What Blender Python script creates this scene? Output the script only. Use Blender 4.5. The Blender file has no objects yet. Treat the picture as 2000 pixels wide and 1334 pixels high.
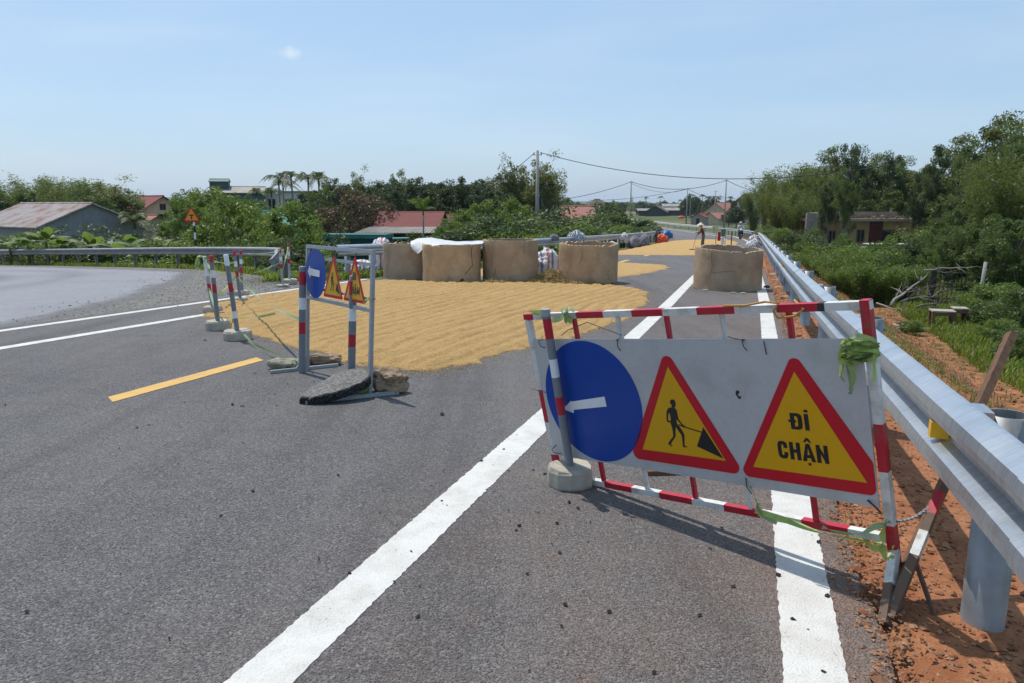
import bpy, bmesh, math, random
import numpy as np
from mathutils import Vector, Matrix, noise
R_ = math.radians
rng = np.random.default_rng(7)
random.seed(7)
scene = bpy.context.scene
COL = scene.collection

# ---------------------------------------------------------------- camera
PITCH = math.atan((667 - 398) / (2000 * 26 / 36))
cam_d = bpy.data.cameras.new('camera'); cam = bpy.data.objects.new('camera', cam_d); COL.objects.link(cam)
cam_d.sensor_width = 36; cam_d.lens = 26; cam_d.clip_start = 0.05; cam_d.clip_end = 12000
cam.location = (0, 0, 1.5); cam.rotation_euler = (math.pi / 2 - PITCH, 0, 0)
scene.camera = cam

# ---------------------------------------------------------------- sky and sun
LIGHT = Vector((0.30, -0.36, -1.0)).normalized()
SUN_EL = math.asin(-LIGHT.z); SUN_ROT = math.atan2(-LIGHT.x, -LIGHT.y)
world = bpy.data.worlds.new('World'); scene.world = world; world.use_nodes = True
wn = world.node_tree.nodes; wl = world.node_tree.links
for n in list(wn): wn.remove(n)
w_out = wn.new('ShaderNodeOutputWorld'); w_bg = wn.new('ShaderNodeBackground')
sky = wn.new('ShaderNodeTexSky'); sky.sky_type = 'NISHITA'; sky.sun_disc = False
sky.sun_elevation = SUN_EL; sky.sun_rotation = SUN_ROT
sky.altitude = 0; sky.air_density = 1.0; sky.dust_density = 1.2; sky.ozone_density = 1.2
w_bg.inputs['Strength'].default_value = 0.145
wl.new(w_bg.outputs[0], w_out.inputs[0])
# one tiny fair-weather cloud and thin veils, as directions on the sky itself
tc = wn.new('ShaderNodeTexCoord')
CLOUD = Vector((-0.3, 1.0, 0.2117)).normalized()
cmap = wn.new('ShaderNodeMapping'); cmap.vector_type = 'POINT'
wl.new(tc.outputs['Generated'], cmap.inputs['Vector'])
cd = Vector(((568 - 1000) / 1444.4, 0, 0)); b_ = (667 - 103) / 1444.4
cdir = Vector(((568 - 1000) / 1444.4, math.cos(PITCH) + b_ * math.sin(PITCH), -math.sin(PITCH) + b_ * math.cos(PITCH))).normalized()
cmap.inputs['Location'].default_value = tuple(-c for c in cdir)
cnz = wn.new('ShaderNodeTexNoise'); cnz.inputs['Scale'].default_value = 90; cnz.inputs['Detail'].default_value = 5
wl.new(tc.outputs['Generated'], cnz.inputs['Vector'])
csc = wn.new('ShaderNodeVectorMath'); csc.operation = 'MULTIPLY'; csc.inputs[1].default_value = (95, 95, 150)
wl.new(cmap.outputs[0], csc.inputs[0])
clen = wn.new('ShaderNodeVectorMath'); clen.operation = 'LENGTH'; wl.new(csc.outputs[0], clen.inputs[0])
cadd = wn.new('ShaderNodeMath'); cadd.operation = 'MULTIPLY_ADD'; cadd.inputs[1].default_value = 1.6; 
wl.new(cnz.outputs['Fac'], cadd.inputs[0]); wl.new(clen.outputs['Value'], cadd.inputs[2])
cr = wn.new('ShaderNodeMapRange'); cr.inputs[1].default_value = 0.75; cr.inputs[2].default_value = 2.1; cr.inputs[3].default_value = 0.6; cr.inputs[4].default_value = 0
wl.new(cadd.outputs[0], cr.inputs[0])
vmap = wn.new('ShaderNodeMapping'); vmap.inputs['Scale'].default_value = (1.5, 1.5, 9)
wl.new(tc.outputs['Generated'], vmap.inputs['Vector'])
vn = wn.new('ShaderNodeTexNoise'); vn.inputs['Scale'].default_value = 2.2; vn.inputs['Detail'].default_value = 6
wl.new(vmap.outputs[0], vn.inputs['Vector'])
vr = wn.new('ShaderNodeMapRange'); vr.inputs[1].default_value = 0.42; vr.inputs[2].default_value = 0.75; vr.inputs[3].default_value = 0; vr.inputs[4].default_value = 0.14
wl.new(vn.outputs['Fac'], vr.inputs[0])
mxa = wn.new('ShaderNodeMath'); mxa.operation = 'ADD'; mxa.use_clamp = True
wl.new(cr.outputs[0], mxa.inputs[0]); wl.new(vr.outputs[0], mxa.inputs[1])
cmix = wn.new('ShaderNodeMix'); cmix.data_type = 'RGBA'
veil = wn.new('ShaderNodeMix'); veil.data_type = 'RGBA'; veil.inputs[0].default_value = 0.6; veil.inputs[7].default_value = (2.75, 4.28, 6.1, 1); wl.new(sky.outputs[0], veil.inputs[6])
wl.new(mxa.outputs[0], cmix.inputs[0]); wl.new(veil.outputs[2], cmix.inputs[6]); cmix.inputs[7].default_value = (6.2, 6.5, 6.9, 1)
wl.new(cmix.outputs[2], w_bg.inputs['Color'])
sun_d = bpy.data.lights.new('sun', 'SUN'); sun = bpy.data.objects.new('sun', sun_d); COL.objects.link(sun)
sun_d.energy = 4.1; sun_d.angle = R_(0.53); sun_d.color = (1.0, 0.955, 0.89)
sun.rotation_euler = LIGHT.to_track_quat('-Z', 'Y').to_euler(); sun.location = (-20, 30, 60)
scene.view_settings.view_transform = 'Standard'; scene.view_settings.look = 'None'
scene.view_settings.exposure = 0.0; scene.view_settings.gamma = 1.0; scene.view_settings.use_curve_mapping = False

# ---------------------------------------------------------------- geometry of the place
F = 2000 * 26 / 36; CP, SP = math.cos(PITCH), math.sin(PITCH)
YAW = R_(18.0); U = np.array([math.sin(YAW), math.cos(YAW)]); V = np.array([U[1], -U[0]]); SL = 0.0256
PS = np.array([-60, 60, 80, 104, 140, 186, 260, 400, 4000.]); PZ = np.array([1.536, -1.536, -2.03, -2.6, -3.0, -3.3, -3.6, -3.8, -4.])
def zroad(s): return np.interp(s, PS, PZ)
def ray(px, py):
    a = (px - 1000) / F; b = (667 - py) / F
    return np.array([a, CP + b * SP, -SP + b * CP])
def at(px, py, Y):                       # a point at forward distance Y
    r = ray(px, py); k = Y / r[1]; return Vector((r[0] * k, Y, 1.5 + r[2] * k))
def gp(px, py, dz=0.0):                  # a point on the road plane
    r = ray(px, py); k = -(1.5 - dz) / (r[2] + SL * (U @ r[:2])); return Vector((r[0] * k, r[1] * k, 1.5 + r[2] * k))
def st(s, t, z=0.0): q = U * s + V * t; return Vector((q[0], q[1], float(zroad(s)) + z))
def zr(x, y): return float(zroad(U[0] * x + U[1] * y))

# ---------------------------------------------------------------- helpers
class MB:
    """collects shapes; build() links them as ONE mesh object"""
    def __init__(self): self.v = []; self.f = []; self.m = []
    def add(self, vs, fs, m=0):
        o = len(self.v); self.v += [tuple(p) for p in vs]
        for f in fs: self.f.append(tuple(i + o for i in f)); self.m.append(m)
        return self
    def box(self, c, size, rot=None, m=0, taper=1.0):
        hx, hy, hz = size[0] / 2, size[1] / 2, size[2] / 2; vs = []
        for z in (-1, 1):
            k = taper if z > 0 else 1
            for x, y in ((-1, -1), (1, -1), (1, 1), (-1, 1)):
                p = Vector((x * hx * k, y * hy * k, z * hz))
                if rot: p = rot @ p
                vs.append(p + Vector(c))
        return self.add(vs, [(3, 2, 1, 0), (4, 5, 6, 7), (0, 1, 5, 4), (1, 2, 6, 5), (2, 3, 7, 6), (3, 0, 4, 7)], m)
    def bar(self, a, b, w, h=None, up=(0, 0, 1), m=0):
        a = Vector(a); b = Vector(b); h = h or w; d = (b - a); L = d.length; d.normalize()
        u = Vector(up); s = d.cross(u)
        if s.length < 1e-4: s = d.cross(Vector((1, 0, 0)))
        s.normalize(); u = s.cross(d)
        rot = Matrix((s, u, d)).transposed()
        return self.box((a + b) / 2, (w, h, L), rot, m)
    def tube(self, pts, rad, n=8, m=0, cap=True):
        pts = [Vector(p) for p in pts]; k = len(pts)
        if not hasattr(rad, '__len__'): rad = [rad] * k
        vs = []; ref = None
        for i, p in enumerate(pts):
            d = (pts[min(i + 1, k - 1)] - pts[max(i - 1, 0)]).normalized()
            if ref is None:
                ref = d.cross(Vector((0.13, 0.97, 0.21)))
                if ref.length < .1: ref = d.cross(Vector((1, 0, 0)))
            ref = (ref - d * ref.dot(d)); ref.normalize(); o = d.cross(ref)
            for j in range(n):
                t = 2 * math.pi * j / n; vs.append(p + (ref * math.cos(t) + o * math.sin(t)) * rad[i])
        fs = []
        for i in range(k - 1):
            for j in range(n):
                fs.append((i * n + j, i * n + (j + 1) % n, (i + 1) * n + (j + 1) % n, (i + 1) * n + j))
        if cap: fs += [tuple(range(n - 1, -1, -1)), tuple((k - 1) * n + j for j in range(n))]
        return self.add(vs, fs, m)
    def prism(self, poly, z0, z1, fr=None, m=0, inset=0.0):
        """flat outline in (a, b), thickness z0..z1 along the third axis; fr maps (a,b,c) to space"""
        fr = fr or (lambda a, b, c: Vector((a, b, c))); n = len(poly)
        ar = sum(poly[i][0] * poly[(i + 1) % n][1] - poly[(i + 1) % n][0] * poly[i][1] for i in range(n))
        if ar < 0: poly = poly[::-1]
        vs = [fr(a, b, z0) for a, b in poly] + [fr(a, b, z1) for a, b in poly]
        fs = [tuple(range(n - 1, -1, -1)), tuple(range(n, 2 * n))] + [(i, (i + 1) % n, n + (i + 1) % n, n + i) for i in range(n)]
        return self.add(vs, fs, m)
    def strip(self, pts, side, w, m=0):
        """a ribbon along pts; side gives the across direction at each point"""
        vs = []; 
        for p, s in zip(pts, side):
            p = Vector(p); s = Vector(s).normalized() * w / 2; vs += [p - s, p + s]
        return self.add(vs, [(2 * i, 2 * i + 1, 2 * i + 3, 2 * i + 2) for i in range(len(pts) - 1)], m)
    def lathe(self, prof, n=24, m=0, c=(0, 0, 0)):
        vs = []; k = len(prof)
        for r, z in prof:
            for j in range(n):
                t = 2 * math.pi * j / n; vs.append((c[0] + r * math.cos(t), c[1] + r * math.sin(t), c[2] + z))
        fs = [(i * n + j, i * n + (j + 1) % n, (i + 1) * n + (j + 1) % n, (i + 1) * n + j) for i in range(k - 1) for j in range(n)]
        fs += [tuple(range(n - 1, -1, -1)), tuple((k - 1) * n + j for j in range(n))]
        return self.add(vs, fs, m)
    def mesh(self, name, mats, smooth=False):
        me = bpy.data.meshes.new(name); me.from_pydata([tuple(p) for p in self.v], [], self.f)
        for mt in (mats if isinstance(mats, (list, tuple)) else [mats]): me.materials.append(mt)
        me.polygons.foreach_set('material_index', self.m)
        if smooth: me.polygons.foreach_set('use_smooth', [True] * len(me.polygons))
        me.update(); return me
    def build(self, name, mats, parent=None, smooth=False):
        return link(name, self.mesh(name, mats, smooth), parent)

def link(name, me, parent=None):
    o = bpy.data.objects.new(name, me); COL.objects.link(o)
    if parent is not None: o.parent = parent
    return o
def tag(o, label=None, cat=None, group=None, kind=None):
    if label: o['label'] = label
    if cat: o['category'] = cat
    if group: o['group'] = group
    if kind: o['kind'] = kind
    return o
def thing(name, label, cat, loc=(0, 0, 0), rz=0.0, group=None, scale=1.0):
    o = bpy.data.objects.new(name, None); COL.objects.link(o); o.location = loc; o.rotation_euler = (0, 0, rz)
    o.scale = (scale,) * 3 if not hasattr(scale, '__len__') else scale
    o.empty_display_size = .2
    return tag(o, label, cat, group)
def np_mesh(name, V_, F_, mats, midx=None, smooth=False):
    """fast mesh from arrays: V_ (n,3), F_ (m,k) all faces with k corners"""
    me = bpy.data.meshes.new(name); n, (m, k) = len(V_), F_.shape
    me.vertices.add(n); me.vertices.foreach_set('co', np.asarray(V_, np.float32).ravel())
    me.loops.add(m * k); me.loops.foreach_set('vertex_index', F_.astype(np.int32).ravel())
    me.polygons.add(m); me.polygons.foreach_set('loop_start', np.arange(0, m * k, k, dtype=np.int32))
    for mt in (mats if isinstance(mats, (list, tuple)) else [mats]): me.materials.append(mt)
    if midx is not None: me.polygons.foreach_set('material_index', np.asarray(midx, np.int32))
    me.update(calc_edges=True)
    me.polygons.foreach_set('use_smooth', np.full(m, bool(smooth)))
    return me
def grid_mesh(name, P, mats, smooth=True):
    """P (nu,nv,3)"""
    nu, nv = P.shape[:2]; i = np.arange(nu * nv).reshape(nu, nv)
    Fc = np.stack([i[:-1, :-1], i[1:, :-1], i[1:, 1:], i[:-1, 1:]], -1).reshape(-1, 4)
    return np_mesh(name, P.reshape(-1, 3), Fc, mats, smooth=smooth)

# ---------------------------------------------------------------- materials
def mat(name, build):
    m = bpy.data.materials.new(name); m.use_nodes = True; nt = m.node_tree
    for n in list(nt.nodes): nt.nodes.remove(n)
    out = nt.nodes.new('ShaderNodeOutputMaterial')
    nt.links.new(build(NT(nt)), out.inputs['Surface']); return m
class NT:
    def __init__(s, nt): s.nt = nt
    def n(s, t, **k):
        x = s.nt.nodes.new(t)
        for a, b in k.items(): setattr(x, a, b)
        return x
    def l(s, a, b): s.nt.links.new(a, b)
    def coord(s, kind='Object', scale=None, rot=None):
        c = s.n('ShaderNodeTexCoord').outputs[kind]
        if scale is None and rot is None: return c
        mp = s.n('ShaderNodeMapping'); s.l(c, mp.inputs[0])
        if scale is not None: mp.inputs['Scale'].default_value = scale if hasattr(scale, '__len__') else (scale,) * 3
        if rot is not None: mp.inputs['Rotation'].default_value = rot
        return mp.outputs[0]
    def noise(s, vec, scale, detail=4, rough=.55, dist=0):
        x = s.n('ShaderNodeTexNoise'); x.inputs['Scale'].default_value = scale; x.inputs['Detail'].default_value = detail
        x.inputs['Roughness'].default_value = rough; x.inputs['Distortion'].default_value = dist; s.l(vec, x.inputs['Vector']); return x.outputs['Fac']
    def voro(s, vec, scale, feature='F1', out='Distance'):
        x = s.n('ShaderNodeTexVoronoi', feature=feature); x.inputs['Scale'].default_value = scale; s.l(vec, x.inputs['Vector']); return x.outputs[out]
    def wave(s, vec, scale, dist=0, dscale=1, direction='X'):
        x = s.n('ShaderNodeTexWave', bands_direction=direction); x.inputs['Scale'].default_value = scale; x.inputs['Distortion'].default_value = dist
        x.inputs['Detail Scale'].default_value = dscale; s.l(vec, x.inputs['Vector']); return x.outputs['Fac']
    def ramp(s, f, stops):
        x = s.n('ShaderNodeValToRGB'); e = x.color_ramp.elements
        while len(e) < len(stops): e.new(.5)
        for i, (p, c) in enumerate(stops):
            e[i].position = p; e[i].color = tuple(c) + (1,) if hasattr(c, '__len__') else (c, c, c, 1)
        s.l(f, x.inputs[0]); return x.outputs[0]
    def rng(s, f, a, b, c, d):
        x = s.n('ShaderNodeMapRange'); s.l(f, x.inputs[0])
        for i, q in enumerate((a, b, c, d)): x.inputs[i + 1].default_value = q
        return x.outputs[0]
    def mix(s, f, a, b, mode='MIX'):
        x = s.n('ShaderNodeMix', data_type='RGBA', blend_type=mode)
        for q, i in ((f, 0), (a, 6), (b, 7)):
            if hasattr(q, 'is_linked') or hasattr(q, 'links'): s.l(q, x.inputs[i])
            elif i == 0: x.inputs[0].default_value = q
            else: x.inputs[i].default_value = tuple(q) + (1,) if len(q) == 3 else q
        return x.outputs[2]
    def math(s, op, a, b=0.0):
        x = s.n('ShaderNodeMath', operation=op)
        for q, i in ((a, 0), (b, 1)):
            if hasattr(q, 'links'): s.l(q, x.inputs[i])
            else: x.inputs[i].default_value = q
        return x.outputs[0]
    def attr(s, name): return s.n('ShaderNodeAttribute', attribute_name=name).outputs['Fac']
    def bump(s, h, strength=.5, dist=.01, normal=None):
        x = s.n('ShaderNodeBump'); x.inputs['Strength'].default_value = strength; x.inputs['Distance'].default_value = dist
        s.l(h, x.inputs['Height'])
        if normal is not None: s.l(normal, x.inputs['Normal'])
        return x.outputs[0]
    def bsdf(s, col, rough=.6, metal=0, normal=None, spec=.5, **kw):
        x = s.n('ShaderNodeBsdfPrincipled')
        for q, i in ((col, 'Base Color'), (rough, 'Roughness'), (metal, 'Metallic')):
            if hasattr(q, 'links'): s.l(q, x.inputs[i])
            else: x.inputs[i].default_value = (tuple(q) + (1,)) if hasattr(q, '__len__') else q
        x.inputs['Specular IOR Level'].default_value = spec
        for k, q in kw.items(): x.inputs[k].default_value = q
        if normal is not None: s.l(normal, x.inputs['Normal'])
        return x.outputs[0]
    def shader_mix(s, f, a, b):
        x = s.n('ShaderNodeMixShader')
        if hasattr(f, 'links'): s.l(f, x.inputs[0])
        else: x.inputs[0].default_value = f
        s.l(a, x.inputs[1]); s.l(b, x.inputs[2]); return x.outputs[0]
    def random(s): return s.n('ShaderNodeObjectInfo').outputs['Random']

def m_worn(name, col, rough=.5, wear=.25, wearcol=None, scale=8, metal=0, bumps=.1, spec=.4):
    """paint or plain stuff with dirt and scuffs"""
    wearcol = wearcol or tuple(c * .55 for c in col)
    def f(N):
        c = N.coord(); a = N.noise(c, scale, 6, .65); b = N.noise(c, scale * 9, 3)
        k = N.rng(a, .48, .72, 0, wear); c1 = N.mix(k, col, wearcol)
        c2 = N.mix(N.rng(b, .5, .8, 0, wear * .6), c1, tuple(x * .7 for x in col))
        return N.bsdf(c2, N.rng(a, .3, .7, rough * .8, min(1, rough * 1.25)), metal, N.bump(b, bumps, .004), spec)
    return mat(name, f)
M = {}
def asphalt(N):
    c = N.coord(); big = N.noise(c, .22, 5, .6); mid = N.noise(c, 3.2, 5, .6); fine = N.noise(c, 75, 3, .7)
    vo = N.voro(c, 125); vc = N.voro(c, 125, out='Color'); stone = N.rng(vo, .0, .55, 1, 0)
    base = N.mix(N.rng(mid, .3, .7, 0, 1), (.080, .078, .081), (.120, .117, .119))
    base = N.mix(N.rng(big, .35, .65, 0, .75), base, (.148, .141, .137))
    sep = N.n('ShaderNodeSeparateColor'); N.l(vc, sep.inputs[0])
    base = N.mix(N.rng(sep.outputs[0], .62, 1, 0, .8), base, (.265, .25, .235))
    base = N.mix(N.rng(sep.outputs[1], .72, 1, 0, .75), base, (.022, .022, .024))
    trk = N.noise(N.coord('Object', (1.0, .07, 1), (0, 0, R_(18))), 1.6, 5, .6); base = N.mix(N.rng(trk, .52, .68, 0, .55), base, (.064, .062, .063)); base = N.mix(N.rng(trk, .46, .34, 0, .4), base, (.17, .162, .153))
    base = N.mix(N.rng(N.noise(c, .9, 6, .7), .64, .72, 0, .5), base, (.05, .048, .048))
    dust = N.math('MULTIPLY', N.attr('dust'), N.rng(N.noise(c, 1.1, 7, .68), .3, .62, .15, 1))
    base = N.mix(N.math('MULTIPLY', dust, .55), base, (.26, .15, .095))
    clot = N.math('MULTIPLY', N.rng(N.noise(c, 2.6, 7, .7), .60, .70, 0, .65), N.attr('dust'))
    base = N.mix(clot, base, (.27, .115, .055))
    h = N.math('ADD', N.math('MULTIPLY', stone, .7), N.math('MULTIPLY', fine, .8))
    h2 = N.math('ADD', h, N.math('MULTIPLY', N.noise(c, 22, 4, .6), .9))
    return N.bsdf(base, .82, 0, N.bump(h2, .95, .011), .35)
M['asphalt'] = mat('asphalt', asphalt)
def side_asphalt(N):
    c = N.coord(); g = N.attr('gravel'); nz = N.noise(c, .9, 6, .62); fine = N.noise(c, 42, 4, .7); mid = N.noise(c, 6, 5, .7)
    k = N.rng(N.math('ADD', g, N.math('MULTIPLY', N.math('SUBTRACT', nz, .5), .7)), .25, .75, 0, 1)
    road = N.mix(N.rng(mid, .3, .7, 0, 1), (.195, .20, .213), (.26, .265, .28)); road = N.mix(N.rng(N.noise(c, .25, 6, .65), .45, .65, 0, .6), road, (.17, .172, .18))
    tr = N.attr('track'); road = N.mix(N.math('MULTIPLY', tr, .75), road, (.115, .115, .12))
    vc = N.voro(c, 26, out='Color'); sep = N.n('ShaderNodeSeparateColor'); N.l(vc, sep.inputs[0])
    grav = N.mix(N.rng(mid, .35, .65, 0, 1), (.13, .122, .112), (.225, .21, .19))
    grav = N.mix(N.rng(sep.outputs[0], .4, 1, 0, .6), grav, (.34, .32, .29))
    grav = N.mix(N.rng(sep.outputs[1], .7, 1, 0, .8), grav, (.045, .043, .042))
    col = N.mix(k, road, grav); col = N.mix(N.math('MULTIPLY', N.math('MULTIPLY', k, N.math('SUBTRACT', 1.0, k)), 2.2), col, (.10, .095, .092))
    h = N.math('MULTIPLY', N.math('ADD', N.noise(c, 30, 5, .7), N.math('MULTIPLY', N.voro(c, 26), 1.0)), N.math('ADD', N.math('MULTIPLY', k, 1.0), .25))
    return N.bsdf(col, .85, 0, N.bump(h, .9, .03), .3)
M['side_asphalt'] = mat('side_asphalt', side_asphalt)
def paint(col, dirt, worn=.5, tint=None):
    def f(N):
        c = N.coord(); a = N.noise(c, 5, 7, .7); b = N.noise(c, 70, 3, .7); vo = N.voro(c, 115)
        k = N.rng(a, .42, .75, 0, worn); col1 = N.mix(k, col, dirt)
        pit = N.math('MULTIPLY', N.rng(b, .60, .70, 0, 1), N.rng(a, .35, .6, .25, 1))
        col2 = N.mix(N.math('MULTIPLY', pit, .65), col1, (.13, .125, .12))
        return N.bsdf(col2, .7, 0, N.bump(N.math('ADD', b, vo), .5, .006), .35)
    return f
M['white_paint'] = mat('white_road_paint', paint((.60, .59, .555), (.42, .385, .335), .75))
M['yellow_paint'] = mat('yellow_road_paint', paint((.60, .36, .10), (.42, .27, .095), .7))
def terrain_m(N):
    c = N.coord(); d = N.attr('dirt'); far = N.attr('far'); n1 = N.noise(c, .35, 6, .6); n2 = N.noise(c, 3.5, 6, .7); n3 = N.noise(c, 28, 4, .7)
    dirt = N.mix(N.rng(n2, .35, .65, 0, 1), (.23, .085, .038), (.38, .17, .082))
    dirt = N.mix(N.rng(N.noise(c, 1.3, 6, .7), .55, .75, 0, .4), dirt, (.27, .155, .085))
    dirt = N.mix(N.rng(n3, .60, .78, 0, .6), dirt, (.44, .27, .165))
    dirt = N.mix(N.rng(n3, .40, .28, 0, .6), dirt, (.17, .07, .035))
    grass = N.mix(N.rng(n2, .3, .7, 0, 1), (.045, .075, .02), (.10, .125, .035))
    grass = N.mix(N.rng(n1, .5, .7, 0, .8), grass, (.15, .125, .06))
    k = N.rng(N.math('ADD', d, N.math('MULTIPLY', N.math('SUBTRACT', n2, .5), .8)), .35, .65, 0, 1)
    near = N.mix(k, grass, dirt)
    fld = N.mix(N.rng(N.noise(c, .012, 4, .6), .42, .58, 0, 1), (.075, .105, .035), (.19, .155, .085))
    fld = N.mix(N.rng(N.noise(c, .05, 4, .6), .5, .62, 0, .7), fld, (.12, .085, .055))
    col = N.mix(far, near, fld)
    return N.bsdf(col, .95, 0, N.bump(N.math('ADD', n2, N.math('MULTIPLY', n3, .5)), .7, .05), .15)
M['terrain'] = mat('earth_and_grass', terrain_m)
def grain_m(N):
    c = N.coord(); a = N.noise(c, 95, 3, .75); b = N.noise(c, 6, 5, .6); v = N.noise(c, 1.2, 4)
    col = N.mix(N.rng(a, .28, .72, 0, 1), (.33, .185, .058), (.78, .525, .215))
    col = N.mix(N.rng(b, .35, .7, 0, .45), col, (.38, .22, .072)); col = N.mix(N.rng(N.noise(c, 28, 4, .7), .40, .60, .35, 0), col, (.27, .15, .048)); col = N.mix(N.rng(v, .4, .7, 0, .3), col, (.52, .345, .135))
    col = N.mix(N.rng(N.noise(c, 40, 2), .70, .78, 0, .5), col, (.24, .16, .06))
    return N.bsdf(col, .8, 0, N.bump(N.math('ADD', a, N.math('MULTIPLY', N.noise(c, 26, 4, .7), 2.2)), .9, .02), .25)
M['grain'] = mat('rice_grain', grain_m)
def galv(N):
    c = N.coord(); v = N.voro(c, 160, out='Color'); sep = N.n('ShaderNodeSeparateColor'); N.l(v, sep.inputs[0])
    a = N.noise(c, 3, 6, .65); st_ = N.noise(N.coord('Object', (1.2, 34, 1.6), (0, 0, R_(18))), 1.3, 5, .75)
    col = N.mix(N.rng(sep.outputs[0], 0, 1, 0, .35), (.50, .54, .58), (.64, .68, .71))
    col = N.mix(N.rng(a, .5, .75, 0, .5), col, (.46, .48, .50))
    col = N.mix(N.rng(st_, .42, .70, 0, .75), col, (.33, .345, .36)); col = N.mix(N.rng(N.noise(c, 1.1, 6, .75), .60, .72, 0, .5), col, (.36, .33, .28))
    return N.bsdf(col, N.rng(N.math('ADD', a, N.math('MULTIPLY', st_, .5)), .4, 1.0, .24, .50), .88, N.bump(a, .02, .002), .5)
M['galv'] = mat('galvanised_steel', galv)
def galv_dull(N):
    c = N.coord(); a = N.noise(c, 4, 6, .65); st_ = N.noise(N.coord('Object', (9, 9, 1.2)), 2.0, 6, .7)
    col = N.mix(N.rng(a, .4, .7, 0, 1), (.24, .245, .25), (.36, .37, .375)); col = N.mix(N.rng(st_, .52, .72, 0, .6), col, (.20, .175, .145))
    return N.bsdf(col, N.rng(a, .3, .7, .38, .6), .5, N.bump(a, .1, .004), .5)
M['galv_dull'] = mat('weathered_galvanised_steel', galv_dull)
M['rail_dull'] = mat('old_dull_rail', lambda N: N.bsdf(N.mix(N.rng(N.noise(N.coord(), 3, 6, .65), .4, .7, 0, 1), (.20, .205, .21), (.30, .305, .31)), .6, .35, N.bump(N.noise(N.coord(), 9, 4), .1, .004), .4))
M['post_dark'] = m_worn('dark_old_post', (.11, .11, .11), .7, .5)
def ring_m(tone):
    def f(N):
        c = N.coord(); g = N.noise(c, 1.8, 6, .6); f_ = N.noise(c, 24, 4, .7); run = N.noise(N.coord('Object', (2.2, 2.2, 1.1)), 1.5, 6, .7, .6)
        col = N.mix(N.rng(g, .3, .7, 0, 1), tuple(x * .78 for x in tone), tuple(min(1, x * 1.18) for x in tone))
        col = N.mix(N.rng(run, .48, .72, 0, .55), col, (tone[0] * .62, tone[1] * .56, tone[2] * .5))
        col = N.mix(N.rng(f_, .6, .75, 0, .35), col, (.5, .44, .36)); col = N.mix(N.rng(N.noise(c, 4.5, 6, .75), .56, .70, 0, .55), col, (.19, .155, .125)); col = N.mix(N.rng(N.noise(N.coord('Object', (1.2, 1.2, 2.5)), 1.1, 6, .7, .8), .55, .68, 0, .4), col, (.50, .40, .29))
        h = N.math('ADD', N.math('MULTIPLY', f_, .6), g)
        return N.bsdf(col, .92, 0, N.bump(h, .55, .03), .2)
    return f
RINGM = [mat('aged_concrete', ring_m(t)) for t in ((.40, .305, .21), (.47, .33, .20), (.40, .29, .195), (.45, .31, .19))]
def conc(N):
    c = N.coord(); g = N.noise(c, 6, 6, .65); f_ = N.noise(c, 60, 3, .7)
    col = N.mix(N.rng(g, .3, .7, 0, 1), (.30, .27, .22), (.50, .45, .365)); col = N.mix(N.rng(f_, .6, .75, 0, .5), col, (.16, .15, .13))
    return N.bsdf(col, .9, 0, N.bump(N.math('ADD', g, N.math('MULTIPLY', f_, .5)), .6, .012), .2)
M['conc'] = mat('rough_concrete', conc)
def rock_m(tone, moss=0):
    def f(N):
        c = N.coord(); g = N.noise(c, 7, 7, .7); f_ = N.noise(c, 45, 4, .7)
        col = N.mix(N.rng(g, .3, .7, 0, 1), tuple(x * .5 for x in tone), tuple(min(1, x * 1.3) for x in tone))
        if moss: col = N.mix(N.rng(N.noise(c, 10, 5), .55, .65, 0, .8), col, (.09, .10, .06))
        return N.bsdf(col, .92, 0, N.bump(N.math('ADD', g, N.math('MULTIPLY', f_, .6)), .8, .02), .2)
    return f
M['rock'] = mat('brown_rock', rock_m((.34, .24, .16))); M['rock_grey'] = mat('mossy_rock', rock_m((.33, .31, .24), 1))
def chunk(N):
    c = N.coord(); v = N.voro(c, 70, out='Color'); sep = N.n('ShaderNodeSeparateColor'); N.l(v, sep.inputs[0]); g = N.noise(c, 90, 3, .7)
    geo = N.n('ShaderNodeNewGeometry'); up = N.n('ShaderNodeSeparateXYZ'); N.l(geo.outputs['True Normal'], up.inputs[0])
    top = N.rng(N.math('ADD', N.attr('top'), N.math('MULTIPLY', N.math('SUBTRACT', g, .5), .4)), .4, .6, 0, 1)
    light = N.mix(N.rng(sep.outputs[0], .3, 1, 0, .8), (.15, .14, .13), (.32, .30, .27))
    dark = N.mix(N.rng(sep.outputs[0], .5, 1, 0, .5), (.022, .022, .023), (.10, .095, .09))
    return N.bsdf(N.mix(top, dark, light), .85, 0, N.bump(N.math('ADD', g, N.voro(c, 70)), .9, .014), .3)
M['chunk'] = mat('broken_asphalt', chunk)
M['red'] = m_worn('red_paint', (.44, .010, .028), .45, .75, (.20, .075, .065), 14)
M['white'] = m_worn('white_paint', (.62, .61, .58), .5, .85, (.29, .23, .175), 14)
M['board'] = m_worn('white_sign_sheet', (.45, .45, .455), .38, .55, (.31, .295, .27), 5, 0, .04)
M['grey_post'] = m_worn('grey_painted_tube', (.185, .20, .225), .5, .3, (.11, .11, .11), 6)
M['silver_post'] = m_worn('silver_painted_tube', (.34, .365, .38), .45, .35, (.2, .19, .17), 6, .3)
M['blue'] = m_worn('blue_reflective_sheet', (.006, .05, .30), .36, .2, (.02, .05, .20), 4, 0, .02, .25)
M['sign_yellow'] = m_worn('yellow_reflective_sheet', (.64, .335, .006), .4, .22, (.46, .26, .02), 4, 0, .02, .25)
M['sign_red'] = m_worn('red_reflective_sheet', (.50, .010, .022), .4, .3, (.30, .03, .035), 5, 0, .02, .25)
M['sign_white'] = m_worn('white_reflective_sheet', (.72, .74, .76), .4, .15, (.5, .5, .5), 5, 0, .02)
M['black'] = m_worn('black_print', (.012, .012, .014), .45, .1, (.03, .03, .03), 6, 0, .02)
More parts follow.
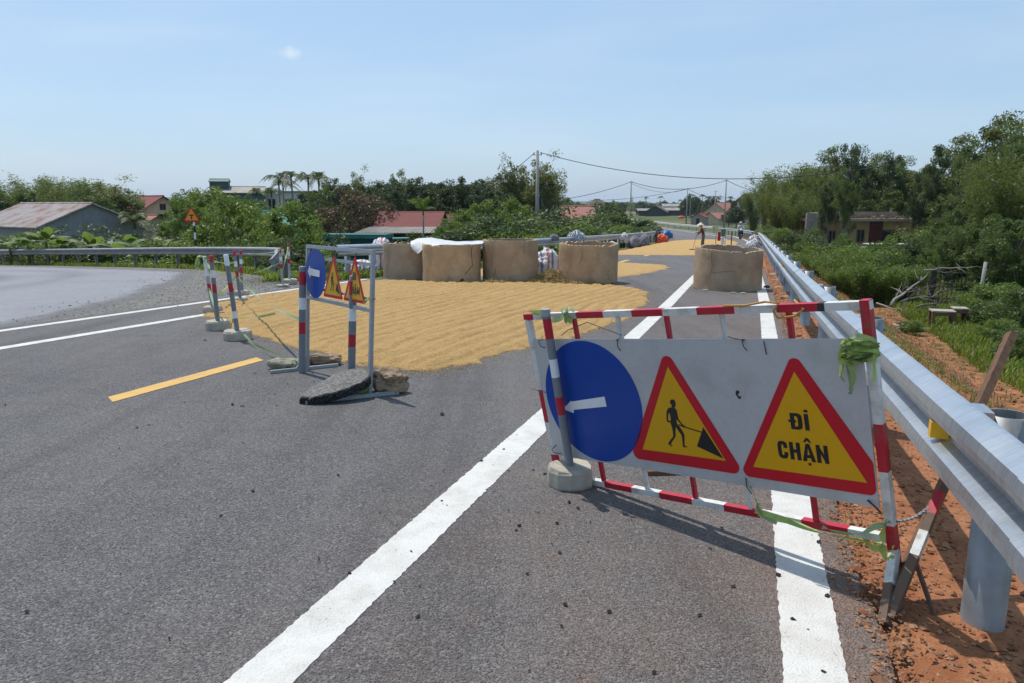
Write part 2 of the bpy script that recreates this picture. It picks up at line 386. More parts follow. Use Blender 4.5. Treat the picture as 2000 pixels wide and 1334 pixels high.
M['dark'] = m_worn('dark_metal', (.03, .028, .026), .6, .4, (.09, .05, .03), 8)
M['rust'] = m_worn('rusty_steel', (.13, .085, .06), .75, .6, (.22, .09, .04), 10)
M['wood'] = mat('weathered_wood', lambda N: N.bsdf(N.mix(N.rng(N.noise(N.coord('Object', (14, 14, 1.2)), 3, 6, .7), .35, .7, 0, 1), (.20, .115, .07), (.10, .055, .035)), .8, 0, N.bump(N.noise(N.coord('Object', (20, 20, 1.5)), 3, 5, .7), .5, .006), .25))
M['pale_wood'] = m_worn('grey_planks', (.36, .32, .27), .85, .5, (.2, .17, .14), 6)
def tape_m(N):
    c = N.coord(); k = N.attr('edge')
    a = N.noise(c, 14, 3); col = N.mix(N.rng(a, .3, .7, 0, 1), (.20, .30, .06), (.36, .47, .13))
    isl = N.n('ShaderNodeNewGeometry').outputs['Random Per Island']; col = N.mix(N.rng(isl, .45, .55, 0, .6), col, (.25, .31, .24)); col = N.mix(N.rng(isl, .8, .85, 0, .7), col, (.42, .55, .10))
    return N.shader_mix(.25, N.bsdf(col, .45, 0, None, .4), (lambda t: t)(trans(N, (.34, .47, .12))))
def trans(N, col):
    x = N.n('ShaderNodeBsdfTranslucent')
    if hasattr(col, 'links'): N.l(col, x.inputs[0])
    else: x.inputs[0].default_value = tuple(col) + (1,)
    return x.outputs[0]
M['tape'] = mat('green_warning_tape', tape_m)
def leaf_m(a, b, trc, tk=.34, brown=None):
    a = tuple(x * .98 for x in a); b = tuple(x * 1.25 for x in b); trc = tuple(x * 1.1 for x in trc)
    def f(N):
        g = N.n('ShaderNodeNewGeometry'); c = N.coord('Object'); r = g.outputs['Random Per Island']; n = N.noise(c, .9, 3); o = N.random()
        col = N.mix(r, a, b); col = N.mix(N.rng(n, .35, .65, 0, .55), col, tuple(x * .62 for x in a))
        col = N.mix(N.math('MULTIPLY', o, .35), col, (b[0] * 1.25, b[1] * .95, b[2] * .7))
        if brown: col = N.mix(N.rng(r, .80, .9, 0, .8), col, brown)
        return N.shader_mix(tk, N.bsdf(col, .5, 0, None, .35), trans(N, trc))
    return mat('foliage', f)
M['leaf_bright'] = leaf_m((.055, .105, .018), (.125, .185, .035), (.20, .29, .04))
M['leaf_mid'] = leaf_m((.042, .078, .020), (.085, .13, .035), (.14, .20, .035))
M['leaf_dark'] = leaf_m((.028, .052, .020), (.058, .090, .030), (.08, .12, .03), .28)
M['leaf_brown'] = leaf_m((.060, .058, .030), (.115, .075, .042), (.13, .095, .04), .3, (.14, .07, .035))
M['leaf_olive'] = leaf_m((.060, .085, .022), (.13, .15, .045), (.20, .23, .05))
M['leaf_bamboo'] = leaf_m((.055, .088, .018), (.12, .155, .035), (.19, .25, .04), .36, (.20, .16, .06))
M['leaf_banana'] = leaf_m((.045, .09, .022), (.11, .17, .05), (.20, .30, .05), .38, (.17, .13, .06))
M['leaf_palm'] = leaf_m((.040, .065, .02), (.085, .115, .035), (.12, .16, .03), .3)
M['grass'] = leaf_m((.060, .11, .014), (.15, .215, .035), (.24, .33, .04), .35, (.22, .18, .08))
M['grass_dry'] = leaf_m((.14, .13, .05), (.24, .20, .10), (.25, .22, .08), .3, (.28, .22, .12))
M['bark'] = m_worn('bark', (.14, .115, .09), .9, .5, (.07, .055, .045), 5)
M['bark_pale'] = m_worn('pale_bark', (.27, .245, .21), .9, .5, (.13, .11, .09), 5)
M['pole'] = m_worn('concrete_pole', (.30, .285, .265), .9, .3, (.2, .18, .16), 3)
M['wire'] = m_worn('cable', (.03, .032, .036), .6, .1)
def roof(col, rib=9, wearc=None, amt=.6, axis='X'):
    def f(N):
        c = N.coord(); a = N.noise(c, .8, 6, .65); b = N.noise(c, 7, 4, .7)
        k = N.mix(N.rng(a, .45, .65, 0, amt), col, wearc or tuple(x * .55 for x in col)); k = N.mix(N.rng(b, .5, .75, 0, .4), k, tuple(x * .65 for x in col))
        return N.bsdf(k, .75, 0, N.bump(b, .3, .03), .3)
    return mat('roofing', f)
def wall(col, wearc=None, amt=.4):
    def f(N):
        c = N.coord(); a = N.noise(c, .7, 6, .65); r = N.noise(N.coord('Object', (2.5, 2.5, .35)), 1.4, 5, .65)
        k = N.mix(N.rng(a, .45, .7, 0, amt), col, wearc or tuple(x * .6 for x in col)); k = N.mix(N.rng(r, .52, .72, 0, amt), k, tuple(x * .5 for x in col))
        return N.bsdf(k, .88, 0, N.bump(N.noise(c, 14, 4), .3, .02), .2)
    return mat('wall', f)
def stripes(cols, scale, rotv=(0, 0, 0)):
    def f(N):
        w = N.n('ShaderNodeSeparateXYZ'); N.l(N.coord('Object', None, rotv), w.inputs[0])
        x = N.math('FRACT', N.math('MULTIPLY', N.math('ADD', w.outputs[0], N.math('MULTIPLY', N.noise(N.coord(), 3, 3), .12)), scale))
        st_ = [(i / len(cols), c) for i, c in enumerate(cols)]
        r = N.n('ShaderNodeValToRGB'); r.color_ramp.interpolation = 'CONSTANT'; e = r.color_ramp.elements
        while len(e) < len(st_): e.new(.5)
        for i, (p, c) in enumerate(st_): e[i].position = p; e[i].color = tuple(c) + (1,)
        N.l(x, r.inputs[0]); n = N.noise(N.coord(), 9, 5, .65)
        return N.bsdf(N.mix(N.rng(n, .5, .75, 0, .4), r.outputs[0], (.35, .32, .29)), .6, 0, N.bump(n, .5, .02), .35)
    return mat('striped_tarpaulin', f)
M['tarp'] = stripes(((.62, .60, .60), (.45, .16, .15), (.62, .60, .58), (.20, .22, .32), (.66, .64, .62)), 3.4)
M['tarp2'] = stripes(((.66, .65, .66), (.13, .14, .18), (.66, .65, .64), (.5, .5, .5), (.10, .10, .14)), 7.0, (0, .7, .5))
M['plastic'] = mat('white_plastic', lambda N: N.shader_mix(.25, N.bsdf((.78, .78, .79), .45, 0, N.bump(N.noise(N.coord(), 9, 5), .4, .02), .4), trans(N, (.75, .75, .75))))
M['tarp_blue'] = m_worn('blue_tarpaulin', (.02, .13, .36), .5, .2); M['tarp_orange'] = m_worn('orange_tarpaulin', (.72, .10, .035), .5, .2)
M['straw'] = mat('straw', lambda N: N.bsdf(N.mix(N.n('ShaderNodeNewGeometry').outputs['Random Per Island'], (.26, .17, .06), (.50, .36, .15)), .8))
M['crumb'] = m_worn('asphalt_crumb', (.022, .021, .021), .9, .3, (.05, .045, .04))
M['stone'] = mat('loose_stones', lambda N: N.bsdf(N.mix(N.n('ShaderNodeNewGeometry').outputs['Random Per Island'], (.17, .065, .03), (.36, .205, .12)), .9, 0, N.bump(N.noise(N.coord(), 60, 3), .5, .005), .2))
M['clod'] = mat('earth_clods', lambda N: N.bsdf(N.mix(N.n('ShaderNodeNewGeometry').outputs['Random Per Island'], (.16, .058, .026), (.31, .135, .066)), .95))
M['gravel'] = mat('grey_gravel', lambda N: N.bsdf(N.mix(N.n('ShaderNodeNewGeometry').outputs['Random Per Island'], (.10, .096, .09), (.27, .255, .235)), .9))
M['glass'] = mat('dark_glass', lambda N: N.bsdf((.02, .024, .028), .12, 0, None, .5))
M['skin'] = m_worn('skin', (.36, .20, .13), .6, .1); M['cloth_red'] = m_worn('maroon_cloth', (.16, .018, .028), .85, .2); M['cloth_dark'] = m_worn('dark_cloth', (.035, .035, .045), .85, .2)
M['cloth_olive'] = m_worn('olive_cloth', (.13, .11, .07), .85, .2); M['cloth_white'] = m_worn('white_cloth', (.66, .66, .67), .8, .2); M['cloth_grey'] = m_worn('grey_cloth', (.16, .16, .18), .85, .2)
M['hat'] = m_worn('palm_leaf_hat', (.62, .50, .32), .7, .2); M['rubber'] = m_worn('rubber', (.018, .018, .018), .8, .1); M['black_gloss'] = m_worn('black_bodywork', (.012, .012, .014), .25, .05, None, 8, 0, .02, .5)
M['lamp'] = mat('clear_lens', lambda N: N.bsdf((.75, .78, .8), .1, 0, None, .6))

# ================================================================ the setting
# right and left asphalt edges, station by station
S0 = np.concatenate([np.arange(-9, 30, .5), np.arange(30, 58.1, 2)])
tR = np.interp(S0, [-9, 14, 30, 58], [.52, .50, .34, .16]); tL = np.interp(S0, [-9, 17, 20, 30, 45, 58], [-9.9, -9.9, -9.1, -7.3, -6.95, -6.95])
eR = np.stack([U[0] * S0 + V[0] * tR, U[1] * S0 + V[1] * tR], -1); eL = np.stack([U[0] * S0 + V[0] * tL, U[1] * S0 + V[1] * tL], -1)
farR = np.array([(23.6, 76), (28.2, 100), (29.6, 137), (30.5, 186), (32.5, 260), (30, 380), (10, 560)]); farL = np.array([(16.0, 78.5), (20.0, 101), (21.2, 137), (22.3, 186), (24.3, 260), (22, 380), (2, 556)])
def catmull(P, n=8):
    out = []
    for i in range(1, len(P) - 2):
        for t in np.linspace(0, 1, n, endpoint=False):
            a, b, c, d = P[i - 1:i + 3]; out.append(.5 * ((2 * b) + (c - a) * t + (2 * a - 5 * b + 4 * c - d) * t * t + (3 * b - a - 3 * c + d) * t ** 3))
    out.append(P[-2]); return np.array(out)
eR = np.concatenate([eR[:-1], catmull(np.vstack([eR[-6:-5], eR[-1:], farR]))]); eL = np.concatenate([eL[:-1], catmull(np.vstack([eL[-6:-5], eL[-1:], farL]))])
wid = np.linalg.norm(eL - eR, axis=1)
def vn1(x):
    i = np.floor(x); f = x - i; f = f * f * (3 - 2 * f); h = lambda k: np.modf(np.abs(np.sin(k * 127.1 + 3.3) * 43758.5453))[0]
    return h(i) * (1 - f) + h(i + 1) * f - .5
def zs(P): return zroad(P[..., 0] * U[0] + P[..., 1] * U[1])
def lane(o0, o1, i0=0, i1=None, dz=.004, nl=1):
    """sheet between offsets o0..o1 (metres left of the right edge)"""
    i1 = i1 or len(eR); a = np.linspace(o0, o1, nl + 1) if not hasattr(o0, '__len__') else None
    k = (np.linspace(o0, o1, nl + 1))[None, :, None] / wid[i0:i1, None, None]
    P = eR[i0:i1, None] * (1 - k) + eL[i0:i1, None] * k
    return np.concatenate([P, (zs(P) + dz)[..., None]], -1)
k = np.linspace(0, 1, 23)[None, :, None]; P = eR[:, None] * (1 - k) + eL[:, None] * k
P3 = np.concatenate([P, zs(P)[..., None]], -1)
me = grid_mesh('road', P3, M['asphalt'])
tt = P3[..., 0] * V[0] + P3[..., 1] * V[1]; ss = P3[..., 0] * U[0] + P3[..., 1] * U[1]
me.attributes.new('dust', 'FLOAT', 'POINT').data.foreach_set('value', np.clip(np.interp(tt, [-2.2, -1.2, -.2, .35, .6], [.06, .30, .42, .75, 1.3]), 0, 1.3).ravel().astype(np.float32))
road = tag(link('road', me), kind='structure')
# crumbling right edge of the asphalt: a finer strip with an uneven outline
sE = np.arange(-4, 34, .06); tE = np.interp(sE, [-9, 14, 30, 58], [.52, .50, .34, .16]); rE = tE - .02 + .04 * vn1(sE * 1.3) + .022 * vn1(sE * 7 + 40) + .018 * vn1(sE * 23 + 9) + .03
Gs = np.stack([np.stack([U[0] * sE + V[0] * q, U[1] * sE + V[1] * q, zroad(sE) + d], -1) for q, d in ((tE - .10, .0015), (rE - .015, .0015), (rE, -.004), (rE + .012, -.06))], 1)
eme = grid_mesh('road_edge', Gs, M['asphalt'], False); eme.attributes.new('dust', 'FLOAT', 'POINT').data.foreach_set('value', np.full(Gs.shape[0] * 4, 1.0, np.float32)); tag(link('road_edge', eme), kind='structure')
# painted lines: real films with ragged edges
def line_film(name, o0, o1, i0, i1, material, dz=.004, rag=.0045, step=.022, parent=None):
    Pc = lane(o0, o1, i0, i1, dz); L0, L1 = Pc[:, 0], Pc[:, -1]
    d = np.concatenate([[0], np.cumsum(np.linalg.norm(np.diff(L0, axis=0), axis=1))]); n = max(2, int(d[-1] / step)); q = np.linspace(0, d[-1], n)
    A = np.stack([np.interp(q, d, L0[:, j]) for j in range(3)], -1); B = np.stack([np.interp(q, d, L1[:, j]) for j in range(3)], -1)
    w = (B - A); wl_ = np.linalg.norm(w, axis=1, keepdims=True); w /= wl_
    ra = (np.random.default_rng(5).random((n, 1)) - .5) * 2 * rag; rb = (np.random.default_rng(9).random((n, 1)) - .5) * 2 * rag
    lo = np.array([0, 0, .005])
    G = np.stack([A + w * ra - lo, A + w * ra, B + w * rb, B + w * rb - lo], 1)
    return tag(link(name, grid_mesh(name, G, material, False)), kind='structure')
iN = 78 + 14
line_film('white_edge_line', .13, .335, 0, iN, M['white_paint']); line_film('white_lane_line', 1.87, 2.08, 0, iN, M['white_paint'])
line_film('white_edge_line', .13, .335, iN - 1, len(eR) - 2, M['white_paint'], .012, .0, 1.0); line_film('white_lane_line', 1.87, 2.08, iN - 1, len(eR) - 2, M['white_paint'], .012, .0, 1.0)
def st_film(name, pts, material, dz=.005):
    """film through (s,t) corners, ragged along its sides"""
    m = MB(); n = len(pts); m.add([st(s, t, dz) for s, t in pts] + [st(s, t, -.002) for s, t in pts], [tuple(range(n)), ] + [(i, n + i, n + (i + 1) % n, (i + 1) % n) for i in range(n)])
    return tag(m.build(name, material), kind='structure')
def long_film(name, s0, s1, ta, tb, material, step=.04, rag=.005):
    r = np.random.default_rng(int(abs(ta) * 100)); n = int((s1 - s0) / step); q = np.linspace(s0, s1, n)
    st_film(name, [(s, ta(s) + (r.random() - .5) * rag * 2 if callable(ta) else ta + (r.random() - .5) * rag * 2) for s in q] + [(s, tb + (r.random() - .5) * rag * 2) for s in q[::-1]], material)
long_film('white_left_line', -6, 17.2, -9.66, -9.50, M['white_paint'])
long_film('white_left_line', -6, 17.0, -8.37, -8.20, M['white_paint'])
r_ = np.random.default_rng(3)
for a in (-1.26, 4.74, 10.74, 16.74, 22.74, 28.74, 34.74):
    q = np.linspace(a, a + 2, 34)
    tc0 = -5.07 + max(0, a - 20) * .018
    st_film('yellow_centre_dash', [(x, tc0 - .09 + (r_.random() - .5) * .008) for x in q] + [(x, tc0 + .09 + (r_.random() - .5) * .008) for x in (q - .12)[::-1]], M['yellow_paint'])

# side road leaving to the left, bounded by its guardrail
SRAIL = np.array([(-6.15, 19.2), (-6.7, 21.2), (-8.4, 24.2), (-12.9, 29.6), (-20.1, 35.6), (-30.5, 43.6), (-46, 54), (-70, 68)])
def sdrop(x, y): return -.036 * np.maximum(0, -9.85 - (V[0] * x + V[1] * y))
def zside(x, y): return zroad(U[0] * x + U[1] * y) + sdrop(x, y)
sr = catmull(np.vstack([SRAIL[:1] * 2 - SRAIL[1:2], SRAIL, SRAIL[-1:] * 2 - SRAIL[-2:-1]]), 8)
na = len(sr); nin = 110
inner = np.array([[U[0] * s + V[0] * -9.85, U[1] * s + V[1] * -9.85] for s in np.interp(np.linspace(0, 1, na), [0, .25, .6, 1], [16.8, 11, 2, -9])])
dirv = np.gradient(sr, axis=0); dirv /= np.linalg.norm(dirv, axis=1, keepdims=True); outn = np.stack([dirv[:, 1], -dirv[:, 0]], -1)
outn *= np.sign((outn * (sr - np.array([-16., 10.]))).sum(1, keepdims=True))
edge = sr - outn * .35
kk = np.linspace(0, 1, nin)[None, :, None]
inn2 = inner + (inner - edge) / np.linalg.norm(inner - edge, axis=1, keepdims=True) * .25
Ps = edge[:, None] * (1 - kk) + inn2[:, None] * kk
Pz = np.concatenate([Ps, (zside(Ps[..., 0], Ps[..., 1]) - .008)[..., None]], -1)
mes = grid_mesh('side_road', Pz, M['side_asphalt'])
# gravel lies along the outer edge, in the nose of the junction and beside the main road
dOut = np.linalg.norm(Ps - edge[:, None], axis=-1); tq = -9.85 - (V[0] * Ps[..., 0] + V[1] * Ps[..., 1]); X_, Y_ = Ps[..., 0], Ps[..., 1]
s_q = U[0] * X_ + U[1] * Y_; nose = np.clip(.5 + (-9.85 - tq - np.interp(s_q, [5, 7.7, 9.1, 12, 17.6, 24], [-9.9, -10.2, -10.7, -12.2, -16, -21])) / 1.8, 0, 1)
grv = np.maximum.reduce([np.clip(1.1 - dOut / 3.2, 0, 1), nose])
mes.attributes.new('gravel', 'FLOAT', 'POINT').data.foreach_set('value', grv.ravel().astype(np.float32))
rr = np.hypot(X_ + 24, (Y_ - 15) * .62); mes.attributes.new('track', 'FLOAT', 'POINT').data.foreach_set('value', np.maximum(np.clip(1 - np.abs(rr - 9.0) / .6, 0, 1), .6 * np.clip(1 - np.abs(rr - 10.9) / .6, 0, 1)).ravel().astype(np.float32))
tag(link('side_road', mes), kind='structure')

# ---- terrain, one sheet
def poly_dist(px, py, poly):
    """distance outside a polygon (0 inside)"""
    x = px.ravel(); y = py.ravel(); d2 = np.full(x.shape, 1e18); inside = np.zeros(x.shape, bool); n = len(poly)
    for i in range(n):
        ax, ay = poly[i]; bx, by = poly[(i + 1) % n]; ex, ey = bx - ax, by - ay; l2 = ex * ex + ey * ey + 1e-12
        t = np.clip(((x - ax) * ex + (y - ay) * ey) / l2, 0, 1); d2 = np.minimum(d2, (x - ax - t * ex) ** 2 + (y - ay - t * ey) ** 2)
        c = ((ay > y) != (by > y)) & (x < (bx - ax) * (y - ay) / (by - ay + 1e-12) + ax); inside ^= c
    d = np.sqrt(d2); d[inside] = 0; return d.reshape(px.shape), inside.reshape(px.shape)
ROADPOLY = np.vstack([eR[::2], eL[::-2]])
SIDEPOLY = np.vstack([edge, [(-80, 60), (-80, -40), (4, -20)], inner[::-1]])
def vnoise(x, y, seed=0):
    """smooth value noise on arrays"""
    def h(i, j): return np.modf(np.abs(np.sin(i * 127.1 + j * 311.7 + seed * 74.7) * 43758.5453))[0]
    xi = np.floor(x); yi = np.floor(y); fx = x - xi; fy = y - yi; fx = fx * fx * (3 - 2 * fx); fy = fy * fy * (3 - 2 * fy)
    return (h(xi, yi) * (1 - fx) + h(xi + 1, yi) * fx) * (1 - fy) + (h(xi, yi + 1) * (1 - fx) + h(xi + 1, yi + 1) * fx) * fy - .5
def land(x, y):
    t = V[0] * x + V[1] * y; right = np.interp(y, [-20, 10, 25, 60, 150, 300, 3000], [-1.9, -1.9, -2.0, -2.7, -3.6, -4.0, -4.2]); left = np.interp(y, [-20, 60, 150, 300, 3000], [-3.1, -3.2, -3.7, -4.0, -4.2])
    k = np.clip((t + 6) / 6, 0, 1); return left * (1 - k) + right * k + vnoise(x / 9, y / 9, 3) * .35 + vnoise(x / 2.6, y / 2.6, 4) * .14
def terrain(x, y, full=False):
    x = np.atleast_1d(np.asarray(x, float)); y = np.atleast_1d(np.asarray(y, float)); s = U[0] * x + U[1] * y
    d1, i1 = poly_dist(x, y, ROADPOLY); d2, i2 = poly_dist(x, y, SIDEPOLY); d = np.minimum(d1, d2)
    zp = np.where(d1 <= d2, zroad(s), zside(x, y)); ld = land(x, y)
    t = V[0] * x + V[1] * y; crest = np.where(t > -3, 1.15, 1.0); slope = np.where(t > -3, .56, .5)
    z = zp - .015 - np.clip(d, 0, crest) * .05 - np.clip(d - crest, 0, None) * slope
    z = np.where((d1 < .02) | (d2 < .02), zp - .16, z); ins = (d1 < .02) | (d2 < .02)
    z = np.where(ins, z, np.maximum(z, np.minimum(ld, zp - .12)))
    z = np.where(ins | (d < .5), z, z + vnoise(x * 1.3, y * 1.3, 8) * .10 * np.clip(d - .5, 0, 1) + vnoise(x * 4, y * 4, 9) * .045 * np.clip(d - .4, 0, 1))
    if full: return z, d, d1, d2, t
    return z
def tz(x, y): return float(terrain(x, y)[0])
def axis_pts(lo, hi, fine_lo, fine_hi, step, grow):
    a = list(np.arange(fine_lo, fine_hi, step)); s = step; v = fine_hi
    while v < hi: a.append(v); s *= grow; v += s
    a.append(hi); s = step; v = fine_lo - step
    pre = []
    while v > lo: pre.append(v); s *= grow; v -= s
    pre.append(lo); return np.array(pre[::-1] + a)
gx = axis_pts(-4500, 4500, -22, 24, .28, 1.09); gy = axis_pts(-60, 7000, 1.0, 44, .28, 1.07)
GX, GY = np.meshgrid(gx, gy, indexing='ij'); tzv, td, td1, td2, ttv = terrain(GX, GY, True)
tme = grid_mesh('ground', np.stack([GX, GY, tzv], -1), M['terrain'])
dirt = np.where(ttv > -3, np.clip(1.25 - td / np.interp(GY, [0, 30, 90], [6.0, 5.6, 2.4]), 0, 1), np.clip(.95 - td / 1.6, 0, 1) * .8)
tme.attributes.new('dirt', 'FLOAT', 'POINT').data.foreach_set('value', dirt.ravel().astype(np.float32))
tme.attributes.new('far', 'FLOAT', 'POINT').data.foreach_set('value', np.clip((np.hypot(GX, GY) - 90) / 60, 0, 1).ravel().astype(np.float32))
tag(link('ground', tme), kind='structure')
# far hills
def hills(name, D, base, amp, seed, x0, x1, mat_):
    xs = np.linspace(x0, x1, 140); n = sum(vnoise(xs / (900 / 2 ** o), xs * 0 + o * 3.1, seed) / 2 ** o for o in range(5)); prof = np.maximum(5, base + amp * n)
    rows = [(D - 350, 0), (D - 150, .45), (D, 1), (D + 300, .5), (D + 500, 0)]
    P = np.stack([np.stack([xs, np.full_like(xs, d) + vnoise(xs / 200, xs * 0, 5) * 90, -6 + prof * k], -1) for d, k in rows], 0)
    return tag(link(name, grid_mesh(name, P, mat_)), kind='structure')
M['hill'] = wall((.05, .07, .045), (.07, .08, .04), .6)
hills('hills', 3400, 34, 46, 2, -3300, 3300, M['hill']); hills('hills', 2500, 8, 16, 6, -3300, 3300, M['hill'])

# ---- rice spread out to dry
def grain_sheet(name, poly, step, thick, ridge_dir, spacing, amp, label, seed):
    poly = np.array(poly); n = len(poly); cp_ = catmull(np.vstack([poly[-1:], poly, poly[:2]]), 8)
    s0, t0 = cp_.min(0) - .3; s1, t1 = cp_.max(0) + .3
    A, B = np.meshgrid(np.arange(s0, s1, step), np.arange(t0, t1, step), indexing='ij')
    cx = cp_.copy(); x = A.ravel(); y = B.ravel(); d2 = np.full(x.shape, 1e9); ins = np.zeros(x.shape, bool)
    for i in range(len(cx)):
        ax, ay = cx[i]; bx, by = cx[(i + 1) % len(cx)]; ex, ey = bx - ax, by - ay; l2 = ex * ex + ey * ey + 1e-12
        t = np.clip(((x - ax) * ex + (y - ay) * ey) / l2, 0, 1); d2 = np.minimum(d2, (x - ax - t * ex) ** 2 + (y - ay - t * ey) ** 2)
        ins ^= ((ay > y) != (by > y)) & (x < (bx - ax) * (y - ay) / (by - ay + 1e-12) + ax)
    d = np.sqrt(d2) * np.where(ins, 1, -1); d = d.reshape(A.shape) + vnoise(A * 2.2, B * 2.2, seed) * .22 + vnoise(A * 7, B * 7, seed) * .12 + vnoise(A * 19, B * 19, seed) * .05
    ca, sa = math.cos(ridge_dir), math.sin(ridge_dir); u = -A * sa + B * ca + vnoise(A * .45, B * .45, seed + 1) * .30 + vnoise(A * 1.6, B * 1.6, seed + 5) * .10 + vnoise(A * 5, B * 5, seed + 6) * .05
    rid = np.abs(np.sin(u * math.pi / spacing)) ** .8 * (.55 + .9 * np.clip(vnoise(A * .9, B * 2.2, seed + 7) + .5, 0, 1)) + .35 * np.abs(np.sin(u * math.pi / spacing * 2.7 + 1.0 + vnoise(A, B, seed) * 3)) - .15
    h = np.clip(d / .22, 0, 1) ** .7 * thick * (.35 + .65 * rid * amp) + np.clip(d / .3, 0, 1) * (vnoise(A * 6, B * 6, seed + 2) * .014 + vnoise(A * 15, B * 15, seed + 3) * .010)
    h = np.where(d > 0, np.maximum(h, .006), -.05)
    Pw = np.stack([U[0] * A + V[0] * B, U[1] * A + V[1] * B, zroad(A) + h], -1)
    nu, nv = A.shape; i = np.arange(nu * nv).reshape(nu, nv); Fc = np.stack([i[:-1, :-1], i[1:, :-1], i[1:, 1:], i[:-1, 1:]], -1).reshape(-1, 4)
    keep = (d.ravel()[Fc] > 0).any(1); Fc = Fc[keep]; used, inv = np.unique(Fc, return_inverse=True)
    o = link(name, np_mesh(name, Pw.reshape(-1, 3)[used], inv.reshape(Fc.shape), M['grain'], smooth=True))
    return tag(o, label, 'rice', None, 'stuff'), cp_
RD = R_(3.5)
g1, g1p = grain_sheet('rice_grain', [(10.4, -8.95), (8.7, -7.2), (7.9, -6.0), (7.25, -4.8), (6.72, -3.7), (6.62, -3.07), (7.05, -2.87), (8, -2.62), (9.9, -2.12), (12.6, -1.85), (15.2, -2.05), (17.1, -2.5), (17.6, -3.6), (17.5, -5.2), (17.0, -7), (16.6, -9.1), (14, -9.3), (12, -9.35)], .03, .058, RD, .26, 1.0, 'golden rice grain raked into ridges in front of the concrete rings', 11)
grain_sheet('rice_grain', [(20.4, -3.7), (23, -2.95), (26, -2.75), (27.6, -3.4), (28.4, -5.2), (28, -7), (20, -8.3), (19.8, -5)], .09, .04, RD, .3, 1.0, 'small tongue of drying rice grain just behind the concrete rings', 12)
grain_sheet('rice_grain', [(36.2, -6.7), (36.0, -5), (36.6, -3), (37.6, -1.9), (45, -1.35), (56, -1.2), (64, -1.3), (72, -2.2), (73, -4.5), (66, -6.6), (55, -6.9), (45, -6.95)], .22, .05, .25, .5, 1.0, 'wide far carpet of rice grain where the woman rakes', 13)
# stray grains round the near heap
r5 = np.random.default_rng(21); m = []
for i in range(7000):
    a = g1p[r5.integers(len(g1p))]; q = a + r5.normal(0, .14, 2); 
    if q[0] > 17.5: continue
    c = st(q[0], q[1], .006); an = r5.random() * 6.28; l, w = .009, .004; ux, uy = math.cos(an), math.sin(an)
    m.append([(c.x + ux * l, c.y + uy * l, c.z), (c.x - uy * w, c.y + ux * w, c.z + .004), (c.x - ux * l, c.y - uy * l, c.z), (c.x + uy * w, c.y - ux * w, c.z + .004)])
m = np.array(m); tag(link('stray_grain', np_mesh('stray_grain', m.reshape(-1, 3), np.arange(len(m) * 4).reshape(-1, 4), M['grain'])), 'thin scatter of stray rice grains along the heap edge', 'rice', None, 'stuff')

# ---- loose crumbs and stones
def pebbles(name, pts, sizes, material, label, seed):
    r = np.random.default_rng(seed); base = np.array([(1, 0, 0), (-1, 0, 0), (0, 1, 0), (0, -1, 0), (0, 0, 1), (0, 0, -.5), (.6, .6, .5), (-.6, .5, .6), (.5, -.65, .5), (-.6, -.6, .45)], float)
    fc = np.array([(0, 2, 6), (2, 4, 6), (4, 0, 6), (2, 1, 7), (1, 4, 7), (4, 2, 7), (1, 3, 9), (3, 4, 9), (4, 1, 9), (3, 0, 8), (0, 4, 8), (4, 3, 8), (2, 0, 5), (1, 2, 5), (3, 1, 5), (0, 3, 5)])
    n = len(pts); v = base[None] * (1 + r.normal(0, .2, (n, 10, 1))) * np.array(sizes)[:, None, None] * (np.stack([r.uniform(.7, 1.4, n), r.uniform(.6, 1.1, n), r.uniform(.45, .9, n)], -1))[:, None]
    an = r.random(n) * 6.28; c, s = np.cos(an)[:, None], np.sin(an)[:, None]; x = v[..., 0] * c - v[..., 1] * s; y = v[..., 0] * s + v[..., 1] * c
    v = np.stack([x, y, v[..., 2]], -1) + np.array(pts)[:, None]
    f = (fc[None] + (np.arange(n) * 10)[:, None, None]).reshape(-1, 3)
    return tag(link(name, np_mesh(name, v.reshape(-1, 3), f, material)), label, name.split('_')[-1], None, 'stuff')
r6 = np.random.default_rng(31); pts = []; sz = []
for c_s, c_t, sd, n in ((4, -1.2, .8, 40), (3.2, -.6, .5, 45), (5.2, -4.2, .35, 22), (3, -2.6, 1.2, 20), (9, -8.4, 1.5, 50), (7, -5, 3, 35), (12, -.8, 2.0, 40), (2.2, .2, .5, 14)):
    for i in range(n):
        s, t = c_s + r6.normal() * sd * 1.6, c_t + r6.normal() * sd
        if not (-9.7 < t < .45) or s < 1.2: continue
        pts.append(st(s, t, .006)); sz.append(abs(r6.normal(0, .0055)) + .003)
pebbles('asphalt_crumbs', pts, sz, M['crumb'], 'small black asphalt crumbs lying loose on the road', 1)
pts = []; sz = []
for i in range(15000):
    s = 1.0 + 40 * r6.random() ** 1.9; t = .46 + abs(r6.normal()) * (.5 if r6.random() < .75 else 1.7)
    q = U * s + V * t; pts.append((q[0], q[1], s, t)); sz.append(.004 + abs(r6.normal()) * .0055 * (1 if r6.random() < .95 else 3.0))
arr = np.array(pts); zz = terrain(arr[:, 0], arr[:, 1]); zz = np.where(arr[:, 3] < .52, zroad(arr[:, 2]) + .002, zz)
pebbles('loose_stones', np.stack([arr[:, 0], arr[:, 1], zz + .003], -1), sz, M['stone'], 'reddish loose stones strewn over the earth shoulder by the guardrail', 2)
pts = []; sz = []
for i in range(4200):
    s = 1.5 + 34 * r6.random() ** 1.6; t = 1.3 + 4.2 * r6.random(); q = U * s + V * t; pts.append((q[0], q[1], 0)); sz.append(.012 + abs(r6.normal()) * .02)
arr = np.array(pts); arr[:, 2] = terrain(arr[:, 0], arr[:, 1]) + .004
pebbles('earth_clods', arr, sz, M['clod'], 'red earth clods strewn down the bare bank behind the right guardrail', 3)
pts = []; sz = []
